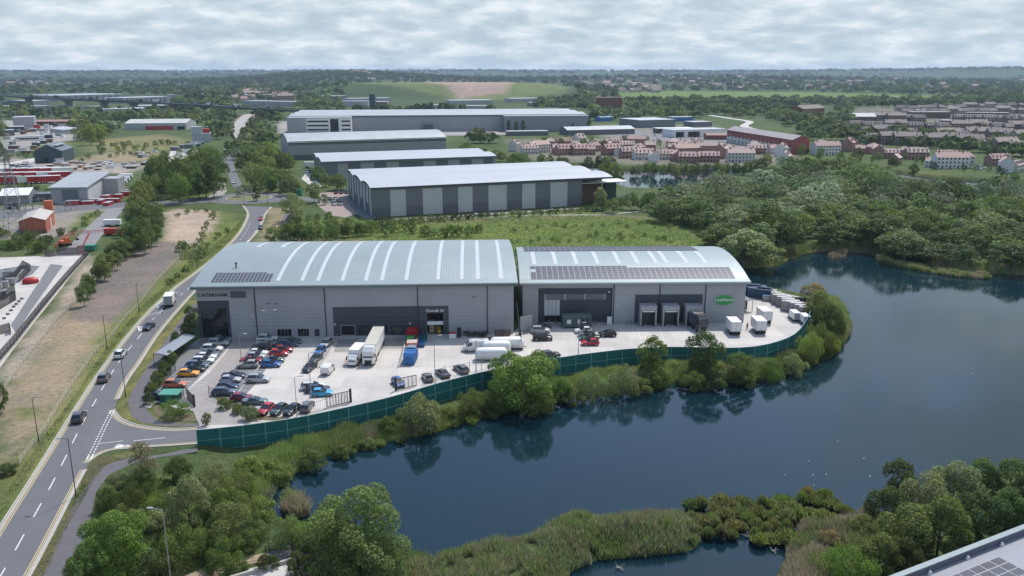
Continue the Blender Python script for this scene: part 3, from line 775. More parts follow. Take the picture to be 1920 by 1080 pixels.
def arch_roof(fr, L, D, zf, over, mat, n=28, thick=.25, y0=0.0, y1=None, name='roof', xo=None):
 y1 = D if y1 is None else y1; mb = MB(); x0, x1 = (-over, L+over) if xo is None else xo
 ys = [y0+(y1-y0)*k/n for k in range(n+1)]; ys[0] -= over; ys[-1] += over
 top = [zf(y) for y in ys];
 top[0] = zf(y0)-.02; top[-1] = zf(y1)-.02
 for i in range(n):
  mb.quad((x0,ys[i],top[i]),(x1,ys[i],top[i]),(x1,ys[i+1],top[i+1]),(x0,ys[i+1],top[i+1]))
  mb.quad((x0,ys[i],top[i]-thick),(x0,ys[i+1],top[i+1]-thick),(x1,ys[i+1],top[i+1]-thick),(x1,ys[i],top[i]-thick))
  for x in (x0, x1): mb.quad((x,ys[i],top[i]-thick),(x,ys[i],top[i]),(x,ys[i+1],top[i+1]),(x,ys[i+1],top[i+1]-thick))
 for i in (0, n): mb.quad((x0,ys[i],top[i]-thick),(x1,ys[i],top[i]-thick),(x1,ys[i],top[i]),(x0,ys[i],top[i]))
 return mb.build(name, mat, fr.o)
def side_walls(fr, L, D, zf, mat, n=24, inset=.004):
 mb = MB(); ys = [D*k/n for k in range(n+1)]
 for x in (0, L):
  for i in range(n): mb.quad((x,ys[i],0),(x,ys[i+1],0),(x,ys[i+1],zf(ys[i+1])-.3),(x,ys[i],zf(ys[i])-.3))
 mb.quad((0,D,0),(L,D,0),(L,D,zf(D)-.3),(0,D,zf(D)-.3))
 return mb.build('side_wall', mat, fr.o)
def text(body, size, mat, parent, loc, rot=(PI/2,0,0), sx=1.0, name='lettering', ext=.04, sp=1.0, shear=0.0):
 c = bpy.data.curves.new(name, 'FONT'); c.body = body; c.size = size; c.extrude = ext; c.offset = size*.012
 c.align_x = 'CENTER'; c.align_y = 'CENTER'; c.space_character = sp; c.shear = shear
 c.materials.append(mat)
 o = bpy.data.objects.new(name, c); COL.objects.link(o); o.parent = parent; o.location = loc; o.rotation_euler = rot; o.scale = (sx, 1, 1)
 bpy.context.view_layer.update()
 me = bpy.data.meshes.new_from_object(o.evaluated_get(bpy.context.evaluated_depsgraph_get()))
 q = bpy.data.objects.new(name, me); COL.objects.link(q); q.parent = parent; q.location = loc; q.rotation_euler = rot; q.scale = (sx, 1, 1)
 bpy.data.objects.remove(o)
 if not me.materials: me.materials.append(mat)
 return q
def strip_on_roof(fr, x0, x1, ya, yb, zf, mat, name, h=.03, n=14, th=.05):
 mb = MB(); ys = [ya+(yb-ya)*k/n for k in range(n+1)]
 for i in range(n):
  a, b = zf(ys[i])+h, zf(ys[i+1])+h
  mb.quad((x0,ys[i],a),(x1,ys[i],a),(x1,ys[i+1],b),(x0,ys[i+1],b))
  for x in (x0, x1): mb.quad((x,ys[i],a-th),(x,ys[i],a),(x,ys[i+1],b),(x,ys[i+1],b-th))
 for y in (ya, yb): mb.quad((x0,y,zf(y)-.02),(x1,y,zf(y)-.02),(x1,y,zf(y)+h),(x0,y,zf(y)+h))
 return mb.build(name, mat, fr.o)
def solar(fr, x0, y0, nx_, ny_, pw, pd, zf, skip=(), gap=.0, name='solar_array', ex=.07):
 mb = MB()
 for i in range(nx_):
  for j in range(ny_):
   if (i, j) in skip: continue
   a = x0+i*pw; b = a+pw; c = y0+j*pd; d = c+pd
   zc, zd = zf(c)+.12, zf(d)+.12
   mb.quad((a+gap,c+gap,zc),(b-gap,c+gap,zc),(b-gap,d-gap,zd),(a+gap,d-gap,zd), 1)
   mb.quad((a+ex,c+ex,zc+.015),(b-ex,c+ex,zc+.015),(b-ex,d-ex,zd+.015),(a+ex,d-ex,zd+.015), 0)
 ya, yb = y0, y0+ny_*pd
 mb.quad((x0,ya,zf(ya)),(x0+nx_*pw,ya,zf(ya)),(x0+nx_*pw,ya,zf(ya)+.12),(x0,ya,zf(ya)+.12), 1)
 return mb.build(name, [m_solar, m_frame], fr.o)
# ============ A: the big curved-roof warehouse
fa = Frame(P(376,634), P(963,625), 'warehouse', 'big grey warehouse with curved blue-green roof and long white rooflights', 'warehouse')
LA, DA, HA = fa.L, 49.0, 12.3
zA = arc(DA, 2.9, HA+.35)
def rect(fr, x0, x1, y0, y1, yy=0.0, zmin=None):
 a = fr.on(x0, y1, yy); b = fr.on(x1, y0, yy); c = fr.on(x0, y0, yy); d = fr.on(x1, y1, yy)
 return (a[0]+c[0])/2, (b[0]+d[0])/2, max(0.0, (a[1]+d[1])/2) if zmin is None else zmin, (b[1]+c[1])/2
R_ = lambda *a: rect(fa, *a)
gl = R_(375,427,578,634); gl = (.55, gl[1], 0, gl[3])
w1 = R_(520,546.5,617,632); w2 = R_(558.5,579.5,616.5,631.5); dr = R_(590,599,617,633); dr = (dr[0], dr[1], 0, dr[3])
k1 = R_(640,665,610.5,634); k1 = (k1[0], k1[1], 0.0, k1[3])
k2 = R_(674,697,611.5,634); k2 = (k2[0], k2[1], .3, k2[3])
k3 = R_(704,725,611.5,634); k3 = (k3[0], k3[1], 0, k3[3]); k4 = R_(735,755.5,611.5,632); k4 = (k4[0], k4[1], .6, k4[3])
gi = R_(801,831,587,630); gi = (gi[0], gi[1], 0, gi[3])
holes = [gl+(.5,), w1+(.25,), w2+(.25,), dr+(.3,), k1+(1.2,), k2+(.35,), k3+(1.2,), k4+(.35,), gi+(7,)]
front_wall(fa, 'wall', LA, HA, holes, m_clad)
side_walls(fa, LA, DA, zA, m_clad)
arch_roof(fa, LA, DA, zA, .9, m_roofA)
mb = MB(); mb.box(-.95, LA+.95, -1.05, -.88, HA-.45, HA+.28); mb.build('fascia', m_fascia, fa.o)
mb = MB(); mb.box(-.95, LA+.95, -1.2, -1.04, HA+.12, HA+.34); mb.build('gutter', m_gutter, fa.o)
mb = MB(); mb.box(-.9, LA+.9, -.88, -.02, HA-.05, HA+.05); mb.build('soffit', m_fascia, fa.o)
for pxx in (480, 610.5, 784, 914):
 x = fa.on(pxx, 590)[0]; mb = MB(); mb.tube((x,-.14,0.03),(x,-.14,HA-.1), .11); mb.box(x-.2,x+.2,-.3,-.02,HA-.6,HA-.1); mb.build('downpipe', m_blackish, fa.o)
def panel_around(fr, r, hs, mat, name, proud=.05):
 x0,x1,z0,z1 = r
 xs = sorted(set([x0,x1]+[min(max(v,x0),x1) for h in hs for v in h[:2]])); zs = sorted(set([z0,z1]+[min(max(v,z0),z1) for h in hs for v in h[2:4]]))
 mb = MB()
 for i in range(len(xs)-1):
  for j in range(len(zs)-1):
   cx, cz = (xs[i]+xs[i+1])/2, (zs[j]+zs[j+1])/2
   if any(h[0] < cx < h[1] and h[2] < cz < h[3] for h in hs): continue
   mb.box(xs[i], xs[i+1], -proud, -.003, zs[j], zs[j+1])
 return mb.build(name, mat, fr.o)
pd = R_(366,432,564,634); panel_around(fa, (0.02, pd[1], .02, pd[3]), [gl], m_dark, 'dark_cladding_panel')
pd = R_(625,841.5,574.5,634); panel_around(fa, (pd[0], pd[1], .02, pd[3]), [k1,k2,k3,k4,gi], m_dark, 'dark_cladding_panel')
def glazing(fr, r, y, nxx, nz, name='glazing', fm=None, th=.08):
 mb = MB(); mb.quad((r[0],y,r[2]),(r[1],y,r[2]),(r[1],y,r[3]),(r[0],y,r[3])); o = mb.build(name, m_glass, fr.o)
 mb = MB()
 for k in range(nxx+1):
  x = r[0]+(r[1]-r[0])*k/nxx; mb.box(x-th/2, x+th/2, y-.1, y-.01, r[2]+.02, r[3])
 for k in range(nz+1):
  z = r[2]+.05+(r[3]-r[2]-.1)*k/nz; mb.box(r[0], r[1], y-.08, y-.012, z-th/2, z+th/2)
 mb.build('frame', fm or m_blackish, o); return o
glazing(fa, gl, .35, 5, 4, 'entrance_glazing')
mb = MB(); mb.box(gl[0]+.3, gl[1]-.6, .6, 4, 3.4, 3.6); mb.build('upper_floor', m_int, fa.o)
glazing(fa, w1, .2, 4, 1, 'window', m_metal); glazing(fa, w2, .2, 4, 1, 'window', m_metal)
mb = MB(); mb.box(dr[0], dr[1], .15, .2, 0, dr[3]); do = mb.build('door', m_blackish, fa.o); mb = MB(); mb.box(dr[1]-.3, dr[1]-.2, .08, .15, 1.0, 1.15); mb.build('handle', m_metal, do)
lv = R_(432,461,546,558); mb = MB(); mb.box(lv[0], lv[1], -.12, -.004, lv[2], lv[3])
for k in range(12): z = lv[2]+(lv[3]-lv[2])*k/12; mb.box(lv[0], lv[1], -.17, -.12, z, z+.05)
mb.build('louvre_vent', m_mid, fa.o)
sg = R_(368,427,549,558)
text('CATERHAM', (sg[3]-sg[2])*.86, m_black, fa.o, ((sg[0]+sg[1])/2+.1, -.10, (sg[2]+sg[3])/2), sx=1.28, name='sign_lettering', sp=1.04)
text('Goods In', 1.0, m_white, fa.o, ((gi[0]+gi[1])/2, -.10, gi[3]+.62), sx=1.12, name='sign_lettering', sp=1.0)
def dock(fr, r, mat_in, depth_, frame=False, name='dock_door'):
 mb = MB(); mb.box(r[0], r[1], depth_, depth_+.05, r[2], r[3]); o = mb.build(name, mat_in, fr.o)
 mb = MB(); t = .16
 mb.box(r[0]-t, r[0], -.12, -.055, r[2]+.02, r[3]); mb.box(r[1], r[1]+t, -.12, -.055, r[2]+.02, r[3]); mb.box(r[0]-t, r[1]+t, -.13, -.055, r[3], r[3]+t)
 mb.build('frame', m_metal if frame else m_black, o)
 for x in (r[0]+.15, r[1]-.4): mb = MB(); mb.box(x, x+.25, -.25, -.13, max(.6, r[2]), max(1.1, r[2]+.5)); mb.build('bumper', m_rubber, o)
 return o
dock(fa, k1, m_black, .9, True); dock(fa, k2, m_blackish, .2); dock(fa, k3, m_black, .8); dock(fa, k4, M_('dock_shutter_green', (.10,.115,.10), .6, 0, .06, 2, ribs=(2,.3,.01)), .2)
mb = MB(); x0,x1,z0,z1 = gi
mb.box(x0-3, x1+3, 7, 7.1, 0, z1+1); mb.build('inner_wall', m_blackish, fa.o)
mb = MB(); mb.box(x0-3, x1+3, .06, 7, -.1, .045); mb.build('inner_floor', m_int, fa.o)
gb = R_(801,831,603,609); mb = MB(); mb.box(x0, x1, .05, .35, gb[2], gb[3]); mb.build('shutter_header', m_white, fa.o)
mb = MB()
for k in range(2):
 z = z1-.15-k*(z1-gb[3]-.2); mb.box(x0, x1, .3, .4, z-.06, z+.06)
for k in range(6): x = x0+(x1-x0)*k/5; mb.box(x-.04, x+.04, .3, .4, gb[3], z1)
mb.build('vision_frame', m_blackish, fa.o)
def loose(name, mb, mats, lab, cat, group=None, loc=(0,0,0), rz=0):
 return tag(mb.build(name, mats, None, loc=loc, rz=rz), lab, cat, group)
gw = fa.M
def stack_of(fr, x, y, z, n_, mat, name, lab, cat, w_=1.1, d_=1.0, h_=.9, grp=None):
 t = empty(name, fr.M @ Vector((x, y, z)), fr.rz); tag(t, lab, cat, grp)
 for k in range(n_):
  mb = MB(); mb.box(-w_/2, w_/2, -d_/2, d_/2, k*(h_+.15)+.15, (k+1)*(h_+.15)-.02); mb.build('load', mat, t)
  mb = MB()
  for q in (-.45, 0, .45): mb.box(q*w_-.05, q*w_+.05, -d_/2, d_/2, k*(h_+.15), k*(h_+.15)+.1)
  mb.box(-w_/2, w_/2, -d_/2, d_/2, k*(h_+.15)+.1, k*(h_+.15)+.14); mb.build('pallet', m_pallet, t)
stack_of(fa, x0+1.0, 1.6, .05, 3, m_card, 'pallet_stack', 'brown cartons stacked three high just inside the goods entrance', 'pallet stack')
stack_of(fa, x0+2.3, 2.6, .05, 2, m_card, 'pallet_stack', 'two brown pallet loads deeper inside the goods entrance', 'pallet stack')
m_yelp = M_('forklift_yellow', (.60,.38,.04), .45, 0, .1, 2)
fk = empty('forklift', fa.M @ Vector((x0+2.6, .9, .05)), fa.rz+.2); tag(fk, 'yellow forklift truck standing in the goods entrance', 'forklift')
mb = MB(); mb.box(-.55,.55,-.9,.9,.25,1.0); mb.box(-.5,.5,.35,.95,1.0,1.35); mb.build('body', m_yelp, fk)
mb = MB()
for sx_ in (-.5,.5):
 mb.tube((sx_,-.6,1.0),(sx_,-.45,2.1),.04); mb.tube((sx_,.6,1.3),(sx_,.4,2.1),.04)
mb.box(-.55,.55,-.5,.45,2.1,2.16); mb.build('overhead_guard', m_blackish, fk)
mb = MB(); [mb.box(q-.05,q+.05,-1.15,-1.0,.1,2.3) for q in (-.35,.35)]; mb.build('mast', m_blackish, fk)
for q in (-.3,.3): mb = MB(); mb.box(q-.06,q+.06,-2.1,-1.1,.08,.13); mb.build('fork', m_blackish, fk)
for sx_ in (-.5,.5):
 for yy in (-.6,.6): mb = MB(); mb.tube((sx_-.1,yy,.25),(sx_+.1,yy,.25),.25,n=12); mb.build('wheel', m_rubber, fk)
for pxx in (517.5, 562.5, 592.5, 638.5, 682.5, 712.5, 758, 817.5, 862.5, 893, 936.5):
 xa, ya = fa.roof(pxx, 526.5, zA); xb, yb = fa.roof(pxx+7.2, 526.5, zA)
 strip_on_roof(fa, xa, xb-.05, ya, DA-1.5, zA, m_sky_l, 'rooflight')
for pxx in (479, 525):
 xa, ya = fa.roof(pxx, 463.5, zA); strip_on_roof(fa, xa, xa+1.0, ya, DA-1.5, zA, m_sky_l, 'rooflight', n=5)
xa, ya = fa.roof(394.5, 530.5, zA); xb, _ = fa.roof(503, 530.5, zA); _, yb = fa.roof(411, 512.5, zA)
solar(fa, xa, ya, 16, 6, (xb-xa)/15.6, (yb-ya)/6, zA, skip=[(15,5),(14,5)]+[(0,9)])
xa, ya = fa.roof(443, 502, zA); mb = MB(); mb.tube((xa,ya,zA(ya)-.1),(xa,ya,zA(ya)+1.1),.18); mb.tube((xa,ya,zA(ya)+1.0),(xa,ya,zA(ya)+1.25),.3,n=10); mb.build('roof_cowl', m_blackish, fa.o)
for q in ((474,594),(504,569),(518,569),(888,556)):
 x, z = fa.on(*q); mb = MB(); mb.box(x-.18,x+.18,-.35,-.02,z-.12,z+.12); mb.build('wall_lamp', m_white if q[0] == 474 else m_mid, fa.o)
for q in ((628,607.5),(769,606)):
 x, z = fa.on(*q); mb = MB(); mb.box(x-.2,x+.2,-.4,-.06,z-.12,z+.12); mb.build('wall_lamp', m_white, fa.o)
# ============ B: the solar-roofed warehouse
fb = Frame(P(980,607), P(1394,604.2), 'warehouse', 'grey warehouse with rows of solar panels and three projecting loading docks', 'warehouse')
fb_rz = fb.rz
LB, DB, HB = fb.L, 40.0, 10.35
zB = arc(DB, 2.7, HB+.3)
R_ = lambda *a: rect(fb, *a)
d1 = R_(1009,1148,540,607); d1 = (d1[0], d1[1], .0, d1[3])
st = R_(1021,1135,553,563.5); wd = R_(1021,1050,564,593); ld = R_(1021,1050,594,607); ld = (ld[0], ld[1], 0, wd[2]-.15)
d2 = R_(1190,1316,552,607); d2 = (d2[0], d2[1], 0, d2[3])
big = (d1[0], d1[1], 0.0, d1[3], .8)
front_wall(fb, 'wall', LB, HB, [big], m_clad2)
mb = MB(); x0,x1,z0,z1 = d1
hs = [st, wd, ld]
xs = sorted(set([x0,x1]+[v for h in hs for v in h[:2]])); zs = sorted(set([0,z1]+[v for h in hs for v in h[2:4]]))
for i in range(len(xs)-1):
 for j in range(len(zs)-1):
  cx, cz = (xs[i]+xs[i+1])/2, (zs[j]+zs[j+1])/2
  if any(h[0] < cx < h[1] and h[2] < cz < h[3] for h in hs): continue
  mb.quad((xs[i],.75,zs[j]),(xs[i+1],.75,zs[j]),(xs[i+1],.75,zs[j+1]),(xs[i],.75,zs[j+1]))
mb.build('recessed_cladding', m_dark, fb.o)
mb = MB(); mb.box(st[0], st[1], .82, .9, st[2], st[3]); o = mb.build('strip_window', M_('frosted_glass_grey', (.16,.17,.19), .25, 0, .1, 1), fb.o)
mb = MB();
for k in range(4): x = st[0]+(st[1]-st[0])*k/3*.98; mb.box(x, x+.45, .72, .82, st[2], st[3])
mb.build('mullion', m_metal, o)
mb = MB(); mb.box(wd[0], wd[1], .8, .9, wd[2], wd[3]); o = mb.build('roller_door', m_whiteM, fb.o)
mb = MB();
for k in range(1,4): x = wd[0]+(wd[1]-wd[0])*k/4; mb.box(x-.04, x+.04, .75, .8, wd[2], wd[3])
mb.build('door_guide', m_mid, o)
mb = MB(); mb.box(ld[0], ld[1], 1.4, 1.5, 0, ld[3]); mb.build('lower_door', m_black, fb.o)
side_walls(fb, LB, DB, zB, m_clad2); arch_roof(fb, LB, DB, zB, .8, m_roofA)
mb = MB(); mb.box(-.85, LB+.85, -.95, -.8, HB-.3, HB+.2); mb.build('fascia', m_gutter, fb.o)
mb = MB(); mb.box(-.85, LB+.85, -1.1, -.94, HB+.05, HB+.3); mb.build('gutter', m_white, fb.o)
mb = MB(); mb.box(-.8, LB+.8, -.8, -.02, HB-.05, HB+.03); mb.build('soffit', m_fascia, fb.o)
for pxx in (1150.5, 1236, 1321.5):
 x = fb.on(pxx, 575)[0]; mb = MB(); mb.tube((x,-.16,.03),(x,-.16,HB-.1), .11); mb.build('downpipe', m_blackish, fb.o)
panel_around(fb, (d2[0], d2[1], .02, d2[3]), [], m_dark, 'dark_cladding_panel')
for a, b in ((1195.5,1231), (1237.5,1273), (1280.5,1316)):
 xa = fb.on(a+1, 600)[0]; xb = fb.on(b-2, 600)[0]; dp = 3.0; zt = fb.on(a, 575, -dp)[1]
 xa, xb = fb.on(a+5, 600, -dp)[0], fb.on(b, 600, -dp)[0]; xa -= .0
 mb = MB(); t = .35; h = zt
 mb.box(xa, xa+t, -dp, -.06, .03, h); mb.box(xb-t, xb, -dp, -.06, .03, h); mb.box(xa+t, xb-t, -dp, -.06, h-1.0, h)
 mb.box(xa-.05, xb+.05, -dp-.05, -.06, h, h+.12)
 dk = mb.build('dock_house', m_clad2, fb.o)
 mb = MB(); mb.box(xa+t, xb-t, -1.2, -1.1, .03, h-1.0); mb.build('roller_door', m_dark, dk)
 mb = MB(); mb.box(xa+t, xa+t+.4, -dp+.02, -dp+.3, .05, h-1.0); mb.box(xb-t-.4, xb-t, -dp+.02, -dp+.3, .05, h-1.0); mb.box(xa+t, xb-t, -dp+.03, -dp+.3, h-1.5, h-1.0); mb.build('dock_seal', m_black, dk)
 mb = MB(); mb.box(xa+t+.2, xb-t-.2, -dp+.0, -dp+.025, h-1.4, h-1.1); mb.build('number_board', m_white, dk)
 for xx in (xa+.1, xb-.25):
  mb = MB(); mb.box(xx, xx+.15, -dp-.09, -dp-.01, 1.0, 2.2); mb.build('corner_guard', M_('guard_yellow', (.5,.42,.05), .6), dk)
cxs, czs = fb.on(1358, 562.5); wv = (fb.on(1378.5,562)[0]-fb.on(1337.5,562)[0])/2; hv = (fb.on(1358,552.5)[1]-fb.on(1358,572.5)[1])/2
m_sgn = M_('sign_green', (.055,.33,.085), .5, 0, .04, 1);
so_ = None
def plate(k, y0, y1, mat, name, par):
 ring = []
 for i in range(40):
  a = 2*PI*i/40; r = 1.0
  xx = math.cos(a); zz_ = math.sin(a)
  ring.append((cxs+wv*k*math.copysign(abs(xx)**.95, xx), czs+hv*k*math.copysign(abs(zz_)**1.15, zz_)))
 mb = MB(); n_ = len(ring)
 mb.add([(x,y0,z) for x,z in ring]+[(x,y1,z) for x,z in ring], [tuple(range(n_))]+[(i,(i+1)%n_,n_+(i+1)%n_,n_+i) for i in range(n_)])
 return mb.build(name, mat, par)
so_ = plate(1.0, -.10, -.01, m_sgn, 'sign', fb.o)
plate(.93, -.125, -.101, M_('sign_rim_pale', (.34,.55,.36), .5), 'rim', so_); plate(.87, -.15, -.126, m_sgn, 'inner_plate', so_)
text('Leathams', hv*.86, m_white, so_, (cxs, -.18, czs+.12), sx=1.12, name='lettering', ext=.02)
xa, ya = fb.roof(996, 524.5, zB); xb, _ = fb.roof(1380, 524.5, zB); _, yb = fb.roof(1200, 499, zB)
nxp = 37; solar(fb, xa, ya, nxp, 6, (xb-xa)/nxp, (yb-ya)/6, zB, ex=.05, skip=[(0,3),(0,4)]+[(i,5) for i in range(18,37)])
xa, ya = fb.roof(977, 471.5, zB); xb, _ = fb.roof(1316, 471.5, zB)
solar(fb, xa+.8, ya, 33, 3, (xb-xa-1.6)/33, (DB-.8-ya)/3, zB, ex=.05)
ylo = fb.roof(1200, 494.5, zB)[1]; yhi = ya-.6
for pxx in (1000,1040,1079,1119,1159,1194,1229,1249,1287,1322):
 x = fb.roof(pxx-2, 494, zB)[0]; strip_on_roof(fb, x, x+1.0, ylo, yhi, zB, m_sky_l, 'rooflight', n=8)
for q in ((1142,547),(1155,572)):
 x, z = fb.on(*q); mb = MB(); mb.box(x-.2,x+.2,-.3,-.02,z-.12,z+.12); mb.build('wall_lamp', m_white, fb.o)
# ============ C, D, E: the three sheds beyond, F: the very large one
def multi(n_, D, rise, base):
 w_ = D/n_
 f = arc(w_, rise, base)
 return lambda y: f(min(max(y, 0), D-1e-6) % w_)
def decals(fr, rs, mat, name, y=-.06):
 for r in rs:
  mb = MB(); mb.box(r[0], r[1], y, -.004, r[2], r[3]); mb.build(name, mat, fr.o)
fc = Frame(P(700,407.5), P(1091,385), 'warehouse', 'dark grey warehouse with six tall pale panels and a triple-wave white roof', 'warehouse')
LC, DC, HCc = 111.0, 68.0, 12.4
zC = multi(3, DC, 1.3, HCc+.2)
x97 = fc.L
front_wall(fc, 'wall', x97, HCc, [], m_mid2)
mb = MB(); mb.quad((x97,0,0),(x97,9,0),(x97,9,HCc),(x97,0,HCc)); mb.quad((x97,9,0),(LC,9,0),(LC,9,HCc),(x97,9,HCc)); mb.build('recessed_wall', m_brickb, fc.o)
mb = MB(); mb.quad((0,.0,0),(0,DC,0),(0,DC,HCc+.2),(0,0,HCc+.2)); mb.quad((LC-.3,9,0),(LC-.3,DC,0),(LC-.3,DC,HCc),(LC-.3,9,HCc)); mb.quad((0,DC,0),(LC,DC,0),(LC,DC,HCc),(0,DC,HCc)); mb.build('side_wall', m_mid, fc.o)
arch_roof(fc, LC, DC, zC, .9, m_roofW, n=54)
mb = MB(); mb.box(-.9, LC+.9, -1.0, -.85, HCc-.5, HCc+.25); mb.build('fascia', m_dark, fc.o)
mb = MB(); mb.box(0, LC, -.85, -.01, HCc-.1, HCc+.02); mb.build('soffit', m_dark, fc.o)
m_palep = M_('tall_pale_panel', (.47,.49,.51), .5, .1, .05, .2, ribs=(2,.9,.02))
for a, b in ((732,761),(793,829.5),(859,886),(916,950),(979,1003.5),(1032,1063.5)):
 q = rect(fc, a, b, 350, 405); zt = fc.on((a+b)/2, 354-(a-732)*.028*1.0)[1]
 mb = MB(); mb.box(q[0], q[1], -.09, -.004, .0, HCc-1.15); mb.build('pale_panel', m_palep, fc.o)
mb = MB(); mb.box(.0, x97, -.05, -.004, 0, 4.1); mb.build('lower_cladding', m_mid, fc.o)
for k in range(9):
 y = 3+k*7.7; mb = MB(); mb.box(-.12, -.004, y, y+3.6, 0 if k % 2 == 0 else 4.5, HCc-.4); mb.build('side_panel', m_palep, fc.o)
mb = MB(); mb.box(LC-16, LC+10, 2, 13, 9.6, 9.9); mb.build('entrance_canopy', m_white, fc.o)
mb = MB(); mb.box(LC, LC+6, 6, 20, 0, 9.5); mb.build('glass_lobby', M_('lobby_glass', (.06,.10,.10), .1, 0, .2, .5), fc.o)
for q in (LC+8.5, LC-3): mb = MB(); mb.tube((q,3,0),(q,3,9.6),.2); mb.build('canopy_column', m_white, fc.o)
fd = Frame(P(607,340), P(925,327), 'warehouse', 'pale grey warehouse with a twin-wave white roof and dark square panels', 'warehouse')
fd.L = 101; HD = 10.8; zD = multi(2, 48, 1.3, HD+.2)
front_wall(fd, 'wall', fd.L, HD, [], M_('cladding_light', (.34,.36,.375), .5, .1, .05, .2, ribs=(2,.9,.02))); side_walls(fd, fd.L, 48, lambda y: HD+.5, m_clad)
arch_roof(fd, fd.L, 48, zD, .9, m_roofW, n=40)
mb = MB(); mb.box(-.9, fd.L+.9, -1.0, -.85, HD-.9, HD+.25); mb.box(0, fd.L, -.85, -.01, HD-.1, HD+.02); mb.build('fascia', m_mid, fd.o)
decals(fd, [(0,8,.0,HD-1)], m_mid2, 'dark_panel');
for a, b in ((652,676),(701,724.5),(748,794),(817.5,840),(862,884.5),(906,925)):
 q = rect(fd, a, b, 300, 310); mb = MB(); mb.box(q[0], q[1], -.06, -.004, 2.2, HD-1.2); mb.build('dark_panel', m_mid, fd.o)
for k in range(6): mb = MB(); mb.box(-.12,-.004, 3+k*7.5, 7+k*7.5, 0, HD-.5); mb.build('side_panel', m_mid, fd.o)
fe = Frame(P(543,300), P(836,289), 'warehouse', 'long grey barrel-roofed warehouse with a green-grey band under the eaves', 'warehouse')
fe.L = 114; HE = 12.6; zE = arc(46, 4.6, HE-.6)
front_wall(fe, 'wall', fe.L, HE, [], M_('cladding_warm', (.27,.28,.30), .5, .1, .05, .15)); side_walls(fe, fe.L, 46, zE, m_clad)
arch_roof(fe, fe.L, 46, zE, .6, m_roofG, n=30)
mb = MB(); mb.box(-.02, fe.L+.02, -.1, -.004, HE-2.7, HE-.1); mb.box(-.02, fe.L, -.08, -.004, 0, 3.2); mb.build('band', m_teal, fe.o)
ff = Frame(P(545,249), P(1097,244), 'warehouse', 'very long grey warehouse with low white roof across the middle distance', 'warehouse')
LF, HF = ff.L, 16.2
front_wall(ff, 'wall', LF, HF, [], M_('cladding_bluegrey', (.30,.31,.34), .5, .1, .04, .05, ribs=(0,6,.05))); side_walls(ff, LF, 115, lambda y: HF+.3, m_clad)
zF = multi(3, 115, 1.6, HF+.2); arch_roof(ff, LF, 115, zF, .5, m_roofG, n=30)
mb = MB(); mb.box(60, LF+.3, -.4, -.004, HF-1.5, HF+.3); mb.build('fascia', m_mid, ff.o)
xs_ = ff.on(943, 230)[0]
mb = MB(); mb.box(xs_, LF+.2, -14, -.01, 0, HF-1); mb.build('front_bay', M_('cladding_bluegrey2', (.25,.265,.30), .5, .1, .04, .05), ff.o)
mb = MB(); mb.box(xs_-.5, LF+.7, -14.5, 0, HF-1, HF-.4); mb.build('front_bay_roof', m_roofG, ff.o)
xo1 = ff.on(661, 240)[0]
mb = MB(); mb.box(0, xo1, -20, -.5, 0, HF-.8); ob = mb.build('office_block', m_white, ff.o)
mb = MB(); mb.box(-.5, xo1+.3, -20.4, 0, HF-.8, HF-.3); mb.build('office_roof', m_roofG, ff.o)
mb = MB(); mb.box(-.3, 18, -20.3, -20.02, 0, HF-1); mb.build('office_end_cladding', m_clad, ff.o)
for k in range(3):
 z = 3.3+k*4.0
 for a, b in ((19, xo1*.64), (xo1*.85, xo1-.8)):
  mb = MB(); mb.box(a, b, -20.12, -20.01, z, z+1.6); mb.build('window_band', m_glass, ff.o)
mb = MB(); mb.box(19, xo1*.62, -20.1, -20.01, .2, 2.2); mb.build('undercroft', m_black, ff.o)
mb = MB(); mb.box(xo1*.67, xo1*.80, -20.2, -20.01, 0, HF-1.8); mb.build('glass_entrance', m_glass, ff.o)
f_ = xs_*.62; mb = MB(); mb.box(f_, f_+9, -9, 0, 0, 7.5); mb.build('loading_porch', m_dark, ff.o)
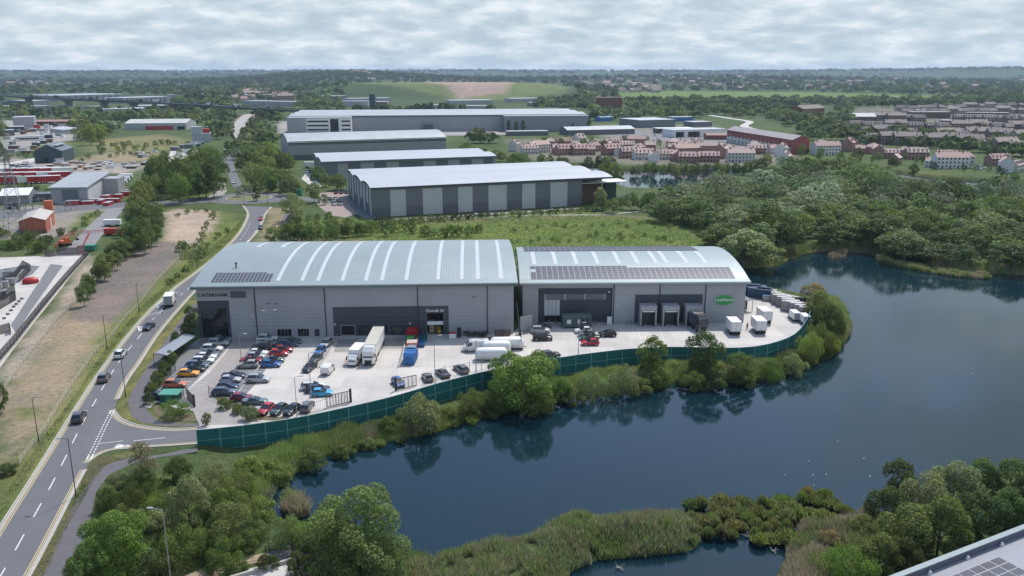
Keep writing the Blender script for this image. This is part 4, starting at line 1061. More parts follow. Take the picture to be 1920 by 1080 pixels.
# ---------------------------------------------------------------- vehicles; front towards +x
def wheels(t, xs, w_, r, wd=.22, n=14):
 for x in xs:
  for s_ in (-1, 1):
   mb = MB(); mb.tube((x, s_*(w_/2-wd), r), (x, s_*(w_/2+.01), r), r, n=n); wh = mb.build('wheel', m_rubber, t)
   mb = MB(); mb.tube((x, s_*(w_/2+.005), r), (x, s_*(w_/2+.03), r), r*.62, r*.5, n=10); mb.build('rim', m_rim, wh)
def make_car(kind):
 sp_ = {'hatch': (4.1,1.78,1.47), 'suv': (4.6,1.88,1.68), 'saloon': (4.65,1.82,1.43), 'estate': (4.7,1.84,1.50), 'mini_suv': (4.3,1.84,1.60)}[kind]
 L, W, H = sp_; h = H
 t = empty('parked_car'); hl = L/2
 belt = h*.62; gr = .22
 st = [(-hl, .80*W/2, belt*.80, .42), (-hl+.10, .93*W/2, belt*.96, .30), (-hl+.5, W/2, belt*1.0, gr), (-.3, W/2, belt*1.0, gr), (.55, W/2, belt*.985, gr), (hl-1.05, W/2, belt*.94, gr), (hl-.45, .96*W/2, belt*.86, gr), (hl-.12, .86*W/2, belt*.74, .28), (hl, .72*W/2, belt*.62, .36)]
 rings = []
 for x, hw, zs, zb in st:
  zm = zb+(zs-zb)*.62
  rings.append([(x,-hw*.90,zb),(x,-hw,zm),(x,-hw*.93,zs),(x,-hw*.80,zs+.045),(x,hw*.80,zs+.045),(x,hw*.93,zs),(x,hw,zm),(x,hw*.90,zb)])
 mb = MB(); mb.loft(rings, 0)
 rear = {'hatch': .30, 'suv': .28, 'saloon': 1.15, 'estate': .25, 'mini_suv': .30}[kind]
 b0, b1 = -hl+rear-.12, hl-1.25 if kind != 'saloon' else hl-1.35
 r0 = b0+{'hatch': .45, 'suv': .38, 'saloon': .75, 'estate': .50, 'mini_suv': .42}[kind]; r1 = b1-.95
 wb, wr = W/2*.90, W/2*.70
 z0, z1 = belt*.985, h
 nn = 5; rr_ = []
 for k in range(nn+1):
  u = k/nn; x = r0+(r1-r0)*u; zc = z1-.05*(2*u-1)**2
  rr_.append([(x,-wr,zc-.07),(x,-wr*.92,zc-.01),(x,0,zc+.02),(x,wr*.92,zc-.01),(x,wr,zc-.07)])
 mb.loft(rr_, 0)
 def pil(x0, x1_, s_): mb.add([(x0,s_*(wb+.012),z0),(x0+.09,s_*(wb+.012),z0),(x1_+.09,s_*(wr+.012),z1-.07),(x1_,s_*(wr+.012),z1-.07)], [(0,1,2,3)], 0)
 for s_ in (-1, 1):
  pil(b0+.05, r0-.02, s_); pil(b1-.12, r1-.08, s_); pil(-.15, -.12, s_)
 body = mb.build('body', m_paint, t, smooth=False)
 mb = MB(); mb.loft([[(b0,-wb*.92,z0),(b0,wb*.92,z0),(b0,wb*.92,z0+.03),(b0,-wb*.92,z0+.03)], [(b0+.06,-wb,z0),(b0+.06,wb,z0),(r0,wr,z1-.075),(r0,-wr,z1-.075)], [(b1-.1,-wb,z0),(b1-.1,wb,z0),(r1,wr,z1-.075),(r1,-wr,z1-.075)], [(b1+.05,-wb*.9,z0-.02),(b1+.05,wb*.9,z0-.02),(b1+.05,wb*.88,z0+.02),(b1+.05,-wb*.88,z0+.02)]])
 mb.build('windows', m_glass, t)
 wheels(t, (-hl+.82, hl-.88), W, .33 if 'suv' not in kind else .37)
 for s_ in (-1, 1):
  mb = MB(); mb.box(hl-.26, hl-.02, s_*W/2*.78-.17, s_*W/2*.78+.17, belt*.58, belt*.75); mb.build('headlight', m_hl, t)
  mb = MB(); mb.box(-hl+.0, -hl+.14, s_*W/2*.80-.14, s_*W/2*.80+.14, belt*.68, belt*.9); mb.build('tail_light', m_tl, t)
  mb = MB(); mb.box(b1-.35, b1-.2, s_*(W/2+.08)-.09, s_*(W/2+.08)+.09, belt*.98, belt*.98+.13); mb.build('mirror', m_black, t)
 mb = MB(); mb.box(hl-.13, hl-.005, -.42, .42, .32, belt*.55); mb.build('grille', m_black, t)
 if kind in ('suv', 'estate'):
  for s_ in (-1, 1): mb = MB(); mb.tube((r0+.1,s_*wr*.85,z1+.03),(r1-.1,s_*wr*.85,z1+.03),.025,n=5); mb.build('roof_rail', m_metal, t)
 return freeze(t)
CAR = {k: make_car(k) for k in ('hatch', 'suv', 'saloon', 'estate', 'mini_suv')}
def make_van():
 t = empty('van'); L, W, H = 5.9, 2.0, 2.55; hl = L/2
 def ring(x, hw, zb, zt, tw=.9): return [(x,-hw*.96,zb),(x,-hw,zb+(zt-zb)*.4),(x,-hw*(tw+.03),zt-.12),(x,-hw*tw*.93,zt),(x,hw*tw*.93,zt),(x,hw*(tw+.03),zt-.12),(x,hw,zb+(zt-zb)*.4),(x,hw*.96,zb)]
 mb = MB(); mb.loft([ring(-hl,.97*W/2,.35,H-.12), ring(-hl+.15,W/2,.3,H), ring(.9,W/2,.28,H), ring(1.35,W/2,.28,H-.12), ring(1.95,.97*W/2,.28,1.55,.93), ring(hl-.45,.95*W/2,.28,1.18,.95), ring(hl-.08,.86*W/2,.32,.95,.95), ring(hl,.75*W/2,.4,.8,.95)])
 mb.build('body', m_paint, t)
 mb = MB(); W2 = W/2
 mb.add([(1.42,-W2*.80,H-.25),(1.42,W2*.80,H-.25),(2.02,W2*.86,1.50),(2.02,-W2*.86,1.50)], [(0,1,2,3)]); mb.v = [(x+.05,y,z+.06) for x,y,z in mb.v]; mb.build('windscreen', m_glass, t)
 for s_ in (-1, 1):
  mb = MB(); mb.add([(.75,s_*(W2+.012),1.45),(1.85,s_*(W2+.006),1.42),(1.42,s_*(W2*.97+.01),H-.42),(.75,s_*(W2*.97+.012),H-.38)], [(0,1,2,3)]); mb.build('side_window', m_glass, t)
  mb = MB(); mb.box(hl-.3, hl-.04, s_*.72-.16, s_*.72+.16, .78, 1.0); mb.build('headlight', m_hl, t)
  mb = MB(); mb.box(-hl-.02, -hl+.05, s_*.86-.07, s_*.86+.07, .8, 1.4); mb.build('tail_light', m_tl, t)
  mb = MB(); mb.box(1.5, 1.65, s_*(W2+.18)-.12, s_*(W2+.18)+.12, 1.35, 1.7); mb.build('mirror', m_black, t)
  mb = MB(); mb.box(-2.0, 1.0, s_*(W2+.01)-.01, s_*(W2+.01)+.01, .5, .6); mb.build('rubbing_strip', m_black, t)
 mb = MB(); mb.box(hl-.1, hl+.02, -.55, .55, .35, .72); mb.build('grille', m_black, t)
 wheels(t, (-hl+1.2, hl-.95), W, .35)
 return freeze(t)
VAN = make_van()
def make_small_van():
 t = empty('van'); L, W, H = 4.5, 1.82, 1.88; hl = L/2; W2 = W/2
 def ring(x, hw, zb, zt, tw=.9): return [(x,-hw*.96,zb),(x,-hw,zb+(zt-zb)*.5),(x,-hw*(tw+.03),zt-.1),(x,-hw*tw*.93,zt),(x,hw*tw*.93,zt),(x,hw*(tw+.03),zt-.1),(x,hw,zb+(zt-zb)*.5),(x,hw*.96,zb)]
 mb = MB(); mb.loft([ring(-hl,.95*W2,.35,H-.1), ring(-hl+.15,W2,.28,H), ring(.35,W2,.26,H), ring(.75,W2,.26,H-.12), ring(1.35,.97*W2,.26,1.15,.93), ring(hl-.3,.92*W2,.26,.95,.95), ring(hl,.78*W2,.36,.72,.95)])
 mb.build('body', m_paint, t)
 mb = MB(); mb.add([(.84,-W2*.80,H-.2),(.84,W2*.80,H-.2),(1.44,W2*.86,1.12),(1.44,-W2*.86,1.12)], [(0,1,2,3)]); mb.v = [(x,y,z+.03) for x,y,z in mb.v]; mb.build('windscreen', m_glass, t)
 for s_ in (-1, 1):
  mb = MB(); mb.add([(.2,s_*(W2+.012),1.08),(1.25,s_*(W2+.006),1.05),(.82,s_*(W2*.97+.01),H-.3),(.2,s_*(W2*.97+.012),H-.26)], [(0,1,2,3)]); mb.build('side_window', m_glass, t)
  mb = MB(); mb.box(hl-.25, hl-.03, s_*.66-.14, s_*.66+.14, .65, .85); mb.build('headlight', m_hl, t)
  mb = MB(); mb.box(-hl-.02, -hl+.05, s_*.8-.06, s_*.8+.06, .7, 1.2); mb.build('tail_light', m_tl, t)
 mb = MB(); mb.box(-hl-.015, -hl+.03, -.6, .6, .38, .6); mb.build('rear_bumper', m_black, t)
 wheels(t, (-hl+.8, hl-.85), W, .32)
 return freeze(t)
SVAN = make_small_van()
def cab_front(t, x0, x1, W, zb, zt, mat=None, sleeper=True):
 W2 = W/2; mb = MB()
 def ring(x, hw, b, tt): return [(x,-hw,b),(x,-hw,tt-.25),(x,-hw*.9,tt),(x,hw*.9,tt),(x,hw,tt-.25),(x,hw,b)]
 mb.loft([ring(x0,W2,zb,zt), ring(x1-.7,W2,zb,zt), ring(x1-.15,W2*.97,zb,zt-.55), ring(x1,W2*.93,zb,zb+1.2)])
 c = mb.build('cab', mat or m_paint, t)
 zm = zb+(zt-zb)*.42
 mb = MB(); mb.add([(x1-.03,-W2*.86,zm),(x1-.03,W2*.86,zm),(x1-.30,W2*.84,zt-.75),(x1-.30,-W2*.84,zt-.75)], [(0,1,2,3)]); mb.v = [(x+.06,y,z+.03) for x,y,z in mb.v]; mb.build('windscreen', m_glass, c)
 for s_ in (-1, 1):
  mb = MB(); mb.add([(x1-1.15,s_*(W2+.012),zm+.05),(x1-.35,s_*(W2+.008),zm+.05),(x1-.5,s_*(W2+.008),zt-.8),(x1-1.15,s_*(W2+.012),zt-.8)], [(0,1,2,3)]); mb.build('side_window', m_glass, c)
  mb = MB(); mb.box(x1-.12, x1+.04, s_*W2*.78-.18, s_*W2*.78+.18, zb+.1, zb+.32); mb.build('headlight', m_hl, c)
  mb = MB(); mb.box(x1-.5, x1-.35, s_*(W2+.2)-.12, s_*(W2+.2)+.12, zm+.1, zm+.75); mb.build('mirror', m_black, c)
 mb = MB(); mb.box(x1-.1, x1+.05, -W2*.6, W2*.6, zb+.02, zb+.85); mb.build('grille', m_black, c)
def make_box_lorry(L=6.9, H=3.2, W=2.2):
 t = empty('box_lorry'); hl = L/2
 mb = MB(); mb.box(-hl, hl-1.9, -W/2, W/2, .85, H); mb.box(-hl+.02, hl-1.95, -W/2-.02, W/2+.02, H-.06, H+.02); mb.build('box_body', m_whiteM if False else m_white, t)
 mb = MB(); mb.box(-hl+.2, hl-.6, -W/2+.35, W/2-.35, .45, .84); mb.build('chassis', m_black, t)
 mb = MB(); mb.box(-hl-.03, -hl-.005, -W/2+.08, W/2-.08, .95, H-.12); d = mb.build('rear_shutter', m_roofG, t)
 cab_front(t, hl-1.85, hl-.35, W*.92, .5, 2.3)
 mb = MB(); mb.loft([[(hl-.5,-W*.42,.5),(hl-.5,W*.42,.5),(hl-.5,W*.42,1.25),(hl-.5,-W*.42,1.25)],[(hl,-W*.38,.5),(hl,W*.38,.5),(hl,W*.38,1.0),(hl,-W*.38,1.0)]]); mb.build('bonnet', m_paint, t)
 wheels(t, (-hl+1.3, hl-1.0), W*.96, .40)
 for s_ in (-1, 1): mb = MB(); mb.box(-hl-.03, -hl+.03, s_*W*.42-.12, s_*W*.42+.12, .6, .8); mb.build('tail_light', m_tl, t)
 return freeze(t)
BOXL = make_box_lorry()
def make_artic(body_mat, roof_mat, cabL=2.4, TL=13.4):
 t = empty('articulated_lorry'); W = 2.5; L = TL+2.6; hl = L/2
 mb = MB(); mb.box(-hl, -hl+TL, -W/2, W/2, 1.15, 3.95); tr = mb.build('trailer', body_mat, t)
 mb = MB(); mb.box(-hl+.05, -hl+TL-.05, -W/2+.06, W/2-.06, 3.95, 3.98)
 for k in range(12): x = -hl+.8+k*(TL-1.2)/11; mb.box(x, x+.05, -W/2+.05, W/2-.05, 3.98, 4.01)
 mb.build('trailer_roof', roof_mat, tr)
 mb = MB(); mb.box(-hl-.02, -hl-.002, -W/2+.05, W/2-.05, 1.2, 3.85); mb.build('rear_door', m_white, tr)
 mb = MB(); mb.box(-hl+.5, hl-.8, -.45, .45, .75, 1.14); mb.build('chassis', m_black, t)
 for s_ in (-1, 1): mb = MB(); mb.box(-hl+3.6, -hl+9.0, s_*(W/2-.05)-.03, s_*(W/2-.05)+.03, .5, 1.1); mb.build('side_guard', m_metal, t)
 cab_front(t, hl-2.35, hl, W*.98, .55, 3.75)
 mb = MB(); mb.box(hl-2.3, hl-.9, -W*.42, W*.42, 3.7, 3.95); mb.build('wind_deflector', m_paint, t)
 wheels(t, (-hl+1.2, -hl+2.5, -hl+3.8, hl-3.6, hl-1.4), W, .5, .3)
 return freeze(t)
m_trroof = M_('trailer_roof_beige', (.50,.465,.40), .7, 0, .05, .4)
ARTW = make_artic(m_white, m_trroof)
m_curtain = M_('curtain_blue_grey', (.07,.10,.13), .6, 0, .15, .5)
ARTB = make_artic(m_curtain, M_('trailer_roof_brown', (.30,.25,.21), .75, 0, .1, .4))
def make_box_trailer():
 t = empty('box_trailer'); L, W, H = 4.7, 2.45, 3.35; hl = L/2
 mb = MB(); mb.box(-hl, hl, -W/2, W/2, 1.0, H); b_ = mb.build('box_body', m_white, t)
 mb = MB();
 for y in (-W/2+.03, -.02, W/2-.07): mb.box(-hl-.03, -hl-.003, y, y+.05, 1.05, H-.05)
 for z in (1.03, H-.1): mb.box(-hl-.03, -hl-.003, -W/2+.03, W/2-.03, z, z+.06)
 for k in range(4): x = -hl+.5+k*1.15; [mb.box(x, x+.05, s_*(W/2+.012)-.012, s_*(W/2+.012)+.012, 1.05, H-.05) for s_ in (-1,1)]
 mb.build('door_frame', m_metal, b_)
 mb = MB(); mb.box(-hl+.1, hl+.9, -.8, .8, .6, .98); mb.box(-hl+.05, -hl+.2, -1.1, 1.1, .5, .65); mb.build('chassis', m_black, t)
 wheels(t, (-hl+1.0, -hl+2.1), W*.96, .48, .3)
 for s_ in (-.7, .7): mb = MB(); mb.tube((hl-.8,s_,0),(hl-.8,s_,.95),.08); mb.build('landing_leg', m_metal, t)
 return freeze(t)
BOXT = make_box_trailer()
COLR = dict(white=(.70,.70,.69), silver=(.42,.43,.44), grey=(.13,.135,.14), dgrey=(.055,.058,.062), black=(.014,.014,.016), navy=(.018,.028,.065), dblue=(.03,.06,.13), blue=(.02,.12,.36), lblue=(.04,.36,.60), red=(.46,.02,.028), dred=(.24,.018,.03), orange=(.58,.15,.055), amber=(.78,.34,.02), green=(.03,.065,.05), ggreen=(.11,.15,.15), beige=(.40,.39,.36), bronze=(.14,.13,.125), bgrey=(.10,.13,.18))
def car(kind, col, px, py, hd, lab, grp='cars parked in the warehouse car park', z=.05, cat='car', tree=None, name='parked_car', sc=None):
 p = P(px, py, .55); t = tree or CAR[kind]
 o = stamp(t, (p.x, p.y, z), math.radians(hd), COLR[col], sc); o.name = name
 return tag(o, lab, cat, grp)
Z1 = lambda x, y: (260+x/5.4, 600+y/5.4)
Z2 = lambda x, y: (540+x/5.4, 600+y/5.4)
Z3 = lambda x, y: (820+x/5.4, 560+y/5.4)
Z4 = lambda x, y: (960+x/5.4, 520+y/5.4)
Z5 = lambda x, y: (1240+x/5.4, 500+y/5.4)
g1 = 'cars parked along the fence beside the road'
for k, c_, p_, h_, lab in [
 ('hatch','ggreen',(850,195),3,'grey-green hatchback nearest the showroom corner, first in the fence row'),
 ('suv','silver',(808,236),3,'silver sports utility second from the showroom in the fence row'),
 ('suv','white',(742,296),4,'white car with dark sunroof third from the showroom in the fence row'),
 ('saloon','bgrey',(702,340),3,'blue-grey saloon between two white cars in the fence row'),
 ('hatch','white',(690,372),2,'white hatchback fifth from the showroom in the fence row'),
 ('estate','white',(648,412),3,'long white car beside the cycle shelter end, just above the grey estate'),
 ('estate','bgrey',(592,455),3,'grey-blue estate between the white car and the black one'),
 ('saloon','black',(558,492),3,'black saloon just behind the amber hatchback'),
 ('hatch','amber',(503,540),4,'bright amber hatchback in the fence row'),
 ('mini_suv','orange',(370,652),2,'burnt orange car alone among empty bays near the bin store'),
 ('saloon','navy',(190,768),2,'dark navy car half hidden behind the green bin store')]:
 car(k, c_, *Z1(*p_), h_, lab, g1)
g2 = 'cars parked in the middle double row'
for k, c_, p_, h_, lab in [
 ('suv','white',(1300,192),3,'pale car nearest the warehouse wall in the middle row'),
 ('estate','silver',(1285,236),184,'silver estate second from the wall in the middle row'),
 ('suv','black',(1240,275),182,'black sports utility third from the wall in the middle row'),
 ('hatch','white',(1212,333),3,'white hatchback below the black sports utility in the middle row'),
 ('hatch','silver',(1190,368),3,'silver hatchback tucked beside the lamp post in the middle row'),
 ('saloon','dred',(1140,408),3,'very dark red car above the beige one in the middle row'),
 ('mini_suv','beige',(1105,455),183,'pale beige crossover at the end of the upper middle row'),
 ('saloon','navy',(962,560),3,'navy saloon first after the gap in the middle row'),
 ('hatch','silver',(930,605),3,'silver coupe-like car parked between two navy cars'),
 ('mini_suv','navy',(900,678),3,'navy car just above the fenced corner bed'),
 ('estate','bgrey',(868,728),3,'blue-grey car behind the black railing of the corner bed')]:
 car(k, c_, *Z1(*p_), h_, lab, g2)
g3 = 'cars parked on the yard side of the double row'
for k, c_, p_, h_, lab in [
 ('saloon','dgrey',(1545,212),3,'dark grey saloon closest to the office windows'),
 ('estate','dblue',(1508,242),3,'dark blue estate just below the office windows'),
 ('hatch','dred',(1468,298),3,'dark maroon car half hidden behind the bright red hatchback'),
 ('hatch','red',(1420,338),3,'bright red hatchback on the yard side of the double row'),
 ('saloon','ggreen',(1365,400),3,'grey-green saloon just above the royal blue one'),
 ('hatch','blue',(1340,447),3,'royal blue hatchback at the end of the yard-side row'),
 ('suv','silver',(1210,600),2,'silver sports utility with roof rails standing alone by the white line'),
 ('hatch','dred',(1045,785),5,'dark red car at the bottom corner beside the shrub bed'),
 ('saloon','ggreen',(1175,822),5,'dark grey-green car nose-on to the shrub bed beside the red one'),
 ('hatch','red',(1290,905),-105,'bright red car nearest the shrub bed in the front row by the green fence'),
 ('hatch','green',(1420,908),-108,'dark green car between the red and the black ones in the front row'),
 ('hatch','black',(1550,912),-108,'black car third along the front row by the green fence')]:
 car(k, c_, *Z1(*p_), h_, lab, g3)
g4 = 'cars standing about the open yard'
for k, c_, p_, h_, lab in [
 ('estate','silver',(388,238),-98,'silver-green car nearest the wall in the line beside the ramp railing'),
 ('hatch','blue',(325,312),-98,'dark car with blue bonnet, second in the line beside the ramp railing'),
 ('saloon','dgrey',(283,388),-100,'dark grey saloon third in the line beside the ramp railing'),
 ('saloon','black',(220,478),-102,'black saloon at the tail of the line beside the ramp railing'),
 ('estate','white',(250,672),14,'white estate behind the navy and sky blue pair'),
 ('estate','navy',(300,700),10,'navy estate between the white and the sky blue cars'),
 ('hatch','lblue',(343,738),8,'sky blue hatchback in front of the navy estate'),
 ('estate','grey',(195,875),88,'grey estate seen from behind at the end of the front row'),
 ('hatch','blue',(1115,635),-62,'dark blue car with bright blue roof beside the open gate'),
 ('hatch','bronze',(1412,580),108,'bronze grey hatchback first along the green fence after the gate'),
 ('saloon','dgrey',(1565,538),118,'dark grey saloon second along the green fence after the gate')]:
 car(k, c_, *Z2(*p_), h_, lab, g4)
car('estate','bronze', *Z3(240,712), 120, 'grey-brown estate third along the green fence after the gate', g4)
g5 = 'cars parked in front of the solar-roofed warehouse'
for k, c_, p_, h_, lab in [
 ('saloon','black',(305,498),3,'black saloon tucked closest to the pale hoarding'),
 ('suv','silver',(288,540),2,'silver sports utility between two black cars by the hoarding'),
 ('suv','black',(310,612),2,'black sports utility nearest the yard in the hoarding row'),
 ('hatch','white',(722,540),184,'white car closest to the green cabin'),
 ('hatch','grey',(755,575),184,'grey car second from the green cabin'),
 ('saloon','green',(782,608),184,'dark green saloon third from the green cabin'),
 ('hatch','red',(790,662),185,'bright red hatchback fourth from the green cabin'),
 ('mini_suv','black',(965,575),183,'black crossover alone in front of the solar-roofed warehouse')]:
 car(k, c_, *Z4(*p_), h_, lab, g5)
car('suv','dgrey', *Z4(385,790), 20, 'dark grey car half hidden behind the tall bright green tree', g5)
g6 = 'vehicles on the main road'
CLN = CL+CL2[1:]
def roadhead(px, py):
 p = P(px, py); i = min(range(1, len(CLN)-1), key=lambda k: (CLN[k]-p).length_squared); d = CLN[i+1]-CLN[i-1]; return math.degrees(math.atan2(d.y, d.x))
for k, c_, p_, h_, lab in [('suv','white',(226,664),0,'white sports utility driving up the main road beside the dry field'), ('suv','bronze',(195,708),0,'grey-brown sports utility driving up the main road'),
 ('suv','dgrey',(148,782),0,'dark grey pickup-like car nearest the side road junction'), ('saloon','black',(279,612),172,'black saloon passing the white triangle marking'),
 ('hatch','red',(489,410),180,'small red car approaching from the roundabout'), ('hatch','navy',(488,427),180,'navy car following in front of the red one'),
 ('hatch','white',(439,342),180,'white car with dark roof entering the roundabout from the north')]:
 car(k, c_, *p_, h_+roadhead(*p_), lab, g6)
p = P(319,567,.6); tag(stamp(make_box_lorry(6.6,3.1,2.2), (p.x,p.y,.05), math.radians(104), COLR['white']), 'white box lorry parked in the lay-by', 'lorry')
for nm, tree, col, (px, py), hd, lab, cat in [
 ('van', SVAN, 'white', Z2(405,490), 84, 'small white van seen from behind beside the ramp railing', 'van'),
 ('box_lorry', BOXL, 'white', Z2(690,385), -97, 'white box lorry beside the long articulated one', 'lorry'),
 ('van', VAN, 'white', Z3(385,490), 183, 'white panel van with dark windows facing the loading docks', 'van'),
 ('box_lorry', BOXL, 'white', Z5(1340,500), 92, 'small white lorry with open dark back near the end of the fence', 'lorry'),
 ('box_lorry', BOXL, 'white', Z5(1440,535), 92, 'second small white lorry squeezed against the curved fence', 'lorry')]:
 p = P(px, py, .9); tag(stamp(tree, (p.x,p.y,.05), math.radians(hd), COLR[col], (.68,.72,.72) if 'fence' in lab else None), lab, cat)
a = P(*Z2(810,455), .5); b = P(*Z2(935,190), .5); d = (a-b).normalized(); c_ = a-d*8.2
tag(stamp(ARTW, (c_.x, c_.y, .05), math.atan2(d.y, d.x), COLR['white']), 'long white articulated lorry backed onto the loading dock', 'lorry')
a = P(*Z5(425,650), .5); b = P(1299, 607, .5); d = (a-b).normalized(); c_ = a-d*8.0
tag(stamp(ARTB, (c_.x, c_.y, .05), math.atan2(d.y, d.x), COLR['dgrey']), 'brown-roofed articulated lorry backed into the right-hand projecting dock', 'lorry')
for (x, y), hd, lab in [((730,615),91,'white box trailer closest to the green oval sign'), ((985,605),91,'white box trailer nearest the curved fence, beside the standing person'), ((1040,505),93,'white box trailer behind the other two, its near end open')]:
 p = P(*Z5(x, y), 1.4); tag(stamp(BOXT, (p.x,p.y,.05), math.radians(hd), COLR['white']), lab, 'trailer', 'white box trailers in the end yard')
for t in CAR.values(): discard(t)
for t in (VAN, SVAN, BOXL, ARTW, ARTB, BOXT): discard(t)
for o in [o for o in bpy.data.objects if o.parent is None and o.type == 'EMPTY' and o.name.startswith('box_lorry') and 'label' not in o]:
 discard(freeze(o))
m_wrap = M_('white_wrap', (.72,.72,.71), .5, 0, .05, .8)
for (x, y), s_, hd, lab in [((545,575),(6.8,2.3,2.7),4,'white wrapped caravan closest to the tall green tree'), ((600,500),(6.2,2.3,2.6),4,'white wrapped caravan behind the nearest one'), ((705,465),(7.4,2.4,2.7),4,'cream caravan with grey side beside the timber store')]:
 p = P(*Z3(x, y), 1.0); t = empty('covered_caravan', (p.x, p.y, .05), math.radians(hd)); tag(t, lab, 'caravan', 'covered caravans beside the boundary')
 L_, W_, H_ = s_; rg = []
 for u, k in ((-.5,.72),(-.46,.9),(-.38,1),(.38,1),(.45,.93),(.5,.7)):
  x_ = u*L_; w2 = W_/2*(.9+.1*k); h2 = H_*k
  rg.append([(x_,-w2,.5),(x_,-w2,h2*.72),(x_,-w2*.78,h2*.93),(x_,0,h2),(x_,w2*.78,h2*.93),(x_,w2,h2*.72),(x_,w2,.5)])
 mb = MB(); mb.loft(rg); mb.build('shell', m_wrap, t, smooth=True)
 mb = MB(); mb.box(-L_*.45, L_*.45, -W_*.42, W_*.42, .3, .5); mb.box(L_*.45, L_*.45+1.1, -.06, .06, .35, .45); mb.build('chassis', m_black, t)
 wheels(t, (-.2,), W_*.96, .32)
# ---------------------------------------------------------------- the long acoustic fence, in bays
fp = resample(FENCE, int(sum((b-a).length for a, b in zip(FENCE, FENCE[1:]))/3.6)+1)
fe_o = empty('acoustic_fence', fp[0]); tag(fe_o, 'long dark green acoustic fence curving round the yard above the lake', 'fence')
zb = -1.25
for i in range(len(fp)-1):
 a = fp[i]-fp[0]; b = fp[i+1]-fp[0]; d = (b-a).normalized(); nrm = Vector((d.y, -d.x, 0))
 mb = MB(); q = nrm*.04
 mb.add([a+q+Vector((0,0,zb)), b+q+Vector((0,0,zb)), b+q+Vector((0,0,FT)), a+q+Vector((0,0,FT)), a-q+Vector((0,0,zb)), b-q+Vector((0,0,zb)), b-q+Vector((0,0,FT)), a-q+Vector((0,0,FT))],
           [(0,1,2,3),(5,4,7,6),(3,2,6,7)])
 pn = mb.build('panel', m_accf, fe_o)
 for z in (zb+.1, (FT+zb)/2, FT-.02):
  mb = MB(); w0 = a+nrm*.045+Vector((0,0,z-.04)); w1 = b+nrm*.045+Vector((0,0,z-.04)); u = Vector((0,0,.08)); o_ = nrm*.05
  mb.quad(w0+o_, w1+o_, w1+o_+u, w0+o_+u); mb.quad(w0+u+o_, w1+u+o_, w1+u, w0+u)
  mb.build('rail', m_accr, pn)
for i in range(len(fp)):
 a = fp[i]-fp[0]; mb = MB(); d = (fp[min(i+1,len(fp)-1)]-fp[max(0,i-1)]).normalized(); mb.cbox(a+Vector((0,0,zb-.3)), (.12,.20,FT-zb+.34), math.atan2(d.y, d.x)); mb.build('post', m_accr, fe_o)
# ---------------------------------------------------------------- open railings and gates
def railing(pts, h, lab, name='railing', mat=None, bar=.045, sp=.28, cat='fence', post=2.6, z0=.03, mesh=False, gates=0):
 mat = mat or m_black; pts = [Vector((p[0], p[1], z0)) for p in pts]; o0 = pts[0].copy()
 t = empty(name, o0); tag(t, lab, cat)
 pts = resample(smooth(pts, 1.0) if len(pts) > 2 else pts, max(2, int(sum((b-a).length for a, b in zip(pts, pts[1:]))/post)+1))
 mb = MB(); pb = MB(); rb_ = MB()
 for i, p in enumerate(pts):
  pb.tube(p-o0, p-o0+Vector((0,0,h+.15)), .06, n=4)
  if i+1 < len(pts):
   a, b = p-o0, pts[i+1]-o0
   for z in (.15, h-.08): rb_.tube(a+Vector((0,0,z)), b+Vector((0,0,z)), .03, n=4, cap=False)
   k = max(1, int((b-a).length/sp))
   for j in range(1, k):
    q = a.lerp(b, j/k); mb.tube(q, q+Vector((0,0,h)), bar/2, n=3, cap=False)
 mb.build('bars', mat, t); pb.build('posts', mat, t); rb_.build('rails', mat, t)
 return t
railing(pxpoly([Z1(715,780), Z1(770,795), Z1(850,822), Z1(930,870)]), 2.1, 'black railing round the corner shrub bed')
railing(pxpoly([Z1(75,800), Z1(75,770), Z1(140,720), Z1(195,690), Z1(245,640), Z1(300,590), Z1(375,515)]), 2.3, 'black railing between the hedge and the parked cars')
railing(pxpoly([Z1(930,870), Z1(1100,930), Z1(1240,1010)]), 1.9, 'black railing along the shrub bed towards the front row')
railing(pxpoly([Z2(130,975), Z2(260,945), Z2(390,900)]), 2.0, 'thin grey railing behind the grey estate', mat=m_blackish, sp=.35)
railing(pxpoly([Z2(1395,640), Z2(1500,620)])+pxpoly([Z3(10,800), Z3(150,790), Z3(290,755), Z3(395,740), Z3(560,700)]), 2.2, 'tall thin wire fence inside the green fence', mat=m_metal, sp=1.2, bar=.03)
def gate(a, b, lab, n_=6, h=2.3, mat=None, signs=True):
 mat = mat or M_('gate_brown', (.11,.085,.08), .6, .1, .1, 2)
 a = Vector((a.x, a.y, .03)); b = Vector((b.x, b.y, .03)); L_ = (b-a).length
 t = empty('gate', a, math.atan2(b.y-a.y, b.x-a.x)); tag(t, lab, 'gate')
 mb = MB()
 for z in (.15, h): mb.box(0, L_, -.05, .05, z-.06, z+.06)
 for k in range(n_+1): x = L_*k/n_; mb.box(x-.05, x+.05, -.04, .04, .15, h)
 mb.build('frame', mat, t)
 mb = MB(); k = int(L_/.16)
 for j in range(1, k): x = L_*j/k; mb.box(x-.012, x+.012, -.012, .012, .2, h-.05)
 mb.build('bars', mat, t)
 mb = MB(); mb.box(L_-.1, L_+.25, -.15, .15, 0, h+.4); mb.build('gate_post', m_black, t)
 if signs:
  mb = MB(); mb.box(L_*.72, L_*.72+.7, -.07, -.05, 1.2, 1.7); mb.build('notice', m_white, t)
gate(P(*Z2(400,890)), P(*Z2(632,835)), 'wide brown sliding gate standing half open on the yard', 8)
gate(P(*Z2(1300,670)), P(*Z2(1095,715)), 'brown gate leaf beside the blue-roofed car', 5)
gate(P(*Z1(490,790)), P(*Z1(565,880)), 'black pedestrian gate beside the bin store hedge', 4, 2.0, m_black, False)
railing(pxpoly([Z1(455,765), Z1(450,735)]), 1.9, 'short black railing beside the bin store')
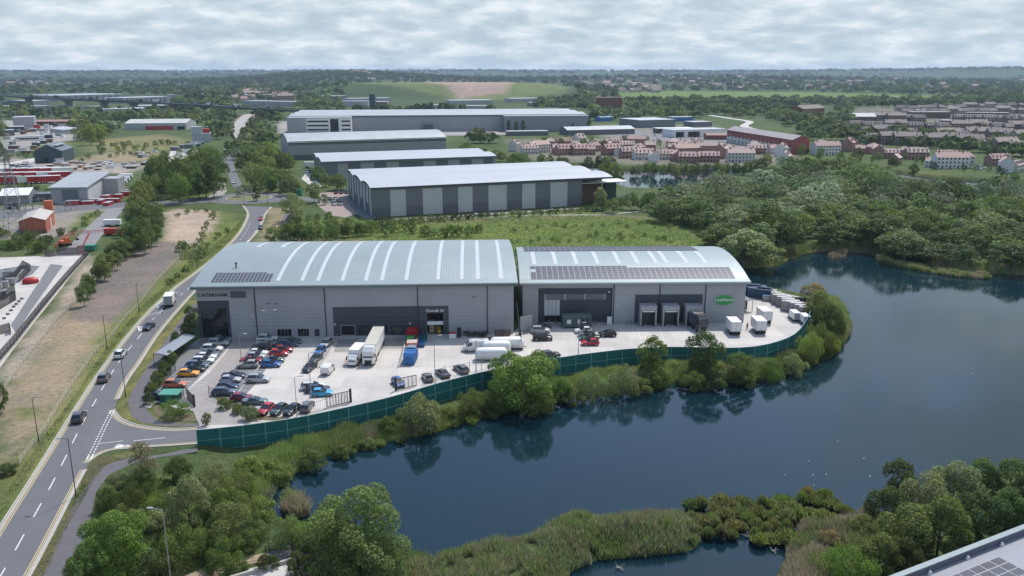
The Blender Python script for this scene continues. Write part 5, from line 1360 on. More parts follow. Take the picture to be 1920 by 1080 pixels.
bs = Frame(P(*Z1(222,838)), P(*Z1(392,838)), 'bin_store', 'green flat-roofed bin store among shrubs at the car park entrance', 'bin store')
mb = MB(); mb.box(0, bs.L, 0, 2.4, 0, 1.5); mb.build('wall', M_('timber_green', (.03,.10,.075), .8, 0, .15, 1, ribs=(0,.2,.01)), bs.o)
mb = MB(); mb.box(-.3, bs.L+.3, -.3, 2.7, 1.55, 1.75); mb.build('roof', M_('bin_roof_green', (.07,.26,.19), .6, 0, .08, 1), bs.o)
mb = MB(); mb.box(bs.L*.3, bs.L*.7, -.06, -.005, .1, 1.4); mb.build('door', m_greenp, bs.o)
mb = MB(); p0 = P(*Z1(55,850));
tag(sheet('slab', [Z1(55,830), Z1(160,835), Z1(120,890), Z1(60,890)], m_conc, 'small pale concrete slab beside the bin store', .05), None)
sa, sb = P(*Z1(300,470)), P(*Z1(590,265));
cs = Frame(sa, sb, 'cycle_shelter', 'long cycle shelter with a curved grey roof beside the car park', 'shelter')
n_ = 12; mb = MB(); W_ = 3.2
for k in range(8):
 u0, u1 = k/8, (k+1)/8
 f_ = lambda u: (W_*u, 1.9+1.0*math.sin(PI*.5*(.35+u*.65)) - (.25 if u > .8 else 0)*(u-.8)*5)
 (a0, z0), (a1, z1) = f_(u0), f_(u1)
 mb.quad((0,a0,z0),(cs.L,a0,z0),(cs.L,a1,z1),(0,a1,z1)); mb.quad((0,a0,z0-.06),(0,a1,z1-.06),(cs.L,a1,z1-.06),(cs.L,a0,z0-.06))
mb.build('roof', M_('shelter_roof', (.27,.28,.30), .35, .2, .08, .5, ribs=(0,1.5,.03)), cs.o)
for k in range(5):
 x = cs.L*k/4; mb = MB(); mb.tube((x,W_-.2,0),(x,W_-.2,2.75),.06); mb.tube((x,W_-.2,2.7),(x,.1,2.45),.04); mb.build('post', m_black, cs.o)
for k in range(7):
 x = cs.L*(.16+.12*k); t = empty('bicycle', cs.M @ Vector((x, .9, .05)), cs.rz+PI/2+.15); tag(t, 'dark bicycle leaning in the cycle shelter, %s from the bin store end' % ordn(k), 'bicycle', 'bicycles in the cycle shelter')
 for xx in (-.5, .5):
  mb = MB(); N_ = 12
  for j in range(N_):
   a0, a1 = 2*PI*j/N_, 2*PI*(j+1)/N_; mb.tube((xx+.34*math.cos(a0),0,.34+.34*math.sin(a0)),(xx+.34*math.cos(a1),0,.34+.34*math.sin(a1)),.025,n=4,cap=False)
  mb.build('wheel', m_rubber, t)
 mb = MB()
 for q0, q1 in (((-.5,0,.34),(-.15,0,.85)),((-.5,0,.34),(-.05,0,.3)),((-.05,0,.3),(-.2,0,.95)),((-.18,0,.8),(.38,0,.85)),((-.05,0,.3),(.38,0,.8)),((.5,0,.34),(.36,0,1.0))): mb.tube(q0,q1,.022,n=4)
 mb.build('frame', m_blackish, t); mb = MB(); mb.box(-.32,-.08,-.07,.07,.95,1.0); mb.build('saddle', m_black, t); mb = MB(); mb.tube((.35,-.25,1.02),(.35,.25,1.02),.02,n=4); mb.build('handlebar', m_black, t)
gc = Frame(P(*Z4(518,520)), P(*Z4(805,512)), 'site_cabin', 'dark green site cabin in front of the recessed loading bay', 'cabin')
mb = MB(); mb.box(0, gc.L, 0, 3.0, .35, 2.8); mb.build('wall', m_greenc, gc.o)
mb = MB(); mb.box(-.1, gc.L+.1, -.12, 3.1, 2.8, 2.95); mb.build('roof', M_('cabin_roof', (.13,.17,.165), .6, 0, .1, .8), gc.o)
mb = MB(); mb.box(.3, gc.L-.3, .2, 2.8, .06, .35); mb.build('base', m_black, gc.o)
for x in (.9, 4.0, gc.L-3.4):
 mb = MB(); mb.box(x, x+1.0, -.07, -.005, 1.2, 2.2); f_ = mb.build('window', m_white if x != 4.0 else m_glass, gc.o); mb = MB(); mb.box(x-.06, x+1.06, -.05, -.002, 1.13, 1.19); mb.build('sill', m_metal, f_)
mb = MB(); mb.box(gc.L-1.6, gc.L-.7, -.06, -.005, .4, 2.5); mb.build('door', m_dark, gc.o)
hb = Frame(P(*Z3(838,350)), P(*Z3(960,330)), 'hoarding', 'pale grey solid hoarding panel standing between the two warehouses', 'hoarding')
mb = MB(); mb.box(0, hb.L, -.05, .05, .5, 4.0); mb.build('board', m_roofG, hb.o)
for k in range(4): x = hb.L*k/3; mb = MB(); mb.box(x-.06, x+.06, .05, .2, 0, 4.1); mb.build('post', m_blackish, hb.o)
for (x, y), z, lab in [((850,520), 9.0, 'tall thin dark pole rising between the two warehouses')]:
 p = P(*Z3(x,y)); t = empty('pole', (p.x,p.y,.03)); tag(t, lab, 'pole'); mb = MB(); mb.tube((0,0,0),(-1.0,9,8.5),.16,.12,n=8); mb.build('shaft', m_black, t); mb = MB(); mb.cbox((0,0,0),(.5,.5,.2)); mb.build('base_plate', m_blackish, t)
railing([P(*Z3(850,520)), P(*Z3(838,400)), P(972,612)], 3.0, 'dark paling fence running back between the two warehouses', sp=.2)
ts = Frame(P(*Z3(585,405)), P(*Z3(735,402)), 'timber_store', 'brown slatted timber store against the warehouse wall', 'store')
mb = MB()
for k in range(11): z = .15+k*.19; mb.box(0, ts.L, 0, .05, z, z+.13)
mb.build('slats', m_rust, ts.o); mb = MB()
for x in (0, ts.L/2, ts.L): mb.box(x-.06, x+.06, .05, .2, 0, 2.4)
mb.build('posts', m_brickb, ts.o)
def skip(px, py, s_, col, lab, hd=0, cat='skip', name='skip', open_=True, grp=None):
 p = P(px, py, .5); t = empty(name, (p.x,p.y,.05), math.radians(hd)); tag(t, lab, cat, grp)
 L_, W_, H_ = s_; a, b = L_/2, W_/2; mb = MB(); tl = .85
 vs = [(-a*tl,-b*.92,.1),(a*tl,-b*.92,.1),(a*tl,b*.92,.1),(-a*tl,b*.92,.1),(-a,-b,H_),(a,-b,H_),(a,b,H_),(-a,b,H_),(-a+.1,-b+.1,H_),(a-.1,-b+.1,H_),(a-.1,b-.1,H_),(-a+.1,b-.1,H_),(-a*tl,-b*.85,.25),(a*tl,-b*.85,.25),(a*tl,b*.85,.25),(-a*tl,b*.85,.25)]
 mb.add(vs, [(0,3,2,1),(0,1,5,4),(1,2,6,5),(2,3,7,6),(3,0,4,7),(4,5,9,8),(5,6,10,9),(6,7,11,10),(7,4,8,11),(8,9,13,12),(9,10,14,13),(10,11,15,14),(11,8,12,15),(12,13,14,15)])
 mb.build('body', col, t)
 mb = MB();
 for x in (-a*.6, 0, a*.6):
  mb.box(x-.05, x+.05, -b-.03, -b+.06, .2, H_)
 mb.build('ribs', col, t)
 return t
hdA = math.degrees(fa.rz)
t = skip(*Z2(1262,150), (5.5,2.3,2.2), m_redp, 'red skip closest to the wall in the row beside the ramp', 85+hdA)
mb = MB(); mb.box(-2.5,2.5,-1.05,1.05,1.75,1.95); mb.build('load', M_('red_plastic', (.50,.03,.04), .5, 0, .15, 2), t)
t = skip(*Z2(1240,215), (2.6,1.9,1.5), m_greenp, 'green skip of loose waste between the red and orange skips', 85+hdA)
mb = MB(); mb.box(-1.1,1.1,-.8,.8,1.0,1.4); mb.build('load', M_('green_waste', (.10,.30,.06), .8, 0, .5, 3), t)
t = skip(*Z2(1258,262), (2.4,2.6,1.5), m_orange, 'orange-topped skip in the row beside the ramp', 0+hdA)
mb = MB(); mb.box(-1.1,1.1,-1.2,1.2,1.3,1.55); mb.build('load', M_('pale_debris', (.5,.42,.38), .85, 0, .4, 3), t)
skip(*Z2(1345,245), (2.0,1.8,1.1), m_bluep, 'low blue skip alone to the right of the row', hdA)
skip(*Z2(1365,195), (2.2,1.4,1.5), M_('teal_paint', (.02,.10,.13), .5), 'dark teal skip beside the goods entrance', hdA)
t = empty('compactor', tuple(P(*Z2(1245,385), .6).xy)+(.05,), math.radians(88)); tag(t, 'bright blue waste compactor at the front of the skip row', 'compactor')
mb = MB(); mb.loft([[(-3.1,-1.1,.2),(-3.1,1.1,.2),(-3.1,1.1,1.9),(-3.1,-1.1,1.9)],[(-2.6,-1.2,.15),(-2.6,1.2,.15),(-2.6,1.2,2.4),(-2.6,-1.2,2.4)],[(1.4,-1.2,.15),(1.4,1.2,.15),(1.4,1.2,2.4),(1.4,-1.2,2.4)],[(3.0,-1.15,.2),(3.0,1.15,.2),(3.0,1.15,1.5),(3.0,-1.15,1.5)]]); mb.build('body', m_bluep, t)
mb = MB(); mb.box(.6,2.3,-.9,.9,2.1,2.75); mb.build('hopper', M_('blue_grey_paint', (.18,.24,.32), .5), t)
mb = MB(); [mb.box(x,x+.08,-1.26,1.26,.2,2.46) for x in (-2.4,-1.4,-.4,.6)]; mb.build('ribs', m_bluep, t)
t = skip(840+ -1, 0, (1,1,1), m_white, '', 0) if False else None
def crate(px, py, s_, mats, lab, cat='crate', hd=0, name='crate', grp=None, lid=None):
 p = P(px, py, s_[2]*.5); t = empty(name, (p.x,p.y,.05), math.radians(hd)); tag(t, lab, cat, grp)
 L_, W_, H_ = s_; mb = MB(); mb.box(-L_/2,L_/2,-W_/2,W_/2,.12,H_); mb.build('body', mats[0], t)
 mb = MB(); [mb.box(-L_/2,L_/2,y-.06,y+.06,0,.12) for y in (-W_*.4,0,W_*.4)]; mb.build('skids', m_pallet, t)
 if len(mats) > 1: mb = MB(); mb.box(-L_/2-.04,L_/2+.04,-W_/2-.04,W_/2+.04,H_,H_+.14); mb.build('lid', mats[1], t)
 return t
crate(*Z3(155,378), (1.5,1.1,1.3), [m_white, m_redp], 'white bin with red lid to the right of the goods entrance', 'bin', hdA, 'bin')
crate(*Z3(221,345), (1.0,.5,2.4), [m_black], 'tall black cabinet against the warehouse wall', 'cabinet', hdA, 'cabinet')
crate(*Z3(545,425), (1.6,1.4,1.8), [m_rust, m_blackish], 'dark metal stillage behind the white van', 'stillage', hdA, 'stillage')
for k, (x, y) in enumerate([(300,372),(350,385),(400,378),(455,388),(480,375)]):
 pp = P(*Z3(x,y)); t = empty('steel_rack', (pp.x,pp.y,.04), fa.rz); tag(t, 'low dark steel rack along the wall, %s from the goods entrance' % ordn(k), 'rack', 'low racks along the warehouse wall')
 mb = MB(); [mb.box(-.8+i*.5,-.75+i*.5,-.4,.4,0,.9) for i in range(4)]; mb.box(-.85,.85,-.42,.42,.55,.6); mb.box(-.85,.85,-.42,.42,.88,.92); mb.build('frame', m_blackish, t)
def lowwall(a, b, h0, h1, lab, rail=True, w_=.28, mat=None):
 a, b = P(*a), P(*b); L_ = (b-a).length; t = empty('ramp_wall', (a.x,a.y,.03), math.atan2(b.y-a.y, b.x-a.x)); tag(t, lab, 'wall')
 mb = MB(); mb.add([(0,-w_/2,0),(L_,-w_/2,0),(L_,w_/2,0),(0,w_/2,0),(0,-w_/2,h0),(L_,-w_/2,h1),(L_,w_/2,h1),(0,w_/2,h0)], [(4,5,6,7),(0,1,5,4),(1,2,6,5),(2,3,7,6),(3,0,4,7)]); mb.build('wall', mat or m_conc, t)
 if rail:
  mb = MB(); k = int(L_/1.8)
  for j in range(k+1): x = L_*j/k; mb.tube((x,0,.2),(x,0,1.2),.03,n=5)
  for z in (.7, 1.2): mb.tube((0,0,z),(L_,0,z),.03,n=5)
  mb.build('handrail', m_metal, t)
lowwall(Z2(320,485), Z2(500,190), .2, .3, 'concrete kerb wall with handrail beside the line of four cars')
lowwall(Z2(560,470), Z2(690,195), .25, .5, 'low brownish ramp wall left of the white box lorry', False, mat=M_('ramp_wall_stained', (.36,.28,.25), .85, 0, .2, .7))
lowwall(Z2(1125,480), Z2(1200,190), .25, .45, 'low concrete ramp wall beside the skips')
lowwall(Z2(735,485), Z2(760,395), .2, .25, 'short low ramp wall between the two backed lorries', False)
def darkramp(a, lab):
 sheet('ramp', a, M_('ramp_concrete', (.30,.28,.255), .9, 0, .12, .3, stain=((.20,.19,.17), .4, .6)), lab, .037)
darkramp([Z2(460,325), Z2(505,195), Z2(565,195), Z2(690,190), Z2(625,325)], 'stained sunken dock ramp in front of the framed dock door')
darkramp([Z2(960,240), Z2(975,185), Z2(1195,185), Z2(1180,290), Z2(940,295)], 'stained dock ramp to the right of the long lorry')
# ---------------------------------------------------------------- end-yard goods
hdB = math.degrees(fb.rz)
def container(px, py, L_, lab, hd, mat=m_navy, grp=None, H_=2.6, W_=2.4):
 p = P(px, py, 1.0); t = empty('shipping_container', (p.x,p.y,.05), math.radians(hd)); tag(t, lab, 'container', grp)
 mb = MB(); mb.box(-L_/2,L_/2,-W_/2,W_/2,.1,H_); mb.build('body', mat, t)
 mb = MB(); mb.box(-L_/2-.04,L_/2+.04,-W_/2-.04,W_/2+.04,H_,H_+.08)
 for x in (-L_/2, L_/2-.12):
  for y in (-W_/2-.03, W_/2-.09): mb.box(x,x+.12,y,y+.12,.1,H_)
 mb.build('frame', mat, t); mb = MB(); [mb.tube((L_/2+.05,y,.3),(L_/2+.05,y,H_-.2),.03,n=4) for y in (-.8,-.3,.3,.8)]; mb.build('door_bars', m_metal, t)
for k, (x, y, L_, hd) in enumerate([(1405,545,6,-8),(1415,547,6,-12),(1424,551,6,-20),(1433,553,4,-25)]):
 container(x, y, L_, 'navy container, %s from the warehouse corner in the end yard' % ordn(k), hd, grp='navy containers in the end yard')
cc = []
e = 0
for row in range(3):
 for k in range(7):
  px = 1449+k*8.4+row*3; py = 553.5+k*3.9+row*4.3
  cc.append((px, py))
cc += [(1473+k*8.5, 574+j*4.8+k*1.2) for k in range(3) for j in range(1)]
cc = cc[:24]
def mk_crate():
 t = empty('caged_crate'); mb = MB(); mb.box(-.95,.95,-.6,.6,.15,1.2); mb.build('load', m_cage, t)
 mb = MB(); [mb.box(-1,1,y-.06,y+.06,0,.14) for y in (-.55,0,.55)]; mb.build('pallet', m_pallet, t)
 mb = MB()
 for x in (-1,-.33,.33,1): mb.tube((x,-.63,.1),(x,-.63,1.25),.03,n=4); mb.tube((x,.63,.1),(x,.63,1.25),.03,n=4)
 for z in (.5,.9,1.25):
  for y in (-.63,.63): mb.tube((-1,y,z),(1,y,z),.025,n=4)
 mb.build('cage', m_metal, t); mb = MB(); mb.box(-.95,.95,-.6,.6,1.2,1.3); mb.build('top_sheet', M_('top_sheet_grey', (.42,.40,.38), .7, 0, .25, .5), t)
 return freeze(t)
CR = mk_crate()
for i, (px, py) in enumerate(cc):
 p = P(px, py, 1.2); lv_ = ('bottom', 'topmost')
 r_, k_ = (i//7, i % 7) if i < 21 else (3, i-21)
 rown = ('back', 'middle', 'front', 'separate short')[r_]
 for j in range(2):
  tag(stamp(CR, (p.x, p.y, .05+j*1.34), math.radians(-22+rnd.uniform(-3,3))), '%s grey caged crate of the %s stack from the containers, %s row' % (lv_[j], ordn(k_), rown), 'crate', 'caged crates stacked in the end yard')
discard(CR)
m_bluecov = M_('blue_tarp', (.05,.14,.26), .6)
crate(*Z5(1062,320), (1.8,1.3,1.4), [m_cage, m_bluecov], 'blue-lidded crate in front of the caged crates', hd=-20)
crate(*Z5(1325,395), (1.7,1.4,1.0), [m_bluep, M_('bright_blue_lid', (.04,.2,.5), .5)], 'low bright blue bin beside the black skips', 'bin', -20, 'bin')
skip(*Z5(1375,375), (3.2,2.0,2.0), m_black, 'black skip beside the caged crates', -25)
skip(*Z5(1435,380), (3.0,2.0,2.0), M_('dark_green_paint', (.015,.04,.03), .6), 'very dark green skip second beside the caged crates', -25)
crate(*Z5(1480,425), (2.2,1.8,2.6), [m_navy, m_rust], 'tall dark blue cabinet with rusty top beside the fence end', 'cabinet', -20, 'cabinet')
for k, (x, y) in enumerate([(1110,325),(1145,335),(1130,350),(1160,368),(1195,352)]):
 pp = P(*Z5(x,y)); t = empty('pallet', (pp.x,pp.y,.05), rnd.uniform(-.6,.3)); tag(t, 'loose brown pallet on the end yard, %s from the blue-lidded crate' % ordn(k), 'pallet', 'loose pallets in the end yard')
 for j in range(2):
  z = j*.15; mb = MB(); [mb.box(-.6+i*.26,-.44+i*.26,-.5,.5,z+.1,z+.13) for i in range(5)]; [mb.box(-.6,.6,y_-.05,y_+.05,z,z+.1) for y_ in (-.45,0,.45)]; mb.build('deck', m_pallet, t)
p = P(*Z5(850,460)); cw = Frame(P(*Z5(846,462)), P(*Z5(925,455)), 'lean_to_shelter', 'dark lean-to shelter at the corner of the solar-roofed warehouse', 'shelter')
mb = MB(); mb.box(0, cw.L, 0, 6, 3.0, 3.12); mb.build('roof', m_mid, cw.o); mb = MB(); mb.box(.1, cw.L-.1, 2.5, 5.9, .05, 2.9); mb.build('inner_store', m_blackish, cw.o)
for x in (.1, cw.L-.1): mb = MB(); mb.tube((x,.1,0),(x,.1,3.0),.08); mb.build('post', m_metal, cw.o)
mb = MB(); [mb.box(.1, cw.L-.1, .05, .1, z, z+.04) for z in (.4,.8,1.2,1.6)]; mb.build('slats', m_blackish, cw.o)
def person(px, py, hd, lab):
 p = P(px, py, .03); t = empty('person', (p.x,p.y,.05), math.radians(hd)); tag(t, lab, 'person')
 me = bpy.data.meshes.new('body'); V = [(0,0,.95),(0,0,1.15),(0,0,1.40),(0,.02,1.50),(0,.03,1.62),(0,.03,1.70),(-.10,0,.88),(-.11,.03,.48),(-.12,-.02,.07),(-.12,.14,.03),(.10,0,.88),(.12,-.06,.48),(.13,-.14,.08),(.13,.02,.03),(-.20,0,1.38),(-.26,-.02,1.10),(-.24,.10,.86),(.20,0,1.38),(.27,.02,1.12),(.24,.14,.90),(-.23,.14,.78),(.22,.19,.82)]
 E = [(0,1),(1,2),(2,3),(3,4),(4,5),(0,6),(6,7),(7,8),(8,9),(0,10),(10,11),(11,12),(12,13),(2,14),(14,15),(15,16),(2,17),(17,18),(18,19),(16,20),(19,21)]
 R = [.15,.14,.16,.055,.10,.09,.09,.065,.045,.04,.09,.065,.045,.04,.065,.05,.035,.065,.05,.035,.03,.03]
 me.from_pydata(V, E, []); o = bpy.data.objects.new('body', me); COL.objects.link(o); o.parent = t
 md = o.modifiers.new('s', 'SKIN'); sv = me.skin_vertices[0].data
 for i, r in enumerate(R): sv[i].radius = (r, r*.8)
 sv[0].use_root = True
 o.modifiers.new('b', 'SUBSURF').levels = 1; me.materials.append(m_skin)
 mb = MB(); mb.loft([[(.19*math.cos(a)*k,.14*math.sin(a)*k,z) for a in [2*PI*j/10 for j in range(10)]] for z, k in ((.92,1.0),(1.15,.98),(1.38,1.08),(1.46,.7))]); mb.build('jacket', m_hiviz, t, smooth=True)
 for s_, q in ((-1,((-.10,0,.93),(-.11,.03,.48),(-.12,-.02,.1))),(1,((.10,0,.93),(.12,-.06,.48),(.13,-.14,.1)))):
  mb = MB(); mb.tube(q[0], q[1], .115, .085, n=8); mb.tube(q[1], q[2], .085, .065, n=8); mb.build('trouser_leg', m_cloth, t)
 mb = MB(); mb.loft([[(.105*math.cos(a)*k,.03+.105*math.sin(a)*k,z) for a in [2*PI*j/10 for j in range(10)]] for z, k in ((1.66,1.0),(1.72,.95),(1.78,.5))]); mb.build('hair', m_black, t, smooth=True)
person(*Z5(868,635), 200, 'person in a yellow vest and dark trousers standing between the white trailers')
# ---------------------------------------------------------------- lamp posts
def lamp(px, py, h, lab, arm=(1,0), double=False, mat=None, al=.9, grp='street lamps along the main road', z=.0, name='street_lamp'):
 mat = mat or m_metal; p = P(px, py, z); t = empty(name, p); tag(t, lab, 'street lamp', grp)
 mb = MB(); mb.tube((0,0,0),(0,0,1.2),.11,.09,n=8); mb.tube((0,0,1.2),(0,0,h),.075,.05,n=8); mb.build('post', mat, t)
 d = Vector((arm[0], arm[1], 0)).normalized()
 for s_ in ((1,-1) if double else (1,)):
  e_ = d*al*s_
  mb = MB(); mb.tube((0,0,h-.05), Vector((e_.x,e_.y,h+.12)), .035, n=6); mb.build('arm', mat, t)
  M = Matrix.Translation(Vector((e_.x,e_.y,h+.1))) @ Matrix.Rotation(math.atan2(e_.y,e_.x), 4, 'Z')
  mb = MB(); mb.box(-.05,.7,-.16,.16,-.05,.06,0,M); mb.build('lantern', m_metal if mat is not m_metal else m_roofG, t)
rd = (-.8,.3)
lamp(143,932,9.2,'tall dark street lamp on the right verge nearest the bottom corner',(-1,-.1),mat=m_blackish)
lamp(236,745,9.0,'street lamp on the right verge just above the side road',(-1,.2),mat=m_blackish)
lamp(73,830,8.0,'dark street lamp on the left verge beside the timber fence, opposite the junction',(1,.1),mat=m_blackish)
lamp(201,655,8.0,'dark street lamp on the left verge beside the dry field',(1,.1),mat=m_blackish)
lamp(261,585,7.5,'dark street lamp on the left verge above the lay-by start',(1,.1),mat=m_blackish)
lamp(370,503,7.5,'slim street lamp among the scrub on the left verge',(1,.1),mat=m_blackish)
lamp(321,1095,10.0,'pale lamp post with a flat lantern rising among the bottom trees',(-1,.1),mat=M_('grey_paint_pale', (.38,.38,.37), .5),al=1.2)
for i, (x, y) in enumerate([(443,368),(408,380),(458,384),(526,374),(503,395),(372,360)]):
 lamp(x, y, 8, 'thin dark street lamp round the roundabout, %s of six' % ordn(i), (1,0), mat=m_blackish, grp='street lamps round the roundabout')
gY = 'lamp posts in the warehouse yard'
for (x, y), h, dbl, lab in [(Z1(1350,600-300),9,True,'double-armed lamp post beside the office wall'), (Z1(1045,495),7.5,False,'lamp post in the middle row of cars'), (Z2(235,790),9,False,'lamp post beside the sky blue hatchback'), (Z1(1605,975),7.5,False,'short lamp post between the black car and the grey estate'),
 (Z2(1490,650),10,False,'tall pale lamp post by the green fence beside the bronze hatchback'), (Z3(393,745),7,True,'lamp post by the green fence in front of the wrapped caravans'), (Z4(672,775),7,False,'lamp post beside the red hatchback near the green fence')]:
 lamp(x, y, h, lab, (1,.2), dbl, grp=gY, z=.03)
for i, (x, y) in enumerate([Z4(1160,480), Z4(1198,478), Z4(370,470), Z4(445,470), Z4(845,475), Z4(925,478), Z2(1365,160), Z2(1405,150)]):
 p = P(x, y); t = empty('bollard', p); tag(t, 'striped bollard against the warehouse front, %s of eight' % ordn(i), 'bollard', 'bollards along the warehouse fronts')
 mb = MB(); mb.tube((0,0,0),(0,0,1.1),.11,n=8); mb.build('post', m_black, t); mb = MB(); [mb.tube((0,0,z),(0,0,z+.18),.115,n=8) for z in (.3,.75)]; mb.build('band', m_whiteM, t)
crate(*Z4(985,440), (1.1,.6,2.0), [m_white], 'white cabinet at the edge of the recessed loading bay', 'cabinet', hdB, 'cabinet')
# ---------------------------------------------------------------- timber fences either side of the dry field
def post_rail(px, lab, h=1.15):
 pts = [P(x, y, 0) for x, y in px]; o0 = pts[0].copy(); t = empty('timber_fence', o0); tag(t, lab, 'fence')
 pts = resample(smooth(pts, 2), int(sum((b-a).length for a, b in zip(pts, pts[1:]))/2.4)+1)
 pb = MB(); mb = MB()
 for i, p in enumerate(pts):
  a = p-o0; pb.cbox(a, (.12,.12,h+.1), .3)
  if i+1 < len(pts):
   b = pts[i+1]-o0
   for z in (.35,.7,h-.05): mb.add([a+Vector((0,0,z-.07)), b+Vector((0,0,z-.07)), b+Vector((0,0,z+.07)), a+Vector((0,0,z+.07)), a+Vector((.05,.03,z+.07)), b+Vector((.05,.03,z+.07))], [(0,1,2,3),(3,2,5,4)])
 pb.build('posts', m_wood, t); mb.build('rails', m_wood, t)
post_rail([(346,478),(320,503),(290,535),(262,572),(235,600),(205,638),(178,665),(150,705),(118,752),(88,803),(60,840),(37,872)], 'long timber post and rail fence between the road verge and the field')
post_rail([(147,565),(120,590),(100,610),(78,640),(52,672),(30,700),(12,728),(-15,770)], 'timber post and rail fence along the far side of the dry field')
def palisade(px, h, lab, mat=None, z0=0, step=.22, wall=0):
 pts = [P(x, y, 0) for x, y in px]; o0 = pts[0].copy(); t = empty('palisade_fence', o0); tag(t, lab, 'fence')
 L_ = sum((b-a).length for a, b in zip(pts, pts[1:])); q = resample(smooth(pts, 2) if len(pts) > 5 else smooth(pts[:2], 1)[:-1]+pts[1:], int(L_/step)+1)
 mb = MB(); rb_ = MB()
 for i in range(len(q)-1):
  a = q[i]-o0; b = a+(q[i+1]-q[i])*.8
  mb.add([a+Vector((0,0,wall)), b+Vector((0,0,wall)), b+Vector((0,0,h)), (a+b)/2+Vector((0,0,h+.15)), a+Vector((0,0,h))], [(0,1,2,3,4)])
 for i in range(0, len(q)-1, 12):
  a = q[i]-o0; b = q[min(i+12, len(q)-1)]-o0
  for z in (wall+.3, h-.4): rb_.tube(a+Vector((.04,.04,z)), b+Vector((.04,.04,z)), .03, n=4, cap=False)
  rb_.tube(a+Vector((.05,.05,0)), a+Vector((.05,.05,h)), .05, n=4)
 mb.build('pales', mat or m_black, t); rb_.build('rails', mat or m_blackish, t)
 if wall:
  k = MB(); kerb(k, rel(q, o0), .3, 0, wall); k.build('plinth', m_kerb, t)
palisade([(168,478),(150,498),(120,532),(92,566),(60,606),(30,645),(0,680),(-40,728)], 2.4, 'long dark iron palisade fence beside the compound', wall=.35)
palisade([(-10,570),(12,560),(28,545)], 2.2, 'tall mesh screen round the lower transformer bay', step=.3)
palisade([(0,541),(30,520),(44,500),(58,507),(36,530)], 2.0, 'dark mesh screen round the upper transformer bay', step=.3)
palisade([(28,546),(30,563),(0,580),(-10,590)], 2.6, 'nearest tall mesh screen at the edge of the compound', step=.3)
palisade([(84,480),(100,481),(105,479)], 2.2, 'left leaf of the brown iron entrance gate', mat=M_('gate_brown', (.11,.085,.08)))
palisade([(106,478),(146,477)], 2.4, 'wide middle leaf of the brown iron entrance gate', mat=M_('gate_brown', (.11,.085,.08)))
palisade([(146,478),(158,476)], 3.0, 'tall red-brown gate tower at the compound entrance', mat=M_('gate_red', (.2,.05,.05), .6))
palisade([(0,628),(20,622),(20,628)], 2.2, 'short dark fence return at the bottom of the compound')
p = P(57,526,.8); t = empty('covered_equipment', (p.x,p.y,.04), .3); tag(t, 'bright red sheeted equipment on the compound floor', 'covered equipment')
mb = MB(); mb.loft([[(1.9*k*math.cos(a)*(1.15),1.5*k*math.sin(a),z) for a in [2*PI*j/14 for j in range(14)]] for z, k in ((0,1.0),(.7,1.03),(1.3,.9),(1.65,.55),(1.75,.15))]); mb.build('sheet', m_redp, t, smooth=True)
mb = MB(); mb.cbox((0,0,-.02),(4.6,3.4,.06)); mb.build('base_slab', m_conc, t)
p = P(57,470,0); t = empty('height_barrier', p, .1); tag(t, 'white angled barrier arm at the top of the compound', 'barrier'); mb = MB(); mb.tube((0,0,0),(0,0,1.5),.09); mb.tube((4.5,0,0),(4.5,0,3.2),.09); mb.tube((0,0,1.2),(4.5,0,2.6),.08); mb.build('arm', m_white, t)
for i, (x, y) in enumerate([(8,598),(15,590),(21,583),(26,576),(31,571),(36,566),(41,561)]):
 p = P(x, y); t = empty('concrete_block', p, -.7); tag(t, 'small dark block beside the compound slab, %s from the bottom' % ordn(i), 'block', 'blocks in the compound'); mb = MB(); mb.cbox((0,0,0),(.9,.6,.35)); mb.cbox((0,0,.35),(.7,.4,.1)); mb.build('block', m_bay, t)
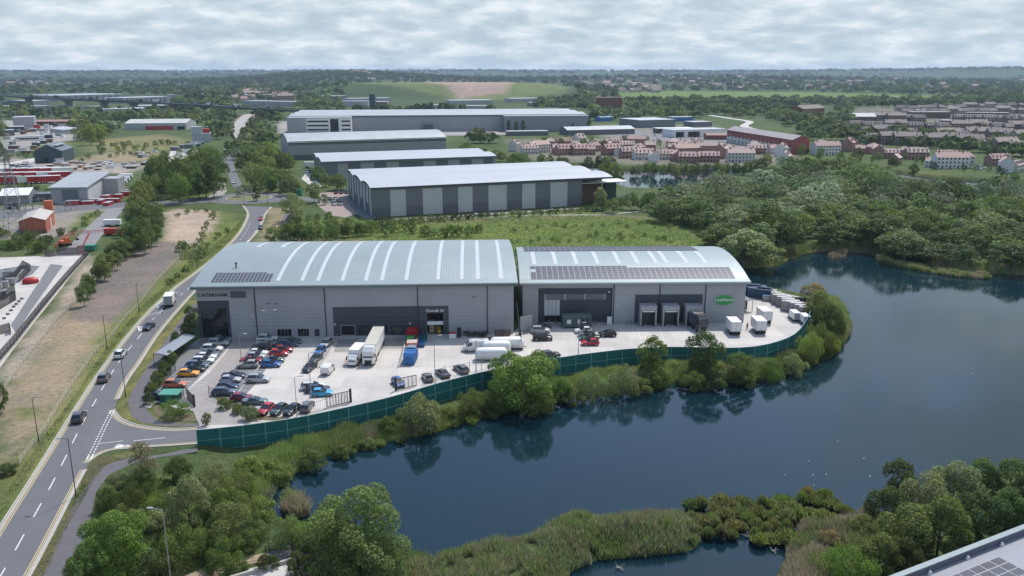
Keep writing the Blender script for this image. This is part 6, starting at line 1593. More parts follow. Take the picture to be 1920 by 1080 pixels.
# ---------------------------------------------------------------- foliage prototypes (leaf clumps on lobes)
def crown_mesh(name, seed, n, leaf, lobes=9, H=1.0, R=1.0, sparse=0.0, cone=0.0, flat=.6, droop=0.0, fill=.2, zc=.58, zr=.45):
 """unit crown: height 1, radius about .5*R"""
 r = np.random.RandomState(seed)
 cen = []
 for k in range(lobes):
  a = 2*PI*(k*0.618+r.rand()*.15); u = (k+.5)/lobes
  zz_ = zc+zr*(2*u-1)*.78
  rad = .5*R*math.sqrt(max(.05, 1-((zz_-zc)/zr)**2))
  if cone: rad *= 1-cone*max(0, (zz_-.25))
  d = rad*(.4+.5*r.rand()) if u < .85 else rad*.2*r.rand()
  lr = (.15+.13*r.rand())*min(1.0, .75+.25*R)*(R**.5)
  lr *= min(1.0, (14/lobes)**.45)
  if cone: lr *= 1-.55*cone*u
  cen.append((d*math.cos(a), d*math.sin(a), zz_, lr, lr*(.8+.5*r.rand())))
 cen = np.array(cen)
 pts = []; nrm = []
 m = n
 w_ = cen[:,3]**2; w_ /= w_.sum()
 ids = r.choice(lobes, size=m*3, p=w_)
 d = r.normal(size=(m*3, 3)); d /= np.linalg.norm(d, axis=1)[:,None]
 d[:,2] = np.where(d[:,2] < -.35, -d[:,2]*.6, d[:,2]);
 sh = 1-np.abs(r.normal(size=m*3))*.16
 sh = np.where(r.rand(m*3) < fill, r.rand(m*3)**.5, sh)
 p = cen[ids,:3]+d*np.stack([cen[ids,3], cen[ids,3], cen[ids,4]], 1)*sh[:,None]
 keep = np.ones(len(p), bool)
 for k in range(lobes):
  q = (p-cen[k,:3])/np.array([cen[k,3], cen[k,3], cen[k,4]])
  keep &= ~((np.linalg.norm(q, axis=1) < .80) & (ids != k))
 if sparse: keep &= r.rand(len(p)) > sparse*(.5+.5*np.sin(p[:,0]*23+p[:,2]*31+seed))
 keep &= p[:,2] > .03
 p = p[keep][:n]; d = d[keep][:n]
 if droop: p[:,2] -= droop*np.hypot(p[:,0], p[:,1])**2*2
 nn_ = d*1.0+r.normal(size=p.shape)*flat; nn_[:,2] += .25; nn_ /= np.linalg.norm(nn_, axis=1)[:,None]
 t = np.cross(nn_, r.normal(size=p.shape)); t /= np.linalg.norm(t, axis=1)[:,None]+1e-9
 b = np.cross(nn_, t)
 s = leaf*(.55+.9*r.rand(len(p)))[:,None]; s2 = s*(.5+.4*r.rand(len(p)))[:,None]
 V = np.stack([p-t*s, p-b*s2+nn_*s*.12, p+t*s, p+b*s2-nn_*s*.12], 1).reshape(-1, 3)
 V[:,2] = np.maximum(V[:,2], 0.0)
 Fq = np.arange(len(V)).reshape(-1, 4)
 o = npmesh(name, V, Fq, [m_leaf]); return o
def trunk_mesh(seed, mat, hgt=.75, rad=.022, limbs=5, lean=0.0):
 r = random.Random(seed); mb = MB(); z = 0; p = Vector((0,0,0)); n_ = 5
 pts = [p]
 for k in range(n_): p = p+Vector((r.uniform(-.02,.02)+lean*.1, r.uniform(-.02,.02), hgt/n_)); pts.append(p)
 for k in range(n_): mb.tube(pts[k], pts[k+1], rad*(1-.16*k), rad*(1-.16*(k+1)), n=6, cap=False)
 for k in range(limbs):
  a = 2*PI*k/limbs+r.random(); b_ = pts[2+k % 3]; e_ = b_+Vector((math.cos(a)*.26, math.sin(a)*.26, .12+.14*r.random()))
  mid = b_.lerp(e_, .5)+Vector((0,0,.03)); mb.tube(b_, mid, rad*.55, rad*.38, n=5, cap=False); mb.tube(mid, e_, rad*.38, rad*.12, n=5, cap=False)
 return mb.build('trunk', mat)
def proto(name, crown, trunk):
 t = empty(name); crown.name = 'crown'; crown.parent = t
 if trunk is not None: trunk.parent = t
 return freeze(t)
PT = {}
PT['n0'] = proto('tree', crown_mesh('crown', 1, 9000, .017, 20, R=1.0, flat=.75, zc=.51, zr=.5), trunk_mesh(1, m_bark))
PT['n1'] = proto('tree', crown_mesh('crown', 2, 8000, .018, 13, R=1.15, flat=.75, sparse=.35, zc=.5, zr=.5), trunk_mesh(2, m_bark))
PT['n2'] = proto('tree', crown_mesh('crown', 3, 9000, .016, 19, R=.9, flat=.8, droop=.25), trunk_mesh(3, m_bark))
PT['big'] = proto('tree', crown_mesh('crown', 9, 24000, .0105, 38, R=.95, flat=.85, droop=.2, sparse=.35, zc=.5, zr=.5), trunk_mesh(9, m_bark))
PT['thin'] = proto('tree', crown_mesh('crown', 4, 2600, .016, 12, R=.55, sparse=.85, flat=1.0, zc=.55, zr=.48), trunk_mesh(4, m_bark, .92, .014, 7))
PT['feather'] = proto('tree', crown_mesh('crown', 5, 6500, .017, 15, R=.8, sparse=.8, flat=.9, zc=.52, zr=.5), trunk_mesh(5, m_bark, .85, .016, 7))
PT['b0'] = proto('bush', crown_mesh('crown', 6, 6000, .024, 15, R=1.9, zc=.42, zr=.48, flat=.75), trunk_mesh(6, m_bark, .5, .03, 5))
PT['b1'] = proto('bush', crown_mesh('crown', 7, 5000, .028, 12, R=1.6, zc=.45, zr=.48, flat=.8, sparse=.4), trunk_mesh(7, m_bark, .5, .03, 5))
PT['b2'] = proto('bush', crown_mesh('crown', 8, 5000, .027, 17, R=1.4, zc=.46, zr=.48, flat=.85, sparse=.25), trunk_mesh(8, m_bark, .5, .03, 5))
for i, (sd, R, sp_, zc, cone) in enumerate([(11,1.15,0,.55,0),(12,1.0,.2,.56,0),(13,1.3,.1,.5,0),(14,.9,.3,.56,.2),(15,1.2,.3,.5,0),(16,1.05,0,.55,.1)]):
 PT['m%d' % i] = proto('tree', crown_mesh('crown', sd, 2300, .030, 11+i, R=R, sparse=sp_, zc=zc, zr=.47, cone=cone, flat=.7), trunk_mesh(sd, m_bark, limbs=4))
PT['poplar'] = proto('tree', crown_mesh('crown', 21, 1200, .028, 12, R=.38, zc=.52, zr=.5, flat=.6), trunk_mesh(21, m_bark, .8, .012, 3))
PT['cone'] = proto('tree', crown_mesh('crown', 22, 1800, .026, 14, R=.7, zc=.5, zr=.5, cone=.9, flat=.6), trunk_mesh(22, m_bark, .8, .015, 3))
for i, sd in enumerate((31,32,33)):
 PT['s%d' % i] = proto('bush', crown_mesh('crown', sd, 1100, .045, 9, R=1.6+.2*i, zc=.45, zr=.46, flat=.75, sparse=.2*i), trunk_mesh(sd, m_bark, .4, .02, 3))
TONE = dict(dark=(0.094,0.130,0.051), green=(0.143,0.193,0.068), bright=(0.149,0.237,0.064), grey=(0.237,0.270,0.165), olive=(0.171,0.209,0.090), yellow=(0.231,0.281,0.088), brown=(0.253,0.215,0.143), deep=(0.061,0.094,0.046), pale=(0.281,0.314,0.198), willow=(0.176,0.229,0.101))
TNAME = dict(dark='dark green', green='mid green', bright='bright green', grey='grey-green', olive='olive green', yellow='yellow-green', brown='brownish', deep='blackish green', pale='pale sage', willow='soft green')
def jitter(c, a=.12):
 k = 1+rnd.uniform(-a, a); return tuple(v*k*(1+rnd.uniform(-.06,.06)) for v in c)
def plant(kind, cx, cy, rpx, asp, tone, lab, cat='tree', grp=None, z0=0.0):
 """crown centre and radius measured on the photograph; asp = height / width"""
 hc = 4.0
 for _ in range(4):
  p = P(cx, cy, z0+hc); r = rpx*depth(p)/FPX; h = 2*r*asp; hc = h*.55
 g_ = gz(p.x, p.y); g_ = max(g_, WZ-.2) if g_ < -.3 else 0.0
 R = {'n0':1.0,'n1':1.15,'n2':.9,'big':.9,'thin':.55,'feather':.8,'b0':1.9,'b1':1.6,'b2':1.4,'poplar':.38,'cone':.7,'s0':1.6,'s1':1.8,'s2':2.0}.get(kind, 1.1)
 wide = 2*r/R
 o = stamp(PT[kind], (p.x, p.y, g_), rnd.uniform(0, 6.28), jitter(TONE[tone], .06), (wide*.95, wide*.95, h))
 for c in kids_of(o):
  if c.name.startswith('trunk'): c.color = (1,1,1,1)
 o.name = 'bush' if cat == 'bush' else 'tree'
 return tag(o, lab, cat, grp)
def kids_of(o): return []
for a in [
 ('b1',217,905,24,.8,'grey','low grey-green bush beside the footpath below the junction','bush'),
 ('thin',266,865,26,1.6,'brown','thin half-bare birch at the mouth of the side road','tree'),
 ('b0',263,902,30,.8,'dark','dark bush under the thin birch','bush'),
 ('b2',334,872,28,.95,'dark','round dark bush between the birch and the green fence end','bush'),
 ('b0',395,880,36,.75,'grey','pale flowering bush left of the big round bush','bush'),
 ('b0',445,893,38,.8,'olive','big round bush with shaded right side by the reedy bank','bush'),
 ('b1',470,858,40,.5,'yellow','broad low yellowish willow scrub below the left end of the green fence','bush'),
 ('b1',522,864,32,.6,'yellow','low willow scrub at the water edge left of the inlet','bush'),
 ('n0',352,945,42,1.25,'grey','tall grey-green tree in the middle of the bottom thicket','tree'),
 ('b2',410,940,34,.9,'green','mid green bush right of the tall grey-green tree','bush'),
 ('b0',245,935,32,.85,'dark','dark bush above the big bright green tree','bush'),
 ('b1',205,930,28,.8,'green','bush along the footpath beside the dark one','bush'),
 ('big',215,1010,66,.95,'bright','big bright green tree at the bottom beside the footpath','tree'),
 ('n0',160,1062,42,1.0,'green','tree cut by the bottom edge beside the footpath','tree'),
 ('n1',425,985,48,.95,'olive','spreading tree with yellow-green tips above the small path','tree'),
 ('b0',345,1018,50,.75,'green','broad bush behind the pale lamp post','bush'),
 ('b0',420,1035,44,.7,'green','broad bush just above the gravel path','bush'),
 ('b2',290,1055,38,.8,'dark','dark bush left of the foot of the pale lamp post','bush'),
 ('b1',490,955,34,.7,'yellow','yellow-green scrub at the left corner of the lake','bush'),
 ('b0',545,995,40,.7,'willow','rounded willow bush above the railings','bush'),
 ('b1',590,1010,36,.8,'willow','willow bush between the railings and the great willow','bush'),
 ('big',672,992,94,1.0,'willow','great soft green willow at the bottom edge of the lake','tree'),
 ('n0',625,1040,58,1.0,'green','lower tree in front of the great willow','tree'),
 ('n1',720,1050,54,.9,'willow','tree at the right foot of the great willow','tree'),
 ('b1',560,1055,30,.8,'dark','dark bush beside the curved path railing','bush'),
 ('b2',787,763,38,1.0,'grey','round grey-green bush against the middle of the green fence','bush'),
 ('b1',725,792,20,.8,'green','small bush left of the round grey-green one','bush'),
 ('b1',752,775,16,.9,'grey','small grey-green bush touching the green fence','bush'),
 ('b1',640,822,26,.5,'green','low bush under the fence, second from its left end','bush'),
 ('b2',585,838,28,.7,'green','low bush under the fence nearest its left end','bush'),
 ('b1',690,808,22,.5,'yellow','low yellowish scrub under the fence','bush'),
 ('b0',884,748,30,.8,'green','mid green bush left of the tall bright tree','bush'),
 ('b1',845,768,20,.6,'yellow','low yellow-green bush on the bank between two rounder ones','bush'),
 ('n1',984,708,68,.74,'bright','tall bright green tree standing over the fence line','tree'),
 ('feather',952,694,32,1.15,'bright','bright upright sprays at the left of the tall bright tree','tree'),
 ('feather',1012,690,32,1.1,'bright','bright upright sprays at the right of the tall bright tree','tree'),
 ('n0',1052,722,28,.85,'bright','second bright green tree joined to the tall one','tree'),
 ('b2',940,720,26,1.0,'bright','bright bush at the left foot of the tall bright tree','bush'),
 ('b0',1115,712,34,.75,'grey','broad grey-green sallow against the fence','bush'),
 ('b0',1170,702,36,.8,'grey','second broad grey-green sallow beside it','bush'),
 ('b1',1572,600,20,.8,'green','bush at the outermost point of the bank','bush'),
 ('b1',1566,578,20,.8,'dark','dark bush just behind the outermost point of the bank','bush'),
 ('b0',930,745,30,.7,'green','dark-based bush under the left of the tall bright tree','bush'),
 ('b0',1010,742,34,.65,'green','bush at the water edge under the tall bright tree','bush'),
 ('b1',1340,700,30,.6,'dark','dark low bush beneath the feathery trees','bush'),
 ('b1',1200,712,28,.55,'green','low bush at the water below the sallows','bush'),
 ('b1',1075,730,26,.6,'olive','low olive scrub below the sallows','bush'),
 ('feather',1222,664,29,1.25,'green','tree with upright sprays rising above the fence','tree'),
 ('b2',1240,696,25,.8,'green','bush at the foot of the tree with upright sprays','bush'),
 ('feather',1322,660,36,1.1,'dark','dark feathery tree in front of the brown-roofed lorry','tree'),
 ('b1',1300,702,26,.7,'green','low bush under the dark feathery tree','bush'),
 ('feather',1388,680,27,1.1,'green','thin feathery tree in front of the box trailer','tree'),
 ('b0',1448,684,27,.75,'green','rounded bush below the curved end of the fence','bush'),
 ('b1',1490,672,26,.8,'pale','pale bush beside the rounded one','bush'),
 ('b0',1520,645,30,.9,'yellow','yellow-green bush on the tip of the bank','bush'),
 ('b0',1540,622,30,.9,'green','mid green bush second from the tip of the bank','bush'),
 ('n0',1555,590,32,1.0,'dark','dark rounded tree at the far tip of the bank','tree'),
 ('n1',1537,565,30,1.0,'olive','olive tree behind the end of the fence','tree'),
 ('feather',1528,548,26,1.0,'brown','bare reddish brown tree behind the end of the fence','tree'),
 ('b1',1560,630,22,.7,'yellow','low bush at the water below the dark tip tree','bush'),
 ('b1',1400,700,24,.6,'green','low scrub at the water below the feathery trees','bush'),
 ('feather',1688,895,32,1.5,'dark','tall dark leaning tree above the bottom right thicket','tree'),
 ('n1',1738,928,50,.95,'grey','grey-green tree beside the tall dark one','tree'),
 ('n0',1790,915,52,.95,'grey','grey-green tree on the lake side of the thicket','tree'),
 ('n0',1842,905,44,1.0,'green','fresh green tree second from the right edge','tree'),
 ('n1',1893,905,46,1.0,'green','fresh green tree at the right edge of the picture','tree'),
 ('n2',1925,930,40,1.1,'dark','dark tree cut by the right edge','tree'),
 ('n0',1665,950,42,.9,'dark','dark low tree at the left end of the thicket','tree'),
 ('n1',1700,992,58,.9,'olive','olive tree in the middle of the bottom right thicket','tree'),
 ('n0',1765,985,58,.95,'green','round green tree above the grey roof','tree'),
 ('n1',1835,968,54,.9,'dark','dark tree above the grey roof, near the corner','tree'),
 ('n0',1890,955,44,.95,'green','green tree above the grey roof at the right edge','tree'),
 ('b0',1595,1065,56,.8,'bright','broad pale green bush at the bottom edge left of the grey roof','bush'),
 ('n0',1650,1040,44,.9,'green','tree between the pale bush and the grey roof','tree'),
 ('n1',1700,1040,40,.9,'dark','dark tree touching the parapet of the grey roof','tree'),
 ('b2',1620,985,30,.8,'olive','olive bush at the reed bed edge','bush'),
 ('b1',1560,1010,30,.6,'brown','brownish scrub among the reeds','bush'),
 ('b0',328,765,30,.55,'bright','low clipped shrubs below the green bin store','bush'),
 ('b2',386,784,9,1.5,'brown','thin reddish shrub at the side road kerb','bush'),
 ('b1',420,755,16,.7,'olive','shrub in the railed corner bed, first from the lane','bush'),
 ('b1',447,765,16,.6,'olive','shrub in the railed corner bed, second from the lane','bush'),
 ('b2',470,772,17,.8,'grey','grey-green shrub at the right end of the corner bed','bush'),
 ('n0',352,615,14,1.5,'dark','young tree beside the showroom glass','tree'),
 ('n0',330,637,12,1.3,'dark','young tree at the top of the hedge by the footpath','tree'),
 ('feather',357,590,12,1.4,'dark','small tree at the corner of the big warehouse','tree'),
 ('b1',318,668,14,.9,'green','hedge shrub behind the cycle shelter','bush'),
 ('b1',306,688,15,.9,'dark','dark hedge shrub below the cycle shelter','bush'),
 ('b1',294,708,16,.9,'green','hedge shrub beside the railing, third from the bottom','bush'),
 ('b1',284,728,15,.9,'olive','hedge shrub beside the railing, second from the bottom','bush'),
 ('b1',278,746,13,.9,'dark','hedge shrub at the bottom of the railing','bush'),
 ('n0',-6,745,20,1.5,'dark','dark tree cut by the left edge beside the dry field','tree'),
 ('b1',12,878,22,.5,'dark','low dark scrub at the left edge near the road','bush'),
]:
 k, cx_, cy_2, r_, asp, tone, lab = a[:7]
 plant(k, cx_, cy_2, r_, asp, tone, lab, a[7], 'plants near the lake and the road', -1.0 if cy_2 < 800 and 560 < cx_ < 1600 and cy_2 > 640 else 0)
rowcount = {}
def row(px, n, r, kinds, tones, phrase, asp=(.85,1.15), cat='tree', jit=.5, z0=0, fmt=None):
 pts = resample([Vector((x, y, 0)) for x, y in px], n) if n > 1 else [Vector((px[0][0], px[0][1], 0))]
 pts = sorted(pts, key=lambda q: q.x)
 for i, q in enumerate(pts):
  rr_ = r*rnd.uniform(.8, 1.25); tone = tones[rnd.randrange(len(tones))]
  plant(kinds[rnd.randrange(len(kinds))], q.x+rnd.uniform(-jit, jit)*r, q.y+rnd.uniform(-jit, jit)*r*.6, rr_, rnd.uniform(*asp), tone,
              '%s %s, %s from left %s' % (TNAME[tone], cat, ordn(i), phrase), cat, '%ss %s' % (cat, phrase), z0)
MK = ['m0','m1','m2','m3','m4','m5']; SK = ['s0','s1','s2']
dg = ['dark','green','green','olive','willow']; ly = ['green','willow','yellow','olive','dark']; gy = ['grey','olive','green','pale','willow']
row([(185,985),(235,965),(290,975),(335,920),(385,910),(440,930),(500,985),(470,1010)], 18, 21, ['b0','b1','b2'], ['green','willow','olive','grey'], 'filling the bottom left thicket', (.6,.85), 'bush', .6)
row([(640,838),(760,812),(850,790),(920,772)], 9, 11, ['b1','b2'], ['green','yellow','olive'], 'low on the bank below the left fence half', (.5,.7), 'bush', .4, -1.6)
row([(1050,738),(1180,718),(1300,708),(1420,704)], 9, 12, ['b1','b2'], ['green','olive'], 'low on the bank below the right fence half', (.5,.7), 'bush', .4, -1.6)
row([(293,322),(322,318),(352,318),(385,312)], 8, 22, MK, ['green','dark','green'], 'in the tall belt behind the far bend', (1.0,1.3))
row([(280,350),(310,345),(345,345),(385,338),(405,325)], 9, 24, MK, ['green','dark','green'], 'in the front rank beside the far bend', (1.0,1.3))
row([(372,300),(392,290),(408,300)], 4, 18, MK, ['green','willow'], 'at the top of the far bend belt', (1.0,1.3))
row([(262,365),(262,385),(268,405),(258,425),(245,440)], 8, 22, MK, ['green','dark','olive'], 'in the upper belt beside the dirt pad', (1.0,1.25))
row([(296,400),(292,420),(288,440),(270,450)], 5, 17, MK, ['green','dark'], 'on the dirt pad side of the upper belt')
row([(235,455),(222,470),(208,485),(195,500)], 7, 18, MK, ['green','willow','dark'], 'in the lower belt above the gravel')
row([(188,505),(172,515),(165,535),(152,552)], 5, 12, MK, ['dark','olive'], 'at the tapering foot of the belt', (1.1,1.6))
row([(250,380),(262,400),(255,430),(235,460),(215,480),(200,500)], 14, 11, SK, ['green','dark','willow'], 'in the undergrowth of the roadside belt', (.7,1.0), 'bush', .9)
row([(300,352),(340,360),(380,355),(400,340)], 9, 11, SK, ['green','dark'], 'under the belt beside the far bend', (.7,1.0), 'bush')
row([(420,432),(400,455),(375,478),(345,505),(315,530)], 13, 7, SK, ['olive','green','dark'], 'down the scrubby verge above the lay-by', (.5,.8), 'bush', 1.0)
row([(335,460),(352,468),(350,478),(372,470)], 5, 12, SK, ['grey','olive'], 'in the scrub between dirt pad and road', (.6,.8), 'bush')
row([(395,405),(385,430),(378,445),(365,460)], 6, 8, SK, ['olive','green'], 'dotted down the verge beside the dirt pad', (.6,.8), 'bush')
row([(330,402),(350,396),(385,393),(405,398)], 5, 7, SK, ['green','olive'], 'along the top edge of the dirt pad', (.5,.7), 'bush')
row([(448,358),(456,354),(466,356)], 3, 8, ['thin','m1'], ['grey','pale'], 'on the roundabout island', (1.2,1.5))
plant('cone',480,358,10,1.7,'dark','dark pointed tree on the roundabout island','tree')
plant('m0',449,308,11,1.1,'dark','round dark tree standing in the far bend','tree')
row([(425,276),(445,272),(462,275)], 4, 9, MK, ['dark','green'], 'beyond the far bend')
row([(465,292),(480,282),(495,286),(512,290)], 6, 16, MK, ly, 'on the upper slope right of the far bend')
row([(478,302),(500,305),(520,305),(535,300)], 6, 15, MK, ly, 'in the second rank right of the far bend')
row([(480,330),(500,332),(520,335),(540,345)], 6, 20, MK, ['willow','olive','green'], 'in the clump right of the roundabout', (.9,1.1))
row([(512,350),(535,355),(555,352)], 4, 10, SK, ['olive','dark'], 'under the clump right of the roundabout', (.7,.9), 'bush')
row([(600,330),(620,338),(640,342)], 4, 12, MK, ['willow','green'], 'beside the pale car park')
plant('m1',588,360,15,1.2,'willow','leaning willow beside the small car park','tree'); plant('s1',605,372,14,.8,'olive','olive bush at the corner of the small car park','bush')
plant('m2',548,388,24,1.05,'grey','big rounded sallow right of the roundabout','tree'); plant('s1',545,410,12,.8,'dark','dark bush under the big rounded sallow','bush')
row([(560,412),(585,405),(605,402),(630,412)], 5, 9, SK, ['dark','green'], 'below the small car park', (.8,1.0), 'bush')
row([(520,440),(560,432),(600,432),(640,432),(680,432)], 13, 16, MK+SK, ['green','dark','olive','willow'], 'in the thicket behind the big warehouse roof', (.8,1.1))
row([(530,428),(580,424),(630,422),(690,424)], 9, 11, MK+SK, ['olive','green'], 'at the back of the big roof thicket', (.8,1.1))
row([(690,428),(740,425),(790,432),(850,432),(900,430)], 13, 12, SK, ['green','dark','willow'], 'in the scrub behind the big roof', (.7,.95), 'bush')
row([(700,418),(760,413),(820,408),(900,402)], 16, 9, SK, ['dark','deep','green'], 'in the hedge before the white panelled warehouse', (.6,.8), 'bush', .25)
row([(900,402),(980,398),(1060,394),(1130,388)], 17, 8, SK, ['dark','green'], 'in the right half of the warehouse hedge', (.6,.8), 'bush', .25)
row([(960,452),(1000,445),(1050,452),(1110,440),(1170,446),(1220,440),(1265,448)], 18, 7, SK, ['willow','green','yellow'], 'scattered low over the meadow', (.5,.7), 'bush', 1.2)
row([(965,432),(1040,422),(1120,418),(1200,420),(1250,425)], 13, 6, SK, ['olive','willow'], 'scattered over the back of the meadow', (.5,.7), 'bush', 1.0)
row([(968,470),(972,490),(970,510)], 3, 6, SK, ['dark'], 'in the gap between the two roofs', (.8,1.2), 'bush')
plant('m3',1125,372,17,1.15,'pale','pale sage tree at the corner of the white panelled warehouse','tree')
row([(1155,385),(1175,378),(1200,380),(1225,372)], 6, 12, MK, dg, 'just right of the white panelled warehouse')
row([(1240,392),(1250,375),(1265,368),(1275,385)], 4, 16, MK, ['pale','willow','dark'], 'where the meadow meets the wood', (1.0,1.2))
wood_px = [(1240,395),(1285,374),(1330,364),(1390,350),(1450,326),(1560,322),(1680,350),(1780,368),(1900,376),(1990,378),(2040,520),(1925,506),(1870,506),(1800,500),(1740,494),(1690,484),(1640,470),(1560,462),(1512,468),(1470,482),(1440,494),(1400,497),(1380,486),(1350,474),(1330,466),(1280,430),(1190,405)]
W_ = [v.xy for v in pxpoly(wood_px)]
xs = [p.x for p in W_]; ys = [p.y for p in W_]
cand = []
stp = 10.6
yy = min(ys)
while yy < max(ys):
 st_ = stp*(1+max(0, (yy-300))/420)
 x = min(xs)
 while x < max(xs):
  q = (x+rnd.uniform(-.35,.35)*st_, yy+rnd.uniform(-.35,.35)*st_)
  if inpoly(np.array([q[0]]), np.array([q[1]]), W_)[0] and sdist(np.array([q[0]]), np.array([q[1]]), POND)[0] > 3 and sdist(np.array([q[0]]), np.array([q[1]]), LAKE2)[0] > 26: cand.append((q[0], q[1], st_))
  x += st_
 yy += st_
def pxof(x, y, z=5):
 v = Vector((x, y, z-HC)); dz = y*CP+(HC-z)*SP
 return 960+FPX*x/dz, 540-FPX*(y*SP-(HC-z)*CP)/dz
cand = [(x, y, s_, pxof(x, y)) for x, y, s_ in cand]
cand = [c for c in cand if -30 < c[3][0] < 1965]
cand.sort(key=lambda c: c[1])
indiv = cand[:80]; rest = cand[80:]
ranks = []
per = 20
for i in range(0, len(indiv), per): ranks.append(sorted(indiv[i:i+per], key=lambda c: c[3][0]))
rn = ['nearest','second','third','fourth','fifth','sixth','seventh','eighth','ninth','tenth','eleventh']
def woodtone(x, y):
 v = vnoise(np.array([x]), np.array([y]), 38, 3)[0]+rnd.uniform(-.45,.45)
 return 'dark' if v < -.45 else 'grey' if v < -.2 else 'green' if v < .1 else 'dark' if v < .25 else 'willow' if v < .5 else 'olive' if v < .7 else 'grey' if v < .9 else 'pale'
for ri_, rk in enumerate(ranks):
 for k, (x, y, s_, pp) in enumerate(rk):
  tone = woodtone(x, y); h = rnd.uniform(6.5, 11.5)*(1 if ri_ else .85); wd_ = s_*rnd.uniform(1.0,1.45)
  o = stamp(PT[MK[rnd.randrange(6)]], (x, y, 0), rnd.uniform(0, 6.28), jitter(TONE[tone], .15), (wd_, wd_, h)); o.name = 'tree'
  tag(o, '%s tree, %s from left in the %s rank of the lakeside wood' % (TNAME[tone], ordn(k), rn[ri_]), 'tree', 'trees of the lakeside wood')
print('wood', len(indiv), len(rest))
# ---------------------------------------------------------------- masses: merged clumps for far woods
def clumps(name, T, lab, cat='wood', seed=0, q=26, leafk=.23):
 """T: list of (x, y, z, radius, height, tone rgb); one mesh, tone per tree by attribute"""
 r = np.random.RandomState(seed); T = np.array(T)
 n = len(T); m = n*q
 ix = np.repeat(np.arange(n), q)
 d = r.normal(size=(m,3)); d /= np.linalg.norm(d, axis=1)[:,None]; d[:,2] = np.abs(d[:,2])-.15
 R = T[ix,3]; Hh = T[ix,4]
 lob = 1+.22*np.sin(np.arctan2(d[:,1], d[:,0])*3+ix*1.7)*np.cos(d[:,2]*3+ix)
 p = np.stack([T[ix,0]+d[:,0]*R*lob, T[ix,1]+d[:,1]*R*lob, T[ix,2]+Hh*(.42+.5*d[:,2]*lob)], 1)
 nn_ = d+r.normal(size=(m,3))*.35; nn_[:,2] += .2; nn_ /= np.linalg.norm(nn_, axis=1)[:,None]
 t = np.cross(nn_, r.normal(size=(m,3))); t /= np.linalg.norm(t, axis=1)[:,None]; b = np.cross(nn_, t)
 s = (R*leafk*2*(.7+.7*r.rand(m)))[:,None]
 V = np.stack([p-t*s, p-b*s*.75, p+t*s, p+b*s*.75], 1).reshape(-1,3)
 o = npmesh(name, V, np.arange(len(V)).reshape(-1,4), [])
 c = T[ix,5:8]*(1+r.uniform(-.28,.28,size=(m,1))); c = np.repeat(c, 4, axis=0)
 at = o.data.color_attributes.new('tone', 'FLOAT_COLOR', 'POINT'); at.data.foreach_set('color', np.concatenate([c, np.ones((len(c),1))], 1).astype(np.float32).ravel())
 o.data.materials.append(m_farleaf); return tag(o, lab, cat, kind='stuff')
m_farleaf, nf_, bf = newmat('far_leaves')
a_ = nf_.nodes.new('ShaderNodeAttribute'); a_.attribute_name = 'tone'; nf_.links.new(a_.outputs['Color'], bf.inputs['Base Color']); bf.inputs['Roughness'].default_value = .9; bf.inputs['Specular IOR Level'].default_value = .1
tr_ = nf_.nodes.new('ShaderNodeBsdfTranslucent'); nf_.links.new(a_.outputs['Color'], tr_.inputs[0]); mx_ = nf_.nodes.new('ShaderNodeMixShader'); mx_.inputs[0].default_value = .35; nf_.links.new(bf.outputs[0], mx_.inputs[1]); nf_.links.new(tr_.outputs[0], mx_.inputs[2]); nf_.links.new(mx_.outputs[0], nf_.nodes['Material Output'].inputs[0])
def tonergb(v):
 k = ['dark','green','willow','olive','yellow','grey','deep']; return jitter(TONE[k[int(v*7) % 7]], .15)
def forest(name, T, lab, seed, sub_=620, k=1.35):
 r = np.random.RandomState(seed); VV = []; CC = []
 src = []
 for q in MK:
  me = PT[q][1][0][0].data if PT[q][1][0][0].name.startswith('crown') else PT[q][1][1][0].data
  a = np.zeros(len(me.vertices)*3, np.float32); me.vertices.foreach_get('co', a); src.append(a.reshape(-1,4,3))
 for x, y, z, w_, h, cr, cg, cb_ in T:
  q = src[r.randint(len(src))]; q = q[r.permutation(len(q))[:sub_]].copy(); c = q.mean(1, keepdims=True); q = c+(q-c)*k
  a = r.rand()*6.28; ca_, sa_ = math.cos(a), math.sin(a); X_ = (q[:,:,0]*ca_-q[:,:,1]*sa_)*w_+x; Y_ = (q[:,:,0]*sa_+q[:,:,1]*ca_)*w_+y
  VV.append(np.stack([X_, Y_, q[:,:,2]*h+z], 2).reshape(-1,3)); c = np.array([cr,cg,cb_])*(1+r.uniform(-.4,.5,size=(len(q),1))); CC.append(np.repeat(c, 4, axis=0))
 V = np.concatenate(VV); C_ = np.concatenate(CC); o = npmesh(name, V, np.arange(len(V)).reshape(-1,4), [])
 at = o.data.color_attributes.new('tone', 'FLOAT_COLOR', 'POINT'); at.data.foreach_set('color', np.concatenate([C_, np.ones((len(C_),1))], 1).astype(np.float32).ravel())
 o.data.materials.append(m_farleaf); return tag(o, lab, 'wood', kind='stuff')
T = []
for x, y, s_, pp in rest:
 tn = jitter(TONE[woodtone(x, y)], .25); w_ = s_*rnd.uniform(.9,1.45); T.append((x, y, 0, w_, rnd.uniform(5.5,13), *tn))
forest('wood', T, 'the main body of the lakeside wood reading as one mass of crowns', 3)
